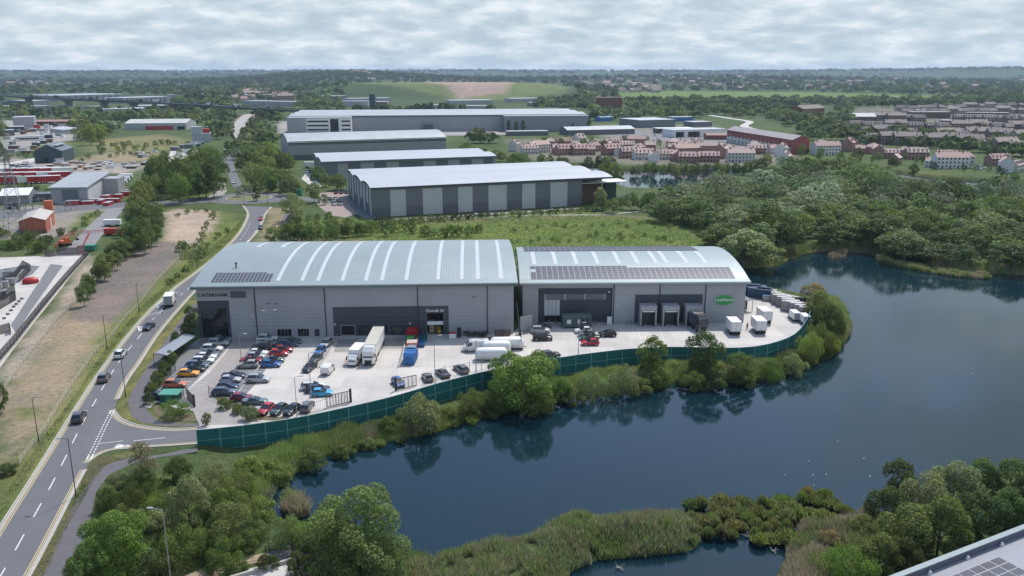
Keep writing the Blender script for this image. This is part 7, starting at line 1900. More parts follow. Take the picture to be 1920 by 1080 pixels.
clear_px = [
 [(0,330),(0,226),(140,232),(165,245),(205,285),(290,283),(300,345),(240,372)], [(140,256),(300,250),(395,262),(395,300),(310,305),(130,303)],
 [(225,232),(400,232),(400,262),(225,255)], [(430,212),(480,208),(480,262),(430,290),(405,380),(330,380)], [(510,215),(1105,206),(1105,262),(510,262)], [(520,248),(880,244),(880,300),(520,310)],
 [(575,275),(940,270),(940,345),(575,345)], [(645,296),(1165,290),(1165,412),(645,412)], [(560,300),(640,300),(640,412),(500,420),(500,395)], [(1100,228),(1330,224),(1420,250),(1500,268),(1500,330),(1180,330),(940,325),(935,262),(1100,262)],
 [(1400,232),(1500,240),(1500,330),(1400,330)], [(1500,262),(1920,300),(1980,372),(1660,335),(1490,312)], [(1600,205),(1980,195),(1980,272),(1700,258),(1590,240)],
 [(1040,300),(1420,300),(1420,400),(1040,400)], [(1150,172),(1500,173),(1800,180),(1840,186),(1700,192),(1170,189)], [(600,166),(700,157),(850,154),(1000,159),(1090,168),(1070,186),(900,190),(620,180)],
 [(200,155),(240,151),(300,153),(300,160),(220,162)], [(0,178),(100,176),(330,178),(330,206),(200,215),(0,212)], [(640,182),(1000,185),(1000,206),(640,206)], [(460,190),(560,190),(560,212),(430,208)],
 [(1110,186),(1170,186),(1170,210),(1110,210)], [(1500,200),(1560,200),(1560,222),(1500,222)], [(1290,214),(1460,228),(1500,262),(1380,240)],
 wood_px, [(395,262),(430,262),(430,300),(405,300)], [(505,440),(505,380),(700,400),(1240,400),(1340,465),(960,470)]]
CLR = [[v.xy for v in pxpoly(c)] for c in clear_px]
keep_px = [[(200,212),(430,212),(440,232),(395,238),(300,232),(200,228),(0,226),(0,208)], [(395,240),(440,245),(440,262),(400,262)], [(480,215),(530,215),(520,240),(520,270),(480,280),(462,262)], [(140,238),(190,238),(205,262),(145,262)]]
KEEP = [[v.xy for v in pxpoly(c)] for c in keep_px]
def far_field(name, y0, y1, x0, x1, dens, lab, seed, cover=.0, q=26, hk=1.0, lk=.23):
 r = random.Random(seed); pts = []; y = y1
 while y > y0:
  d_ = (HC-0)/math.tan(PITCH+math.atan((y-540)/FPX))
  rad = 4.4+min(d_, 1500)*.002+max(0, d_-1500)*.0016; wpx = 2*rad*FPX/d_
  x = x0-wpx
  while x < x1+wpx:
   xx = x+r.uniform(-.5,.5)*wpx; y2 = y+r.uniform(-.5,.5)*1.5
   p = P(xx, max(y2, 135.2)); pts.append((p.x, p.y, rad*r.uniform(.65,1.35), r.random(), r.random()))
   x += wpx*dens
  y -= max(.55, wpx*.28)
 A = np.array(pts); X_, Y_ = A[:,0], A[:,1]
 m = np.ones(len(A), bool)
 for c in CLR:
  m &= ~inpoly(X_, Y_, c)
 for c in KEEP: m |= inpoly(X_, Y_, c)
 pat = vnoise(X_+Y_*.3, Y_, 520, 21); m &= ~((pat > .32) & (np.hypot(X_, Y_) > 2600) & (A[:,3] > .25))
 m &= A[:,4] > cover
 A = A[m]; Z_ = ground_z(A[:,0], A[:,1])
 T = []
 for (x, y, rad, v, u), z in zip(A, Z_):
  n_ = vnoise(np.array([x]), np.array([y]), 90, 8)[0]
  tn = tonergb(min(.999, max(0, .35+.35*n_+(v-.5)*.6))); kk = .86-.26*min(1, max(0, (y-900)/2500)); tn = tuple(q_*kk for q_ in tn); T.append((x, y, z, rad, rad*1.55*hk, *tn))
 print(name, len(T)); clumps(name, T, lab, 'wood', seed, q, lk)
far_field('far_wood', 196, 300, -60, 480, .62, 'far belt of trees between the left-hand industrial yards and the viaduct', 41, .12, 34, lk=.19)
far_field('far_wood', 196, 300, 480, 1080, .62, 'far trees around the grey sheds in the middle', 42, .12, 34, lk=.19)
far_field('far_wood', 188, 330, 1080, 1990, .60, 'long band of trees behind the red-roofed houses', 43, .05, 34, lk=.19)
far_field('distant_wood', 152, 196, -80, 2000, .75, 'distant wooded land below the hills', 44, .12, 14, lk=.3)
T = []
for k in range(1500):
 x, y = rnd.gauss(-860, 480), rnd.gauss(4450, 420); T.append((x, y, gz(x, y), rnd.uniform(8,15), rnd.uniform(11,16), *[q_*.5 for q_ in tonergb(rnd.random()*.6)]))
clumps('distant_wood', T, 'dark wooded rise on the skyline behind the grassy tip', 'wood', 48, 12, .3)
far_field('distant_wood', 138, 152, -80, 2000, .8, 'hazy woods on the farthest ridges', 45, .1, 8, .55, lk=.36)
# ---------------------------------------------------------------- single trees in front of the sheds and houses
MKs = ['s0','s1','s2','m0','m2']
row([(160,238),(175,250),(195,245),(150,255)], 5, 15, MK, ['yellow','olive'], 'in the yellowish clump beyond the dark hall')
row([(1092,305),(1115,302),(1140,300)], 4, 11, MK, ['dark','deep'], 'in the dark clump on the far lake shore')
row([(1130,312),(1150,310),(1165,318)], 4, 12, MK, ['yellow','willow'], 'in the pale clump on the far lake shore', (1.2,1.5))
row([(1185,312),(1205,314),(1225,308),(1245,312),(1270,310),(1290,312),(1320,310)], 13, 9, MK, ['willow','green','dark','grey'], 'between the red-roofed houses and the small lake', (1.0,1.4))
row([(1340,312),(1370,312),(1395,318),(1420,312),(1440,300)], 9, 10, MK, ['green','dark','olive'], 'in front of the white houses', (1.0,1.3))
row([(870,275),(890,285),(915,290),(940,288),(965,300),(990,296)], 9, 11, MK, ['olive','willow','green'], 'right of the twin-wave warehouse roof')
row([(1010,300),(1040,300),(1065,302)], 4, 9, MK, ['dark','green'], 'beside the white panelled warehouse roof')
for i, (x, y, r_) in enumerate([(954,236,4.5),(968,237,4),(981,236,4.5),(1065,242,3),(1074,240,3.5),(1105,235,5),(717,266,2.6)]):
 plant('poplar', x, y, r_, 2.6, 'deep', 'narrow dark poplar %s from the left against the pale sheds' % ordn(i), 'tree', 'narrow trees before the far sheds')
plant('m0',1713,312,10,1.3,'dark','dark round tree on the narrow water before the white terrace','tree'); plant('m1',1610,287,9,1.2,'dark','dark tree beside the red gabled house','tree'); plant('m4',1905,325,9,1.5,'grey','grey-green tree at the far right lakeside','tree')
row([(1575,320),(1600,308),(1640,312),(1690,318)], 6, 7, SK, ['green','olive'], 'along the bank below the red gabled houses', (.7,.9), 'bush')
row([(20,352),(45,350),(70,352),(85,358)], 6, 9, SK, ['dark','olive'], 'in the hedge behind the white marquee', (.7,.9), 'bush')
row([(0,462),(30,458),(60,462),(90,455),(70,440),(30,445),(5,430)], 18, 13, SK, ['green','dark'], 'in the scrub below the pylon', (.6,.9), 'bush')
row([(108,435),(118,428)], 2, 9, SK, ['dark'], 'beside the orange brick building', (.8,1.0), 'bush')
row([(10,295),(30,290),(50,288),(65,290)], 5, 7, SK, ['dark','olive'], 'in the hedge left of the dark hall', (.6,.8), 'bush')
row([(180,275),(215,268),(250,272),(285,266),(325,270)], 12, 7, SK, ['olive','green','dark'], 'dotted over the field beyond the belt', (.5,.8), 'bush', 1.0)
row([(120,440),(140,430),(165,410),(185,398)], 7, 7, SK, ['olive','green'], 'beside the compound access road', (.5,.8), 'bush', .8)
row([(145,300),(200,282),(260,278),(330,285),(390,278)], 14, 7, SK, ['dark','green','olive'], 'round the field edges beyond the belt', (.6,.9), 'bush', 1.2)
row([(205,290),(240,286),(280,288)], 7, 6, SK, ['dark','olive'], 'along the dry strip beyond the belt', (.5,.8), 'bush', .6)
# ---------------------------------------------------------------- sheds of the left-hand estate
def shed(px, dep, h, lab, wall, roofm, kind='flat', rise=1.5, name='shed', cat='shed', grp=None, extras=None, door=None):
 f = Frame(P(*px[0]), P(*px[1]), name, lab, cat, grp); L_ = f.L
 mb = MB()
 if kind == 'gable':   # ridge along x
  mb.add([(0,0,0),(L_,0,0),(L_,dep,0),(0,dep,0),(0,0,h),(L_,0,h),(L_,dep,h),(0,dep,h),(0,dep/2,h+rise),(L_,dep/2,h+rise)], [(0,1,5,4),(1,2,6,9,5),(2,3,7,6),(3,0,4,8,7)])
  mb.build('wall', wall, f.o); mb = MB(); o_ = .4
  mb.add([(-o_,-o_,h-.05),(L_+o_,-o_,h-.05),(L_+o_,dep/2,h+rise+.1),(-o_,dep/2,h+rise+.1),(L_+o_,dep+o_,h-.05),(-o_,dep+o_,h-.05)], [(0,1,2,3),(3,2,4,5)]); mb.build('roof', roofm, f.o)
 elif kind == 'gablex':   # ridge along y
  mb.add([(0,0,0),(L_,0,0),(L_,dep,0),(0,dep,0),(0,0,h),(L_,0,h),(L_,dep,h),(0,dep,h),(L_/2,0,h+rise),(L_/2,dep,h+rise)], [(0,1,5,8,4),(1,2,6,5),(2,3,7,9,6),(3,0,4,7)])
  mb.build('wall', wall, f.o); mb = MB(); o_ = .3
  mb.add([(-o_,-o_,h-.1),(-o_,dep+o_,h-.1),(L_/2,dep+o_,h+rise+.08),(L_/2,-o_,h+rise+.08),(L_+o_,-o_,h-.1),(L_+o_,dep+o_,h-.1)], [(0,3,2,1),(3,4,5,2)]); mb.build('roof', roofm, f.o)
 elif kind == 'mono':
  mb.add([(0,0,0),(L_,0,0),(L_,dep,0),(0,dep,0),(0,0,h),(L_,0,h),(L_,dep,h+rise),(0,dep,h+rise)], [(0,1,5,4),(1,2,6,5),(2,3,7,6),(3,0,4,7)])
  mb.build('wall', wall, f.o); mb = MB(); o_ = .6; mb.add([(-o_,-o_*2,h-.2),(L_+o_,-o_*2,h-.2),(L_+o_,dep+o_,h+rise+.1),(-o_,dep+o_,h+rise+.1),(-o_,-o_*2,h+.2),(L_+o_,-o_*2,h+.2),(L_+o_,dep+o_,h+rise+.5),(-o_,dep+o_,h+rise+.5)], [(0,3,2,1),(4,5,6,7),(0,1,5,4),(1,2,6,5),(2,3,7,6),(3,0,4,7)]); mb.build('roof', roofm, f.o)
 elif kind == 'arch':
  z = arc(dep, rise, h); front_wall(f, 'wall', L_, h, [], wall); side_walls(f, L_, dep, z, wall, 10); arch_roof(f, L_, dep, z, .3, roofm, n=12)
 else:
  mb.box(0, L_, 0, dep, 0, h); mb.build('wall', wall, f.o); mb = MB(); mb.box(-.3, L_+.3, -.3, dep+.3, h, h+.35); mb.build('roof', roofm, f.o)
 if door:
  for (a, b, z, m) in door: mb = MB(); mb.box(L_*a, L_*b, -.08, -.004, 0.02 if z > 0 else -z*.5, abs(z)); mb.build('door' if z > 0 else 'window_band', m, f.o)
 return f
f = shed([(98,382),(166,381)], 30, 7.5, 'grey depot with a big sloping roof beside the red trailers', m_clad, m_roofG, 'mono', 3.2, 'depot', 'depot', door=[(.30,.76,6.4,m_mid2)])
mb = MB(); mb.box(f.L+.01, f.L+.06, 1, 29, 0, 8); mb.build('white_side_cladding', m_whiteM, f.o); mb = MB(); mb.box(f.L+.07, f.L+7, 20, 30, 0, 9); mb.build('side_tower', m_clad, f.o)
f = shed([(66,306),(118,305)], 26, 8, 'dark green-black hall with a stepped gable', M_('hall_dark', (.05,.075,.085), .6, .1, .1, .3), M_('hall_roof', (.10,.125,.14), .5, .1, .1, .3), 'gablex', 4.2, 'hall', 'hall', door=[(.3,.5,3.5,m_black),(.75,.95,3.5,m_black)])
mb = MB(); mb.box(f.L*.55, f.L*.8, 3, 22, 11.0, 11.4) ; mb.build('rooflight', m_roofG, f.o)
f = shed([(38,440),(88,437)], 22, 5.2, 'orange brick substation building with a pale shallow roof', M_('orange_brick', (.36,.115,.07), .8, 0, .1, .6), M_('asbestos_roof', (.42,.39,.36), .8, 0, .08, .5), 'gablex', 1.3, 'substation_building', 'building')
mb = MB(); mb.box(f.L+.005, f.L+.05, 12, 13.6, 0, 4); mb.build('door', m_white, f.o); mb = MB(); mb.box(f.L*.62, f.L*.95, 24.5, 27, 0, 9); mb.build('chimney_tower', m_orange, f.o)
mb = MB(); mb.box(-.04, f.L+.04, -.04, .0, 0, 1.6); mb.build('brick_plinth', m_brickb, f.o)
shed([(0,384),(55,382)], 18, 4.2, 'white-topped marquee store with a ridge roof', M_('marquee_wall', (.22,.24,.26), .7), m_white, 'gable', 2.2, 'marquee', 'marquee')
shed([(66,378),(98,377)], 8, 3.2, 'low dark lean-to between the marquee and the depot', m_mid, m_mid, 'flat')
shed([(235,244),(350,243)], 45, 7, 'long pale-roofed shed with red doors before the viaduct', m_roofW, M_('roof_pale_old', (.44,.44,.41), .8, 0, .12, .1), 'gable', 3, 'shed', 'shed', door=[(.33,.78,4,m_redp),(.85,.97,3.5,m_black)])
f = shed([(361,267),(397,266)], 14, 7, 'pale blue-grey stepped building near the humped bridge', M_('paleblue', (.36,.40,.45), .6), m_roofG, 'flat', name='office_building', cat='building')
mb = MB(); mb.box(0, f.L*.55, 3, 12, 7.3, 13); mb.build('upper_storey', M_('paleblue', (.36,.40,.45)), f.o); mb = MB(); mb.box(f.L*.6, f.L*.95, 6, 12, 7.3, 11); mb.build('red_block', m_redp, f.o)
shed([(26,240),(66,239)], 30, 11, 'tall grey cube-like shed in the left yards', m_clad, m_clad2, 'flat', name='factory_building', cat='building')
shed([(10,248),(45,247)], 16, 5, 'low pale-roofed unit before the tall grey shed', m_blackish, m_roofW, 'flat', name='unit', cat='unit')
shed([(28,265),(84,263)], 10, 3.6, 'long white cabin with a row of dark windows', m_white, m_roofW, 'flat', name='unit', cat='unit', door=[(.04,.8,-2.6,m_glass)])
shed([(0,255),(28,254)], 14, 5, 'grey workshop at the left edge behind the yards', m_mid, m_roofG, 'flat', name='unit', cat='unit')
shed([(60,236),(150,235)], 14, 4.5, 'long red-fronted open store in the left yards', m_rust, M_('roof_redbrown', (.30,.17,.15), .8), 'mono', 1, name='unit', cat='unit')
shed([(118,254),(145,250)], 12, 5, 'pale open-fronted barn at the edge of the trees', m_roofG, m_roofW, 'mono', 1.5, name='unit', cat='unit')
shed([(106,306),(120,305)], 5, 3, 'small pale hut beside the dark hall', m_whiteM, m_roofG, 'flat', name='hut', cat='hut')
def scatter_boxes(px, n, lab_fmt, cat, name, mats, s_=(4,8), h_=(1.5,3), grp=None, seed=1, rz=.1, low=False):
 poly = [v.xy for v in pxpoly(px)]; r = random.Random(seed); out = []; xs = [p.x for p in poly]; ys = [p.y for p in poly]
 tries = 0
 while len(out) < n and tries < 4000:
  tries += 1; x, y = r.uniform(min(xs), max(xs)), r.uniform(min(ys), max(ys))
  if not inpoly(np.array([x]), np.array([y]), poly)[0] or any((x-a)**2+(y-b)**2 < (s_[1]*.8)**2 for a, b in out): continue
  out.append((x, y))
 out.sort(key=lambda q: pxof(*q)[0])
 for i, (x, y) in enumerate(out):
  L_, W2, H_ = r.uniform(*s_), r.uniform(2.2,3.2), r.uniform(*h_); m = mats[r.randrange(len(mats))]
  t = empty(name, (x, y, .04), r.choice([0, PI/2, .2])+r.uniform(-rz, rz)); tag(t, lab_fmt % ordn(i), cat, grp)
  mb = MB(); mb.box(-L_/2,L_/2,-W2/2,W2/2,0,H_); mb.build('body', m, t); mb = MB(); mb.box(-L_/2-.1,L_/2+.1,-W2/2-.1,W2/2+.1,H_,H_+.15); mb.build('roof', m_roofW if r.random() < .6 else m_roofG, t)
mm = [m_clad, m_whiteM, m_blackish, m_rust, m_brickb, m_white, m_mid2, m_redp]
scatter_boxes([(0,268),(0,242),(80,244),(130,250),(80,285),(20,292)], 34, 'stored unit %s from the left in the upper left yard', 'stored unit', 'storage_unit', mm, grp='stored units in the upper left yard', seed=4)
scatter_boxes([(60,232),(140,235),(140,256),(85,262)], 16, 'stored unit %s from the left beneath the far trees', 'stored unit', 'storage_unit', mm, (3,7), (1.5,4), 'stored units beneath the far trees', 5)
scatter_boxes([(108,305),(290,306),(285,318),(110,320)], 30, 'low builders stack %s from the left behind the depot', 'stack', 'material_stack', [m_brickb, m_conc, m_clad, m_card, m_rust, m_white, m_pallet], (2.5,7), (.8,2.0), 'builders stacks behind the depot', 6)
scatter_boxes([(20,305),(110,312),(100,318),(20,322)], 14, 'pale stack %s from the left below the dark hall', 'stack', 'material_stack', [m_white, m_conc, m_blackish, m_rust], (2,5), (.8,1.8), 'pale stacks below the dark hall', 7)
scatter_boxes([(262,285),(310,285),(375,268),(380,280),(330,300),(262,296)], 14, 'goods or cabin %s from the left in the pale yard beyond the belt', 'cabin', 'portable_cabin', [m_blackish, m_white, m_mid], (3,7), (1.5,3), 'cabins in the pale yard beyond the belt', 8)
sheet('far_yard', [(312,303),(320,282),(372,278),(376,288),(362,303)], m_conc, 'pale concrete yard beyond the tree belt', .03)
sheet('far_yard', [(565,335),(575,322),(590,322),(592,335),(604,350),(590,352),(578,345)], m_conc, 'pale yard beside the sheds', .03)
sheet('car_park', [(600,362),(650,358),(656,372),(668,385),(672,400),(648,408),(620,404),(595,385)], M_('pink_paving', (.30,.235,.21), .9, 0, .12, .4), 'pinkish paved car park beside the white panelled warehouse', .035)
sheet('service_road', [(650,372),(668,376),(706,408),(735,408),(735,414),(690,414),(668,400),(655,385)], m_bay, 'dark service road along the warehouse side', .04)
sheet('service_road', [(700,410),(860,403),(1090,388),(1092,391),(860,407),(700,414)], m_pave, 'brown paved strip in front of the white panelled warehouse', .04)
sheet('loading_yard', [(545,250),(560,249),(960,245),(960,252),(545,258)], m_pave, 'car park in front of the very long warehouse', .03)
sheet('far_road', [(-40,312),(20,304),(66,296),(66,304),(20,314),(-40,326)], m_conc, 'pale estate road left of the dark hall', .03)
sheet('retail_yard', [(1120,240),(1180,236),(1215,252),(1420,262),(1420,270),(1180,262)], m_bay, 'car park round the retail sheds', .03)
mb = MB(); ribbon(mb, smooth(pxpoly([(1330,216),(1370,222),(1405,228),(1395,236),(1412,242)]), 5), 9, .03); tag(mb.build('far_road', m_conc), 'pale road curving among far trees', 'road', kind='structure')
def tparts(L_, W2, H_, m, mr, name, x, y, rz, lab, cat, grp, deck=.9):
 t = empty(name, (x, y, .04), rz); tag(t, lab, cat, grp)
 mb = MB(); mb.box(-L_/2,L_/2,-W2/2,W2/2,deck,H_); mb.build('body', m, t); mb = MB(); mb.box(-L_/2-.02,L_/2+.02,-W2/2-.02,W2/2+.02,H_,H_+.1); mb.build('roof', mr, t)
 mb = MB(); [mb.tube((q,-W2/2+.05,.45),(q,W2/2-.05,.45),.45,n=8) for q in (-L_*.35,-L_*.22,L_*.3)]; mb.build('wheels', m_black, t)
k = 0
for r_, (ya, n_, xa, xb) in enumerate([(322,6,8,118),(330,6,2,112),(338,6,0,92)]):
 for j in range(n_):
  px = xa+(xb-xa)*j/(n_-1); p = P(px, ya-j*.3, 2); k += 1
  tparts(11.5, 3.0, 4.0, m_redp if (j+r_) % 5 else m_white, m_white, 'parked_trailer', p.x, p.y, .45+rnd.uniform(-.08,.08), 'red trailer with white top, %s from the left in the %s row' % (ordn(j), ('back','middle','front')[r_]), 'trailer', 'red trailers parked in the left yard')
scatter_boxes([(128,385),(212,385),(212,379),(128,380)], 9, 'red low loader %s from the left before the depot', 'low loader', 'low_loader', [m_redp], (5,7), (1.2,2.2), 'red low loaders before the depot', 9)
scatter_boxes([(190,375),(235,372),(236,360),(205,358)], 10, 'red machine %s from the left beside the depot', 'machine', 'plant_machine', [m_redp, m_redp, m_white], (3,5), (1.5,2.4), 'red machines beside the depot', 10)
for j in range(9):
 p = P(214+j*2.8, 353-j*2.8, 1.2); tparts(7, 2.4, 2.6, [m_white, M_('teal_paint', (.02,.10,.13))][j % 2], m_white, 'flatbed_lorry', p.x, p.y, .15, 'pale flatbed lorry %s from the left beside the tree belt' % ordn(j), 'lorry', 'lorries parked beside the tree belt', .8)
for j, (x, y, lab, m) in enumerate([(211,420,'white crew cab lorry on the compound access road', m_white), (214,437,'dark red machine below the white lorry', m_redp), (25,388,'dark car beside the marquee', m_black)]):
 p = P(x, y, .8); tparts(6.5, 2.4, 2.5, m, m_white if j == 0 else m, 'lorry' if j < 2 else 'machine', p.x, p.y, .1, lab, 'vehicle', None, .7)
p = P(122,457,.8); t = empty('excavator', (p.x,p.y,.04), 1.0); tag(t, 'orange excavator parked above the compound gate', 'excavator')
mb = MB(); mb.box(-1.6,1.6,-1.2,1.2,1.0,2.0); mb.box(-.2,1.2,-1.1,0,2.0,2.9); mb.build('house', m_orange, t); mb = MB(); mb.box(-1.8,1.8,-1.3,-.8,0,.8); mb.box(-1.8,1.8,.8,1.3,0,.8); mb.build('tracks', m_black, t)
mb = MB(); mb.tube((1.2,.4,1.8),(3.4,.4,4.2),.22); mb.tube((3.4,.4,4.2),(4.8,.4,2.0),.17); mb.build('arm', m_orange, t); mb = MB(); mb.box(4.4,5.2,0,.8,1.2,1.9); mb.build('bucket', m_blackish, t)
def barrier(px, lab):
 pts = pxpoly(px); o0 = pts[0].copy(); t = empty('site_barrier', o0); tag(t, lab, 'barrier'); mb = MB()
 q = resample(pts, max(2, int(sum((b-a).length for a, b in zip(pts, pts[1:]))/1.2)))
 for i in range(len(q)-1):
  a, b = q[i]-o0, q[i+1]-o0
  for z in (.4,.8,1.15): mb.tube(a+Vector((0,0,z)), b+Vector((0,0,z)), .06, n=4, cap=False)
  mb.tube(a, a+Vector((0,0,1.2)), .06, n=4)
 mb.build('rails', m_redp, t)
barrier([(130,438),(168,438),(200,434)], 'red plastic barrier across the compound access road'); barrier([(168,440),(160,455),(156,466)], 'red plastic barrier down the right of the access road'); barrier([(104,465),(112,455),(128,441)], 'red plastic barrier beside the excavator')
crate(170,465,(3.5,2.5,1.8),[m_greenp, m_greenp],'green storage box right of the compound gate','storage box',0,'storage_box')
crate(557,361,(4.5,3.0,3.0),[m_greenp, m_greenp],'green roadside cabinet right of the roundabout','cabinet',5,'cabinet')
for j, (x, y) in enumerate([(-4,546),(8,540),(20,534),(2,558),(15,520)]):
 p = P(x, y); t = empty('transformer', p, .4); tag(t, 'grey transformer %s from the left behind the mesh screens' % ordn(j), 'transformer', 'transformers in the compound')
 mb = MB(); mb.cbox((0,0,0),(2.4,1.8,2.0)); mb.build('tank', m_metal, t); mb = MB(); [mb.tube((q,0,2),(q,0,2.8),.1,n=5) for q in (-.6,0,.6)]; mb.build('insulators', m_brickb, t)
for j, (x, y) in enumerate([(18,400),(30,398),(42,396),(55,394),(68,392),(118,400),(128,396),(138,394),(100,393),(80,390)]):
 p = P(x, y); t = empty('switchgear_post', p); tag(t, 'pale switchgear frame %s of ten beside the brick building' % ordn(j), 'switchgear', 'switchgear frames')
 mb = MB(); mb.tube((-1.5,0,0),(-1.5,0,4.2),.1,n=4); mb.tube((1.5,0,0),(1.5,0,4.2),.1,n=4); mb.tube((-2,0,4.1),(2,0,4.1),.1,n=4); mb.tube((-2,0,3),(2,0,3),.06,n=4); mb.build('frame', m_metal, t); mb = MB(); [mb.tube((q,0,4.1),(q,0,5.2),.12,.08,n=5) for q in (-1.2,0,1.2)]; mb.build('insulators', m_roofG, t)
def pylon(px, py, h, w_, lab, z=0):
 p = P(px, py, z); t = empty('pylon', p, .3); tag(t, lab, 'pylon'); mb = MB(); n_ = 9; pr = None; am = MB()
 for k in range(n_+1):
  u = k/n_; ww = w_*(1-u)**1.15*.5+.35; z_ = h*u; c = [Vector((sx*ww, sy*ww, z_)) for sx, sy in ((-1,-1),(1,-1),(1,1),(-1,1))]
  if pr:
   for i in range(4): mb.tube(pr[i], c[i], .08, n=4, cap=False); mb.tube(pr[i], c[(i+1) % 4], .06, n=3, cap=False); mb.tube(pr[(i+1) % 4], c[i], .06, n=3, cap=False); mb.tube(c[i], c[(i+1) % 4], .05, n=3, cap=False)
  pr = c
 mb.build('lattice', m_deck, t)
 for u in (.68,.82,.94): L_ = h*.16; am.tube((-L_,0,h*u),(L_,0,h*u),.12,n=4); am.tube((-L_,0,h*u),(0,0,h*u+h*.04),.07,n=3); am.tube((L_,0,h*u),(0,0,h*u+h*.04),.07,n=3)
 am.build('crossarms', m_metal, t)
pylon(33,438,32,7,'tall lattice pylon at the left edge above the brick building')
pylon(95,232,36,8,'far lattice pylon before the viaduct, first from the left'); pylon(2,235,36,8,'far lattice pylon at the left edge'); pylon(1075,166,40,8,'tiny distant pylon beside the grassy tip')
# ---------------------------------------------------------------- viaduct
VH = 17.5
vp = [(-260,170.5),(-120,174),(0,178.5),(53,181.5),(100,183.5),(160,186.5),(250,190),(323,193.8),(382,196.8),(450,200.8),(520,204.6),(600,208),(700,213)]
def vpt(x, y, k):
 h = VH-9*max(0, min(1, (x-100)/600.)); return P(x, y, h)
vc = smooth([vpt(x, y, 0) for x, y in vp], 20)
vo = empty('viaduct', vc[0]); tag(vo, 'long grey motorway viaduct on thick piers crossing the left background', 'viaduct')
q = rel(vc, vc[0].copy()); a = offset(q, -11); b = offset(q, 11); mb = MB(); pm = MB()
for i in range(len(a)-1):
 dz = Vector((0,0,-2.6))
 mb.quad(a[i], a[i+1], b[i+1], b[i]); mb.quad(a[i]+dz*.5, a[i]+Vector((0,0,1)), a[i+1]+Vector((0,0,1)), a[i+1]+dz*.5); mb.quad(b[i]+dz*.5, b[i]+Vector((0,0,1)), b[i+1]+Vector((0,0,1)), b[i+1]+dz*.5)
 c0, c1 = q[i]+dz, q[i+1]+dz; mb.quad(a[i]+dz*.5, a[i+1]+dz*.5, c1, c0); mb.quad(b[i]+dz*.5, c0, c1, b[i+1]+dz*.5)
mb.build('deck', M_('viaduct_deck', (.075,.09,.088), .85, 0, .1, .05), vo)
for px_ in (-60,53,122,188,254,318,382,440,495):
 j = min(range(len(vc)), key=lambda i: abs(pxof(vc[i].x, vc[i].y, vc[i].z)[0]-px_)); c = vc[j]-vc[0]; zt = vc[j].z
 mb = MB(); d = (vc[min(j+1,len(vc)-1)]-vc[max(0,j-1)]); M = Matrix.Translation(Vector((c.x,c.y,-vc[0].z))) @ Matrix.Rotation(math.atan2(d.y,d.x), 4, 'Z'); mb.box(-3,3,-5,5,0,zt-3.4,0,M); mb.box(-3.6,3.6,-8,8,zt-4.2,zt-2.4,0,M); mb.build('pier', m_deck, vo)
Lc = [0];
for i in range(len(vc)-1): Lc.append(Lc[-1]+(vc[i+1]-vc[i]).length)
vm = [(60,'dark',10,m_black),(100,'dark red and white',14,m_rust),(84,'white',5,m_white),(140,'pale',6,m_white),(178,'dark',8,m_blackish),(188,'white',8,m_white),(204,'white',6,m_white),(230,'grey',5,m_clad),(265,'dark',7,m_blackish),(290,'long white',17,m_white),(330,'pale',6,m_white),(360,'grey',6,m_clad),(405,'white',9,m_white),(430,'dark',6,m_blackish),(455,'white',8,m_white),(490,'pale',7,m_roofG)]
for j, (px_, cn, L_, m) in enumerate(vm):
 i = min(range(len(vc)), key=lambda i: abs(pxof(vc[i].x, vc[i].y, vc[i].z)[0]-px_)); d = vc[min(i+1,len(vc)-1)]-vc[max(0,i-1)]; s_ = -1 if j % 2 else 1
 nrm = Vector((d.y,-d.x,0)).normalized()*5*s_; c = vc[i]+nrm; t = empty('lorry' if L_ > 6 else 'vehicle', (c.x,c.y,c.z+.05), math.atan2(d.y,d.x)); tag(t, '%s vehicle on the viaduct, %s from the left' % (cn, ordn(j)), 'vehicle', 'traffic on the viaduct')
 H_ = 3.9 if L_ > 6 else 1.7; mb = MB(); mb.box(-L_/2,L_/2-1.6,-1.25,1.25,.7,H_); mb.build('body', m, t); mb = MB(); mb.box(L_/2-1.5,L_/2,-1.2,1.2,.5,min(H_,3.0)); mb.build('cab', m_blackish, t); mb = MB(); [mb.tube((x_,-1.2,.5),(x_,1.2,.5),.5,n=8) for x_ in (-L_*.35,L_*.38)]; mb.build('wheels', m_black, t)
# ---------------------------------------------------------------- far sheds, one by one
FS = [([(108,190),(235,186)],110,11,'big pale distribution shed with dark bays beyond the viaduct'),([(233,194),(320,191)],60,10,'second pale distribution shed beyond the viaduct'),([(-30,200),(60,200)],60,9,'pale roofed shed at the left edge under the viaduct'),([(-20,207),(130,206)],30,6,'long low white-roofed shed under the viaduct'),
 ([(194,216),(290,214)],50,8,'grey white-roofed shed right under the viaduct piers'),([(255,208),(410,204)],40,7,'long white-roofed shed behind the piers'),([(150,208),(190,207)],30,6,'small pale shed behind the piers'),([(330,184),(400,182)],40,7,'low pale shed beyond the second distribution shed'),
 ([(445,186),(520,185)],40,9,'grey shed beside the pinkish buildings'),([(455,198),(560,200)],30,8,'blue-grey shed left of the very long warehouse'),([(590,188),(650,187)],40,8,'pale sheds behind the very long warehouse left part'),([(640,200),(690,200)],25,9,'teal-grey block before the dark tower'),
 ([(655,192),(735,190)],30,7,'long white-roofed shed behind the dark tower'),([(845,196),(925,195)],40,7,'white-roofed shed below the grassy tip'),([(960,192),(1015,191)],35,7,'pale shed right of the tip'),([(1000,200),(1085,199)],40,6,'low pale shed behind the very long warehouse right part'),([(780,206),(835,205)],25,7,'brown-roofed hall among the trees behind the very long warehouse'),([(850,206),(920,206)],25,6,'low hall right of the brown-roofed one'),
 ([(1045,152),(1105,151)],50,8,'tiny pale shed on the far plain'),([(1640,157),(1668,157)],40,9,'tiny pale block on the far right plain'),([(1270,144),(1320,143)],60,9,'faint pale shed on the far ridge')]
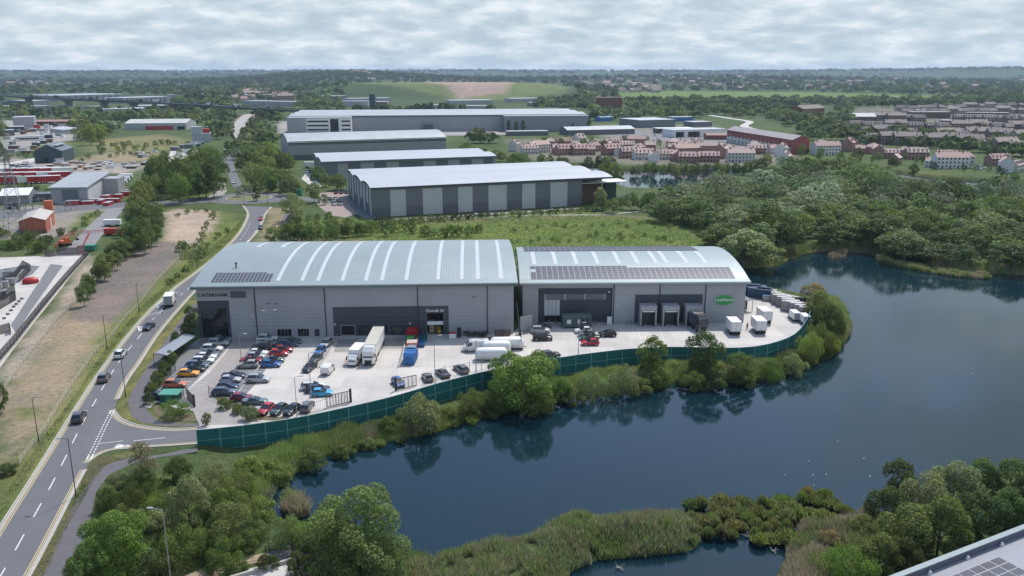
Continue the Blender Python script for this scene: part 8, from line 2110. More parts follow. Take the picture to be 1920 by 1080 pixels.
for px, dep, h, lab in FS:
 f = shed(px, dep, h, lab, [m_clad, m_clad2, m_roofG, m_mid2][len(lab) % 4], m_roofW if ('white' in lab or 'pale' in lab) else m_roofG, 'flat', name='distribution_shed', cat='shed', grp='far industrial sheds')
 if 'dark bays' in lab or 'second' in lab:
  for k in range(9): mb = MB(); mb.box(f.L*(.05+k*.1), f.L*(.09+k*.1), -.1, -.005, 0, h-2); mb.build('dark_bay', m_mid, f.o)
def block(px, dep, h, lab, wall, roofm, cat='building', name='office_block', fl=4, cols=8, kind='flat', rise=2):
 f = shed(px, dep, h, lab, wall, roofm, kind, rise, name=name, cat=cat)
 for k in range(fl):
  z = h*(k+.35)/fl
  for c in range(cols): x = f.L*(c+.25)/cols; mb = MB(); mb.box(x, x+f.L*.45/cols, -.1, -.005, z, z+h*.4/fl); mb.build('window', m_glass, f.o)
 return f
block([(693,208),(704,208)], 12, 25, 'dark glass tower block behind the very long warehouse', M_('navy_tower', (.05,.09,.13), .3), m_blackish, fl=5, cols=3, name='tower')
block([(706,207),(727,207)], 14, 13, 'pale brick block beside the dark tower', M_('pinkbrick', (.34,.22,.18), .8), m_white, fl=4, cols=5)
block([(1118,208),(1166,208)], 24, 20, 'red-brown brick mill standing alone above the trees', m_brick, m_brickb, fl=5, cols=9, name='mill')
f = block([(1505,222),(1545,219)], 20, 12, 'long red brick hall with grey roof among trees', m_brick, m_tileg, fl=2, cols=7, kind='gable', rise=4, name='hall')
f = block([(1362,266),(1484,289)], 14, 10.5, 'long red and cream apartment block with a grey hipped roof', M_('red_render', (.30,.09,.085), .8, 0, .1, 1), M_('grey_slate', (.30,.27,.27), .8, 0, .1, .5), fl=3, cols=16, kind='gable', rise=3, name='apartment_block')
mb = MB(); mb.box(0, f.L*.98, -.06, -.005, 0, 5.6); mb.build('cream_lower_wall', m_render, f.o)
shed([(1200,240),(1266,238)], 45, 8, 'white-roofed retail shed with an overhanging roof', m_mid2, m_roofW, 'flat', name='retail_shed', cat='shed')
shed([(1232,250),(1300,249)], 12, 4.5, 'low white canopy before the retail shed', m_blackish, m_white, 'flat', name='showroom', cat='building')
f = shed([(1262,258),(1360,255)], 20, 6.5, 'white car showroom with dark glass panels', m_white, m_roofW, 'flat', name='showroom', cat='building', door=[(.05,.2,5,m_glass),(.28,.5,5,m_glass)])
shed([(1300,238),(1335,237)], 20, 5, 'low grey workshop beyond the retail shed', m_mid2, m_roofG, 'flat', name='unit', cat='unit'); shed([(1262,228),(1300,227)], 14, 5, 'blue-grey unit behind the retail shed', m_bluep, m_roofG, 'flat', name='unit', cat='unit')
shed([(1325,262),(1378,262)], 12, 4, 'small red building with pale hipped roof beside the showroom', m_brick, m_tile2, 'gable', 1.5, name='pub_building', cat='building')
shed([(1064,254),(1190,251)], 22, 5, 'low grey ribbed-roof hall behind the houses', m_mid, m_roofG, 'gable', 2.5, name='low_hall', cat='hall'); shed([(952,255),(1028,254)], 12, 4, 'low hall with a pale strip roof', m_mid, m_roofG, 'flat', name='low_hall', cat='hall')
shed([(1126,228),(1148,227)], 12, 5, 'turquoise tarpaulin-roofed store in the far yard', m_bluep, M_('turquoise_roof', (.08,.25,.33), .6), 'gable', 1, name='unit', cat='unit')
# ---------------------------------------------------------------- houses
def house_proto(w_, d_, h, rise, storeys, bays, dormers=0, wall=m_tintw, roofm=m_tintr, hip=False):
 t = empty('house'); mb = MB(); a, b = w_/2, d_/2
 if hip:
  mb.box(-a,a,-b,b,0,h); mb.build('wall', wall, t); mb = MB(); o_ = .35
  mb.add([(-a-o_,-b-o_,h),(a+o_,-b-o_,h),(a+o_,b+o_,h),(-a-o_,b+o_,h),(-a+b*.8,0,h+rise),(a-b*.8,0,h+rise)], [(0,1,5,4),(1,2,5),(2,3,4,5),(3,0,4)])
 else:
  mb.add([(-a,-b,0),(a,-b,0),(a,b,0),(-a,b,0),(-a,-b,h),(a,-b,h),(a,b,h),(-a,b,h),(-a,0,h+rise),(a,0,h+rise)], [(0,1,5,4),(1,2,6,9,5),(2,3,7,6),(3,0,4,8,7)])
  mb.build('wall', wall, t); mb = MB(); o_ = .3
  mb.add([(-a-.15,-b-o_,h-.1),(a+.15,-b-o_,h-.1),(a+.15,0,h+rise+.12),(-a-.15,0,h+rise+.12),(a+.15,b+o_,h-.1),(-a-.15,b+o_,h-.1)], [(0,1,2,3),(3,2,4,5)])
 rf = mb.build('roof', roofm, t)
 for k in range(2 if not hip else 1): mb = MB(); x = a*(.75 if k else -.75) if not hip else 0; mb.box(x-.4,x+.4,-.3,.5,h+rise*.5,h+rise+1.0); mb.build('chimney', m_brickb, rf)
 for s_ in range(storeys):
  for c in range(bays):
   x = -a+w_*(c+.5)/bays; z = h*(s_+.38)/storeys; door_ = s_ == 0 and c % 2 == 1
   mb = MB(); mb.box(x-.55, x+.55, -b-.05, -b-.004, 0.02 if door_ else z, 2.1 if door_ else z+1.2); mb.build('door' if door_ else 'window', m_blackish if door_ else m_glass, t)
 for c in range(dormers):
  x = -a+w_*(c+.5)/dormers; mb = MB(); mb.add([(x-.6,-b*.75,h+rise*.15),(x+.6,-b*.75,h+rise*.15),(x+.6,-b*.75,h+rise*.55),(x-.6,-b*.75,h+rise*.55),(x,-b*.75,h+rise*.85),(x-.6,-b*.2,h+rise*.75),(x+.6,-b*.2,h+rise*.75),(x,-b*.2,h+rise*.9)], [(0,1,2,4,3),(3,4,7,5),(4,2,6,7),(0,3,5),(1,6,2)]); mb.build('dormer', m_tintw, rf)
 for c in range(bays):
  x = a+.05; z = h*.55
 mb = MB(); mb.box(a+.004, a+.05, -.5, .5, h*.55, h*.55+1.2); mb.build('window', m_glass, t)
 return freeze(t)
HP = [house_proto(9,8,5.4,3.0,2,3), house_proto(16,8.5,5.4,3.2,2,6,5), house_proto(22,8.5,7.6,3.2,3,8), house_proto(9,9,5.4,3.4,2,3,0,hip=True), house_proto(8.5,9,7.4,3.6,3,2,2)]
ROOFC = [(.47,.32,.28),(.42,.28,.24),(.50,.37,.33),(.42,.33,.29),(.38,.34,.31)]
WALLC = {'cream': (.60,.58,.54), 'red': (.33,.20,.17), 'pinkish': (.42,.25,.20), 'white': (.68,.68,.66)}
def house(pk, px, py, rz, wc, lab, grp, rc=None, sc=1.0):
 p = P(px, py, 3.0); o = stamp(HP[pk], (p.x, p.y, 0), rz, None, (sc, sc, sc)); o.name = 'house'; tag(o, lab, 'house', grp)
 NEWH.append((o, rc if rc is not None else ROOFC[rnd.randrange(4)], WALLC[wc] if isinstance(wc, str) else wc))
NEWH = []
Z6 = lambda x, y: (1080+x/6, 180+y/6); Z7 = lambda x, y: (1360+x/6.857, 180+y/6.857); Z8 = lambda x, y: (1620+x/6.353, 180+y/6.353); Z9 = lambda x, y: (940+x/5.333, 240+y/5.333)
hl_ = []
for pk, (x, y), rz, wc in [(4,Z9(130,190),1.3,'cream'),(1,Z9(280,215),.25,'cream'),(2,Z9(370,205),.3,'cream'),(3,Z9(490,150),0,'pinkish'),(1,Z9(615,140),.2,'pinkish'),(0,Z9(560,215),.2,'red'),(1,Z9(640,225),.2,'red'),(4,Z9(780,140),.3,'cream'),(3,Z9(735,175),0,'red'),(1,Z9(800,225),.1,'red'),(0,Z9(890,225),.1,'red'),(3,Z9(940,190),0,'pinkish'),
  (4,Z9(1050,180),1.3,'red'),(1,Z9(1135,145),.1,'pinkish'),(1,Z9(1110,225),.3,'red'),(0,Z9(1185,235),1.2,'cream'),(1,Z9(1250,175),.1,'pinkish'),(2,Z9(1340,140),.05,'pinkish'),(0,Z9(1480,190),.1,'red'),(3,Z9(1380,210),0,'red'),(1,Z9(1290,255),.2,'red'),(1,Z9(1420,270),.15,'cream'),(0,Z9(1525,290),1.2,'white'),(3,Z9(1715,155),0,'pinkish'),(3,Z9(1790,175),0,'red'),(0,Z9(1870,180),0,'pinkish'),(4,Z9(1900,200),1.2,'cream'),
  (1,Z9(1660,270),.1,'cream'),(2,Z9(1780,225),.1,'red'),(0,Z9(1760,285),1.3,'red')]: hl_.append((pk, x, y, rz, wc))
for pk, (x, y), rz, wc in [(2,Z6(1230,640),.05,'red'),(1,Z6(1330,600),.1,'red'),(4,Z6(1350,570),1.2,'cream'),(2,Z6(1500,600),.05,'pinkish'),(4,Z6(1625,650),1.3,'red'),(3,Z6(1700,600),0,'pinkish'),(1,Z6(1500,690),0,'red'),(1,Z6(1840,640),.05,'red'),(2,Z6(1850,690),0,'cream'),(1,Z6(1270,700),.1,'red'),(1,Z7(400,690),.1,'red'),(3,Z7(370,650),0,'pinkish'),(0,Z7(620,690),.2,'white'),(4,Z7(720,720),1.2,'white'),(1,Z7(760,800),1.3,'white'),(4,Z7(870,680),.1,'cream'),(0,Z7(1220,640),0,'pinkish'),(2,Z7(1290,700),.05,'white'),(4,Z7(1580,660),1.25,'red'),(4,Z7(1650,650),1.25,'red'),(0,Z7(1720,690),0,'red'),(3,Z7(1860,680),0,'pinkish')]: hl_.append((pk, x, y, rz, wc))
for pk, (x, y), rz, wc in [(3,Z8(110,640),0,'pinkish'),(4,Z8(170,690),.9,'red'),(1,Z8(300,690),-.1,'red'),(0,Z8(370,760),1.2,'red'),(3,Z8(480,660),0,'pinkish'),(1,Z8(620,700),-.05,'red'),(1,Z8(980,710),0,'pinkish'),(0,Z8(800,790),-.15,'white'),(2,Z8(1020,800),-.15,'white'),(3,Z8(1220,750),0,'cream'),(1,Z8(1590,770),-.1,'red'),(4,Z8(1690,850),1.0,'white'),(1,Z8(1800,840),.9,'white')]: hl_.append((pk, x, y, rz, wc))
hl_.sort(key=lambda q: q[1])
wn_ = {'cream':'cream-walled','red':'red brick','pinkish':'pinkish','white':'white-walled'}; kn = ['house','terrace with dormers','long terrace','hipped-roof house','tall narrow house']
for i, (pk, x, y, rz, wc) in enumerate(hl_):
 house(pk, x, y, rz+rnd.uniform(-.35,.35), wc, '%s %s with reddish roof, %s from the left in the lakeside estate' % (wn_[wc], kn[pk], ordn(i)), 'houses of the lakeside estate', sc=rnd.uniform(.75,.95))
BR = [(.27,.225,.205),(.235,.195,.18),(.30,.25,.22),(.22,.19,.18)]
rows_ = [((1640,262),(1760,268),5),((1770,266),(1930,280),8),((1628,248),(1800,258),8),((1810,252),(1940,262),7),((1605,236),(1700,238),5),((1715,238),(1800,240),4),((1830,238),(1930,242),6),((1620,222),(1720,224),6),((1800,222),(1930,226),8),((1700,212),(1800,210),7),((1810,210),(1930,208),8),((1690,205),(1780,203),6),((1800,202),(1930,198),8)]
bl = []
for (a, b, n_) in rows_:
 for k in range(n_): bl.append((a[0]+(b[0]-a[0])*k/max(1,n_-1)+rnd.uniform(-2,2), a[1]+(b[1]-a[1])*k/max(1,n_-1)+rnd.uniform(-.8,.8)))
bl.sort(key=lambda q: q[0])
for i, (x, y) in enumerate(bl): house(rnd.choice([0,1,1,2]), x, y, rnd.choice([0,.05,-.08,.3]), rnd.choice([(.23,.17,.145),(.28,.21,.18),(.36,.30,.26)]), 'brown-roofed house %s from the left in the brown brick estate' % ordn(i), 'houses of the brown brick estate', BR[rnd.randrange(4)], 1.0)
block([(1710,222),(1782,222)], 12, 8, 'long flat-roofed block with a pale roof, left of the pair', m_brickb, m_roofG, fl=3, cols=12); block([(1812,223),(1892,224)], 12, 8, 'long flat-roofed block with a pale roof, right of the pair', m_brickb, m_roofG, fl=3, cols=12)
block([(1765,238),(1822,239)], 11, 7, 'flat white-roofed block below the pair of long blocks', m_brickb, m_roofW, fl=2, cols=9); block([(1645,256),(1742,261)], 11, 6, 'long low flat-roofed block at the edge of the brown estate', m_brickb, m_roofG, fl=2, cols=12)
block([(1600,228),(1642,228)], 14, 6, 'slate-roofed school-like hall at the left of the brown estate', m_brickb, m_mid2, fl=1, cols=7, kind='gable', rise=4)
row([(1000,268),(1080,262),(1150,270),(1230,262),(1310,272),(1400,285),(1480,282)], 30, 6.5, MKs, ['green','dark','willow'], 'among the lakeside houses', (.9,1.3), 'bush', 1.4)
row([(1500,285),(1560,290),(1640,298),(1720,300),(1800,312),(1880,318)], 24, 6.5, MKs, ['green','dark','willow'], 'between the right-hand lakeside houses', (.9,1.3), 'bush', 1.6)
row([(1640,236),(1700,242),(1735,250),(1790,245),(1850,240),(1865,250),(1895,252)], 24, 7, MKs, ['dark','deep','brown'], 'among the brown brick houses', (.8,1.2), 'bush', 1.6)
twn = []
for (x0, x1, y0, y1, n_) in [(1080,1330,152,166,34),(1330,1600,148,168,36),(1600,1920,150,168,22),(20,180,152,160,12),(440,540,172,190,14),(600,700,150,160,8),(1100,1240,160,172,16)]:
 for k in range(n_): twn.append((rnd.uniform(x0, x1), rnd.uniform(y0, y1)))
twn.sort(key=lambda q: q[0])
for i, (x, y) in enumerate(twn):
 p = P(x, y, 3); z = gz(p.x, p.y); o = stamp(HP[rnd.choice([0,1,2])], (p.x, p.y, z), rnd.uniform(0,.6), None, (1.5,1.5,1.5)); o.name = 'house'
 tag(o, 'distant town house %s from the left on the far plain' % ordn(i), 'house', 'distant town houses'); NEWH.append((o, rnd.choice([(.33,.20,.17),(.40,.28,.24),(.26,.2,.18)]), rnd.choice([(.45,.40,.36),(.3,.2,.17),(.6,.58,.55)])))
ch = {}
for o in bpy.data.objects:
 if o.parent is not None: ch.setdefault(o.parent.name, []).append(o)
for o, rc, wc in NEWH:
 for c in ch.get(o.name, []):
  if c.name.startswith('roof'): c.color = (*rc, 1)
  if c.name.startswith('wall'): c.color = (*wc, 1)
  for d in ch.get(c.name, []):
   if d.name.startswith('dormer'): d.color = (*rc, 1)
for o in bpy.data.objects:
 if o.type == 'MESH' and o.name.startswith('trunk'): o.color = (1,1,1,1)
def small_car():
 t = empty('parked_car'); mb = MB(); mb.loft([[(x,-.88,.25),(x,.88,.25),(x,.85,z),(x,-.85,z)] for x, z in ((-2.1,.8),(-1.9,.95),(.9,.95),(2.0,.8),(2.15,.5))]); mb.build('body', m_paint, t)
 mb = MB(); mb.loft([[(-1.8,-.78,.9),(-1.8,.78,.9),(-1.8,.78,.95),(-1.8,-.78,.95)],[(-1.3,-.8,.9),(-1.3,.8,.9),(-1.3,.62,1.42),(-1.3,-.62,1.42)],[(.2,-.8,.9),(.2,.8,.9),(.2,.62,1.42),(.2,-.62,1.42)],[(1.1,-.75,.9),(1.1,.75,.9),(1.1,.75,.95),(1.1,-.75,.95)]]); mb.build('windows', m_glass, t)
 mb = MB(); [mb.tube((x,-.9,.32),(x,.9,.32),.32,n=8) for x in (-1.3,1.35)]; mb.build('wheels', m_black, t); return freeze(t)
SC = small_car()
def lot(px, n_, phrase, seed, rz=0, grp=None, cols=None):
 poly = [v.xy for v in pxpoly(px)]; r = random.Random(seed); xs = [p.x for p in poly]; ys = [p.y for p in poly]; out = []; tr_ = 0
 while len(out) < n_ and tr_ < 5000:
  tr_ += 1; x, y = r.uniform(min(xs), max(xs)), r.uniform(min(ys), max(ys))
  y = min(ys)+round((y-min(ys))/5.5)*5.5; x = min(xs)+round((x-min(xs))/2.7)*2.7
  if inpoly(np.array([x]), np.array([y]), poly)[0] and (x, y) not in out: out.append((x, y))
 out.sort(key=lambda q: pxof(*q)[0])
 for i, (x, y) in enumerate(out):
  o = stamp(SC, (x, y, .06), PI/2+rz+r.uniform(-.05,.05), COLR[r.choice(cols or ['white','silver','grey','black','dgrey','white','navy','dred'])]); o.name = 'parked_car'
  tag(o, 'parked car %s from the left %s' % (ordn(i), phrase), 'car', grp or 'cars '+phrase)
lot([(560,250),(830,245),(830,251),(560,257)], 46, 'before the very long warehouse', 1); lot([(1215,244),(1290,240),(1300,252),(1225,256)], 26, 'round the car showroom', 2, cols=['white','silver','white','grey']); lot([(1262,232),(1300,229),(1330,232),(1290,236)], 16, 'behind the retail shed', 3, cols=['white','silver'])
lot([(1320,208),(1345,207),(1400,222),(1380,224)], 14, 'on the far pale road', 4, cols=['white','silver','dred']); lot([(622,362),(668,358),(668,362),(622,366)], 7, 'in the upper small car park', 5); lot([(612,372),(635,372),(650,386),(632,392)], 6, 'down the middle of the small car park', 6, .4)
lot([(565,320),(600,318),(600,325),(570,326)], 4, 'in the pale yard by the sheds', 7); lot([(1605,232),(1640,233),(1640,236),(1605,236)], 8, 'beside the slate-roofed hall', 8); lot([(1818,308),(1845,308),(1850,320),(1820,318)], 5, 'beside the white terrace', 9, cols=['white','silver']); lot([(1150,370),(1182,366),(1190,372),(1155,378)], 6, 'behind the entrance canopy', 10, cols=['black','dgrey','silver'])
lot([(870,404),(1060,392),(1062,394),(870,407)], 7, 'in front of the tall pale panels', 11, cols=['white','silver','white']); lot([(20,312),(100,318),(100,322),(20,316)], 5, 'below the dark hall', 12)
for (x, y), lab in [((428,287),'dark-backed lorry rounding the far bend'), ((583,312),'white lorry standing beside the twin-wave warehouse')]:
 p = P(x, y, 1); t = empty('lorry', (p.x,p.y,.05), 1.3 if x < 500 else .1); tag(t, lab, 'lorry'); mb = MB(); mb.box(-4,2.2,-1.25,1.25,1,3.9); mb.build('body', m_white, t); mb = MB(); mb.box(2.3,4.2,-1.2,1.2,.5,3); mb.build('cab', m_blackish, t); mb = MB(); mb.box(-4.05,-4.005,-1.1,1.1,1.1,3.7); mb.build('rear_door', m_blackish, t); mb = MB(); [mb.tube((q,-1.2,.5),(q,1.2,.5),.5,n=8) for q in (-3,-1.8,3)]; mb.build('wheels', m_black, t)
lot([(438,283),(455,278),(456,282),(440,288)], 4, 'queueing at the far bend', 13)
discard(SC)
for t in HP: discard(t)
# ---------------------------------------------------------------- reeds, grass and the nearest corners
def blades(name, pts, h, wd_, tones, lab, cat='reeds', seed=0, lean=.18, jh=.45):
 """pts (n,3) root points -> one mesh of upright blades"""
 r = np.random.RandomState(seed); P_ = np.asarray(pts, float); n = len(P_)
 a = r.rand(n)*2*PI; H_ = h*(1-jh*r.rand(n))*(1+.38*vnoise(P_[:,0], P_[:,1], 2.4, seed+9)); w_ = wd_*(.6+.8*r.rand(n)); dx = np.cos(a)*w_; dy = np.sin(a)*w_
 lx = r.normal(size=n)*lean*H_; ly = r.normal(size=n)*lean*H_
 V = np.stack([P_+np.stack([-dx,-dy,np.zeros(n)],1), P_+np.stack([dx,dy,np.zeros(n)],1), P_+np.stack([lx+dx*.4,ly+dy*.4,H_*.8],1), P_+np.stack([lx*1.3-dx*.3,ly*1.3-dy*.3,H_],1)], 1).reshape(-1,3)
 o = npmesh(name, V, np.arange(len(V)).reshape(-1,4), [])
 T = np.array([TONES_R[t] for t in tones]); ci = (vnoise(P_[:,0], P_[:,1], 3.5, seed+3)*.62+.5+r.normal(size=n)*.12); ci = np.clip((ci*len(T)).astype(int), 0, len(T)-1)
 c = T[ci]*(1+r.uniform(-.25,.25,size=(n,1))); c = np.repeat(c, 4, axis=0)
 at = o.data.color_attributes.new('tone', 'FLOAT_COLOR', 'POINT'); at.data.foreach_set('color', np.concatenate([c, np.ones((len(c),1))], 1).astype(np.float32).ravel())
 o.data.materials.append(m_farleaf); return tag(o, lab, cat, kind='stuff')
TONES_R = dict(green=(.22,.29,.095), bright=(.27,.38,.095), yellow=(.33,.36,.15), straw=(.42,.37,.24), brown=(.32,.26,.18), dark=(.12,.16,.065), grey=(.28,.30,.20), grass=(.17,.22,.07), dry=(.36,.32,.20))
def sample_poly(px, n, z=0.0, seed=0, world=None):
 poly = world or [v.xy for v in pxpoly(px, z)]; r = np.random.RandomState(seed); xs = [p[0] for p in poly]; ys = [p[1] for p in poly]; out = []
 tot = 0
 while tot < n:
  X_ = r.uniform(min(xs), max(xs), n*2); Y_ = r.uniform(min(ys), max(ys), n*2); m = inpoly(X_, Y_, poly); out.append(np.stack([X_[m], Y_[m]], 1)); tot += m.sum()
  if m.sum() == 0: break
 return np.concatenate(out)[:n]
def with_z(A, lo=WZ-.1): return np.concatenate([A, np.maximum(ground_z(A[:,0], A[:,1]), lo)[:,None]], 1)
def along(poly, n, w0, w1, seed, closed=False):
 r = np.random.RandomState(seed); q = [Vector((p[0], p[1], 0)) for p in poly]; L_ = [0]
 for a, b in zip(q, q[1:]): L_.append(L_[-1]+(b-a).length)
 t = r.rand(n)*L_[-1]; j = np.clip(np.searchsorted(L_, t)-1, 0, len(q)-2); Q = np.array([(p.x, p.y) for p in q]); Ls = np.array(L_)
 u = (t-Ls[j])/np.maximum(Ls[j+1]-Ls[j], 1e-6); d = Q[j+1]-Q[j]; p = Q[j]+d*u[:,None]; nn_ = np.stack([d[:,1],-d[:,0]],1)/np.maximum(np.linalg.norm(d,axis=1),1e-6)[:,None]
 return p+nn_*r.uniform(w0, w1, n)[:,None]
shore = [v for v in smooth(pxpoly([(490,947),(517,893),(547,873),(590,858),(640,846),(723,827),(820,808),(870,792),(927,780),(1000,757),(1040,745),(1083,736),(1173,723),(1280,713),(1347,716),(1413,714),(1463,704),(1513,688),(1557,668),(1577,645),(1590,620),(1585,590),(1565,560)], WZ), 2)]
A = along(shore, 78000, -4.6, .6, 51); blades('shore_reeds', with_z(A), 2.1, .07, ['green','yellow','bright','green','straw'], 'fringe of green reeds along the bank below the green fence', seed=51)
shore2 = smooth(pxpoly([(1395,502),(1447,499),(1477,487),(1513,475),(1567,470),(1630,475),(1647,483),(1697,492),(1753,503),(1813,510),(1863,512),(1935,516)], WZ), 3)
A = along(shore2, 16000, -3.0, 1.0, 52); blades('shore_reeds', with_z(A), 1.7, .12, ['green','yellow','straw','green'], 'reeds along the far shore below the wood', seed=52)
A = sample_poly([(1645,474),(1690,484),(1760,497),(1850,506),(1860,512),(1800,509),(1740,500),(1690,491),(1650,482)], 9000, 0, 53); blades('shore_reeds', with_z(A), 1.8, .12, ['yellow','green','straw'], 'paler reed bed on the spit below the wood', seed=53)
A = sample_poly([(1552,478),(1575,468),(1592,472),(1585,482),(1560,486)], 1500, WZ, 54); blades('shore_reeds', with_z(A), 1.6, .1, ['brown','straw'], 'small brown reed islet beneath the wood', seed=54)
bed = [v.xy for v in pxpoly([(1012,1012),(1035,988),(1075,972),(1150,980),(1220,972),(1270,970),(1298,990),(1322,1012),(1290,1036),(1200,1045),(1120,1052),(1065,1078),(1060,1130),(900,1220),(700,1200),(740,1080),(745,1045),(790,1052),(850,1046),(930,1026)], WZ)]
A = sample_poly(None, 46000, seed=55, world=bed); A = np.concatenate([A, np.full((len(A),1), WZ+.05)+np.zeros((len(A),1))], 1); A[:,2] = np.maximum(ground_z(A[:,0], A[:,1]), WZ-.1); A = A[(vnoise(A[:,0], A[:,1], 2.6, 77)+.5*vnoise(A[:,0], A[:,1], 1.1, 78)) < .62]
blades('reed_bed', A, 1.6, .055, ['green','yellow','straw','green','grey','bright','brown'], 'broad green and straw reed bed at the bottom of the lake', seed=55)
bed2 = [v.xy for v in pxpoly([(1500,1003),(1555,985),(1612,972),(1640,985),(1640,1060),(1600,1130),(1450,1150),(1465,1090),(1478,1040)], WZ)]
A = sample_poly(None, 20000, seed=56, world=bed2); blades('reed_bed', with_z(A), 2.0, .055, ['straw','brown','green','yellow'], 'brownish reed bed left of the bottom right thicket', seed=56)
A = sample_poly([(560,975),(600,962),(640,1000),(720,1030),(745,1045),(740,1080),(600,1060),(540,1000)], 9000, 0, 57); blades('reed_bed', with_z(A), 1.8, .06, ['green','bright'], 'reeds round the foot of the great willow', seed=57)
A = sample_poly([(527,945),(545,930),(565,945),(580,965),(555,975),(530,962)], 2600, WZ, 58); blades('reed_bed', with_z(A), 2.3, .06, ['brown','straw','yellow'], 'brown-topped reeds in the left corner of the lake', seed=58)
A = sample_poly([(495,945),(520,893),(560,862),(555,850),(500,850),(440,870),(440,960)], 12000, 0, 59); blades('long_grass', with_z(A), 1.3, .06, ['green','yellow','bright','grey'], 'long grass on the bank left of the inlet', 'grass', seed=59)
def tussock(seed):
 r = np.random.RandomState(seed); n = 800; a = r.rand(n)*2*PI; q = np.sqrt(r.rand(n)); X_ = np.cos(a)*q; Y_ = np.sin(a)*q; H_ = 2.5*(1-.4*q)*(.7+.3*r.rand(n)); w_ = .032*(.6+.8*r.rand(n)); b = r.rand(n)*2*PI
 ro = np.stack([X_*.42, Y_*.42, np.zeros(n)], 1); tp = np.stack([X_*.8+r.normal(size=n)*.12, Y_*.8+r.normal(size=n)*.12, H_], 1); wv_ = np.stack([np.cos(b)*w_, np.sin(b)*w_, np.zeros(n)], 1)
 V = np.stack([ro-wv_, ro+wv_, tp+wv_*.5-np.array([0,0,.2]), tp-wv_*.3], 1).reshape(-1,3); return npmesh('reed_tussock', V, np.arange(len(V)).reshape(-1,4), [m_reed])
TS = [tussock(s_) for s_ in (1,2,3,4)]
tp_ = []
for x, y in [(1298,950),(1318,946),(1335,950),(1352,942),(1370,950),(1390,942),(1408,948),(1428,943),(1448,945),(1465,938),(1483,948),(1502,940),(1512,930),(1530,940),(1545,932),(1560,942),(1572,952),(1585,958),(1296,968),(1315,972),(1332,968),(1362,968),(1384,962),(1402,970),(1420,964),(1440,972),(1458,962),(1476,972),(1496,965),(1520,958),(1540,968),(1558,972),(1310,995),(1330,1000),(1340,985),(1370,1000),(1372,988),(1395,990),(1415,1000),(1420,984),(1440,995),(1452,985),(1478,992),(1446,1008),(1422,1012),(1350,1002),(1478,1008),(1510,985),(1530,985)]:
 tp_.append((x+rnd.uniform(-4,4), y+8+rnd.uniform(-3,3)))
tp_.sort()
for i, (x, y) in enumerate(tp_):
 p = P(x, y, WZ); o = TS[i % 4].copy(); COL.objects.link(o); o.name = 'reed_tussock'; o.location = (p.x, p.y, WZ-.05); o.rotation_euler.z = rnd.uniform(0,6); s_ = rnd.uniform(.75,1.9); o.scale = (s_, s_*rnd.uniform(.8,1.3), rnd.uniform(.65,1.15)); o.color = (*jitter(rnd.choice([(.185,.215,.135),(.21,.225,.155),(.18,.225,.12),(.225,.21,.155)])), 1)
 tag(o, 'green reed tussock standing in the water, %s from the left' % ordn(i), 'reed tussock', 'reed tussocks in the water')
for o in TS: bpy.data.objects.remove(o)
A = sample_poly([(466,400),(455,440),(400,500),(330,552),(270,600),(200,690),(140,790),(60,910),(0,1000),(0,940),(60,850),(130,755),(200,650),(265,575),(340,510),(425,440),(450,415)], 26000, 0, 61); A = A[pdist(A[:,0], A[:,1], [p.xy for p in EDGE_L], False) > .9]; A = A[~inpoly(A[:,0], A[:,1], [p.xy for p in EDGE_L]+[p.xy for p in reversed(EDGE_R)])]
blades('verge_grass', with_z(A), .22, .07, ['grass','yellow','grass','dark','dry'], 'rough green grass along the left verge', 'grass', seed=61)
A = sample_poly([(275,900),(340,900),(400,930),(440,960),(440,1060),(150,1080),(180,940),(215,890)], 22000, 0, 62); blades('long_grass', with_z(A), .7, .06, ['bright','green','dark','grass'], 'long grass between the bottom trees', 'grass', seed=62)
A = sample_poly([(540,455),(560,412),(860,405),(1130,404),(1240,412),(1340,465),(980,470)], 26000, 0, 63); blades('meadow_grass', with_z(A), .5, .13, ['bright','grass','green','yellow'], 'tall meadow grass behind the warehouses', 'grass', seed=63)
A = sample_poly([(240,860),(200,870),(180,895),(120,1000),(85,1080),(60,1080),(143,932),(165,875),(190,855)], 5000, 0, 65); blades('dry_grass', with_z(A), .15, .05, ['dry','straw','grass'], 'sparse grass on the right verge', 'grass', seed=65)
# ---------------------------------------------------------------- bottom right roof
rt = 9.0
a = P(1655,1090,rt); b = P(1932,983,rt); fr = Frame(a, b, 'warehouse', 'near grey flat roof with parapet cut by the bottom right corner', 'warehouse')
mb = MB(); L_ = fr.L+26; x0 = -14; dpt = -46
mb.box(x0, L_, dpt, -.3, 0, rt-.85); mb.build('roof_deck', m_roofF, fr.o)
mb = MB(); mb.box(x0, L_, -.3, .25, 0, rt-.05); mb.box(x0, L_, -.31, -.3, rt-.8, rt-.06); mb.build('parapet_wall', M_('parapet_dark', (.10,.11,.16), .6, 0, .08, 1), fr.o)
mb = MB(); mb.box(x0, L_, -.35, .32, rt-.05, rt+.06); mb.build('parapet_coping', M_('coping_pale', (.22,.27,.28), .5, 0, .08, 1), fr.o)
def onr(px, py):
 o = fr.I @ Vector((0,0,HC)); d = fr.I.to_3x3() @ ray(px, py); t = (rt-.85-o.z)/d.z; p = o+d*t; return p.x, p.y
xa, ya = onr(1834,1061); pw = 1.75; ph = 1.1
mb = MB()
for i in range(-6, 2):
 for j in range(6):
  X0 = xa+i*1.72; Y0 = ya-(j+1)*1.12
  mb.box(X0, X0+1.70, Y0, Y0+1.10, rt-.80, rt-.70, 1); mb.quad((X0+.05,Y0+.05,rt-.695),(X0+1.65,Y0+.05,rt-.695),(X0+1.65,Y0+1.05,rt-.695),(X0+.05,Y0+1.05,rt-.695), 0)
mb.build('solar_array', [m_solar, m_frame], fr.o)
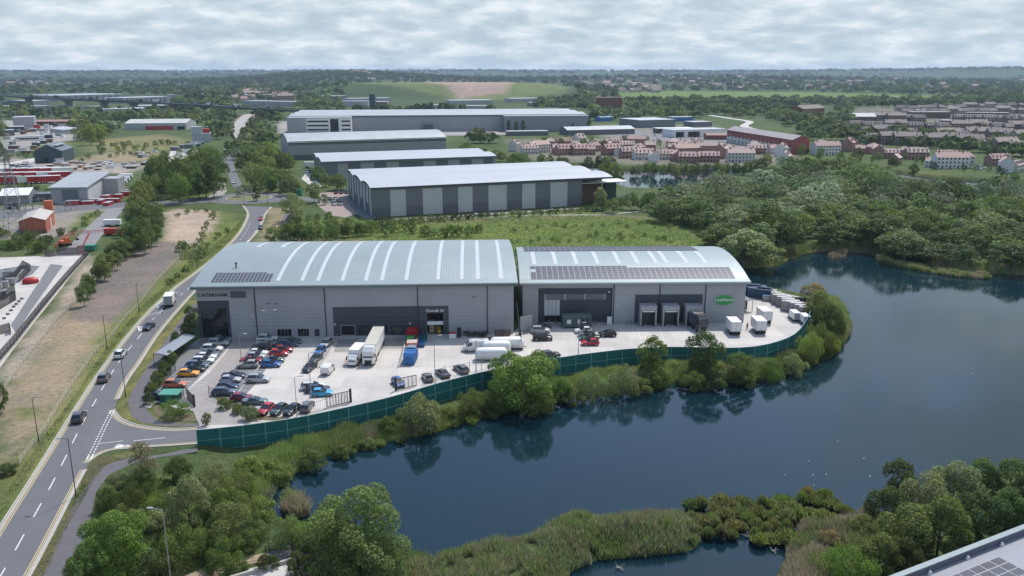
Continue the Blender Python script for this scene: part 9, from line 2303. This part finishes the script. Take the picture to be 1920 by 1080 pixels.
for px_, py_ in ((1878,1023),(1814,1048),(1743,1076)):
 x, y = onr(px_, py_); mb = MB(); mb.box(x-.25,x+.25,y-.12,y+.12,rt-.849,rt-.62); mb.box(x-.1,x+.1,y-.1,y+.1,rt-.62,rt-.45); mb.build('roof_anchor', m_white, fr.o)
# ---------------------------------------------------------------- bottom path and paved corner
sheet('gravel_path', [(330,1085),(400,1062),(450,1048),(500,1036),(520,1032),(525,1045),(470,1058),(420,1072),(380,1100)], M_('sandy_path', (.30,.24,.16), .95, 0, .15, .8), 'sandy path behind the low bottom wall', .04)
sheet('curved_path', [(500,1036),(525,1031),(548,1031),(575,1038),(592,1052),(590,1075),(600,1110),(575,1110),(566,1075),(556,1052),(525,1050)], m_path, 'tarmac path curving down through the railings', .045)
sheet('paved_corner', [(430,1085),(470,1066),(552,1052),(556,1062),(565,1110),(400,1120)], m_conc, 'pale concrete corner at the bottom edge', .05)
lowwall((425,1090), (552,1052), .5, .5, 'low pale kerb wall along the concrete corner', False, .3); lowwall((552,1052), (568,1115), .5, .5, 'low pale kerb wall beside the curved path', False, .3)
railing(pxpoly([(505,1034),(530,1029),(552,1029),(575,1036),(590,1048)]), 1.2, 'black curved railing above the tarmac path', sp=.35)
railing(pxpoly([(549,1048),(553,1060),(562,1085)]), 2.6, 'tall dark gate post fence beside the curved path', sp=.3)
railing(pxpoly([(400,1075),(440,1062),(480,1052),(520,1047),(548,1047)]), 1.9, 'thin dark wire fence along the sandy path', mat=m_blackish, sp=1.5, bar=.03)
for i, (x, y, r_, tn) in enumerate([(392,1066,11,'green'),(428,1066,9,'willow'),(458,1060,10,'green'),(495,1052,16,'dark'),(515,1052,12,'dark')]): plant('b2', x, y, r_, 1.0, tn, 'small shrub %s from the left before the low bottom wall' % ordn(i), 'bush', 'small shrubs before the bottom wall')
p = P(288,1075,0); t = empty('road_sign', p, -.2); tag(t, 'small square sign on a thin post among the bottom trees', 'sign'); mb = MB(); mb.tube((0,0,0),(0,0,3.4),.05,n=6); mb.build('post', m_metal, t); mb = MB(); mb.box(-.35,.35,-.06,-.03,2.9,3.4); mb.build('panel', m_roofG, t)
def snag(px, py, s_, lab, seed):
 r = random.Random(seed); p = P(px, py, WZ); t = empty('dead_branch', p, r.random()*6); tag(t, lab, 'dead branch'); mb = MB()
 for k in range(7):
  a = Vector((0,0,.1)); d = Vector((r.uniform(-1,1), r.uniform(-1,1), r.uniform(.1,.7))).normalized()
  for j in range(4): b = a+d*s_*.11; mb.tube(a, b,   .05*(1-j*.2), .05*(1-(j+1)*.2), n=5, cap=False); a = b; d = (d+Vector((r.uniform(-.4,.4), r.uniform(-.4,.4), r.uniform(-.3,.2)))).normalized()
 mb.build('branches', m_barkp, t)
snag(1205,1040,3.4,'bleached dead branches at the right edge of the reed bed',1); snag(1160,1065,2.4,'grey dead branches low in the reed bed',2); snag(1400,1008,2.2,'dead branch lying among the tussocks',3); snag(1450,1035,2.0,'dead sticks at the edge of the brown reed bed',4)
snag(527,886,3,'pale fallen log at the left inlet shore',5); snag(505,930,2.6,'pale fallen pole on the left corner shore',6)
p = P(1527,980,WZ); t = empty('plank', (p.x,p.y,WZ+.5), -.5); tag(t, 'pale plank lying across the reeds', 'plank'); mb = MB(); mb.box(-1.6,1.6,-.25,.25,0,.1); mb.build('board', m_wood, t); mb = MB(); mb.box(-1.5,-1.3,-.3,.3,-.5,0); mb.box(1.3,1.5,-.3,.3,-.5,0); mb.build('bearer', m_wood, t)
gl_ = []
for i, (x, y) in enumerate([(1472,891),(1517,865),(1524,891),(1526,910),(1549,890),(1571,828),(1620,860),(1631,894),(1764,700),(1823,701),(1540,488)]): gl_.append((x, y))
for i, (x, y) in enumerate(sorted(gl_)):
 p = P(x, y, WZ); t = empty('gull', (p.x,p.y,WZ), rnd.uniform(0,6)); t.scale = (.6,.6,.6); tag(t, 'tiny white bird floating on the lake, %s from the left' % ordn(i), 'bird', 'birds on the lake')
 mb = MB(); mb.loft([[(x_,r_*math.cos(a_),.08+r_*math.sin(a_)) for a_ in [2*PI*k/8 for k in range(8)]] for x_, r_ in ((-.28,.02),(-.18,.07),(0,.11),(.12,.09),(.18,.05),(.22,.05))]); mb.loft([[(x_+.2,r_*math.cos(a_),.2+r_*math.sin(a_)) for a_ in [2*PI*k/8 for k in range(8)]] for x_, r_ in ((-.05,.03),(0,.05),(.06,.045),(.12,.01))]); mb.build('body', m_white, t, smooth=True)
for k_, tr_ in PT.items(): discard(tr_)
print('objects', len(bpy.data.objects))
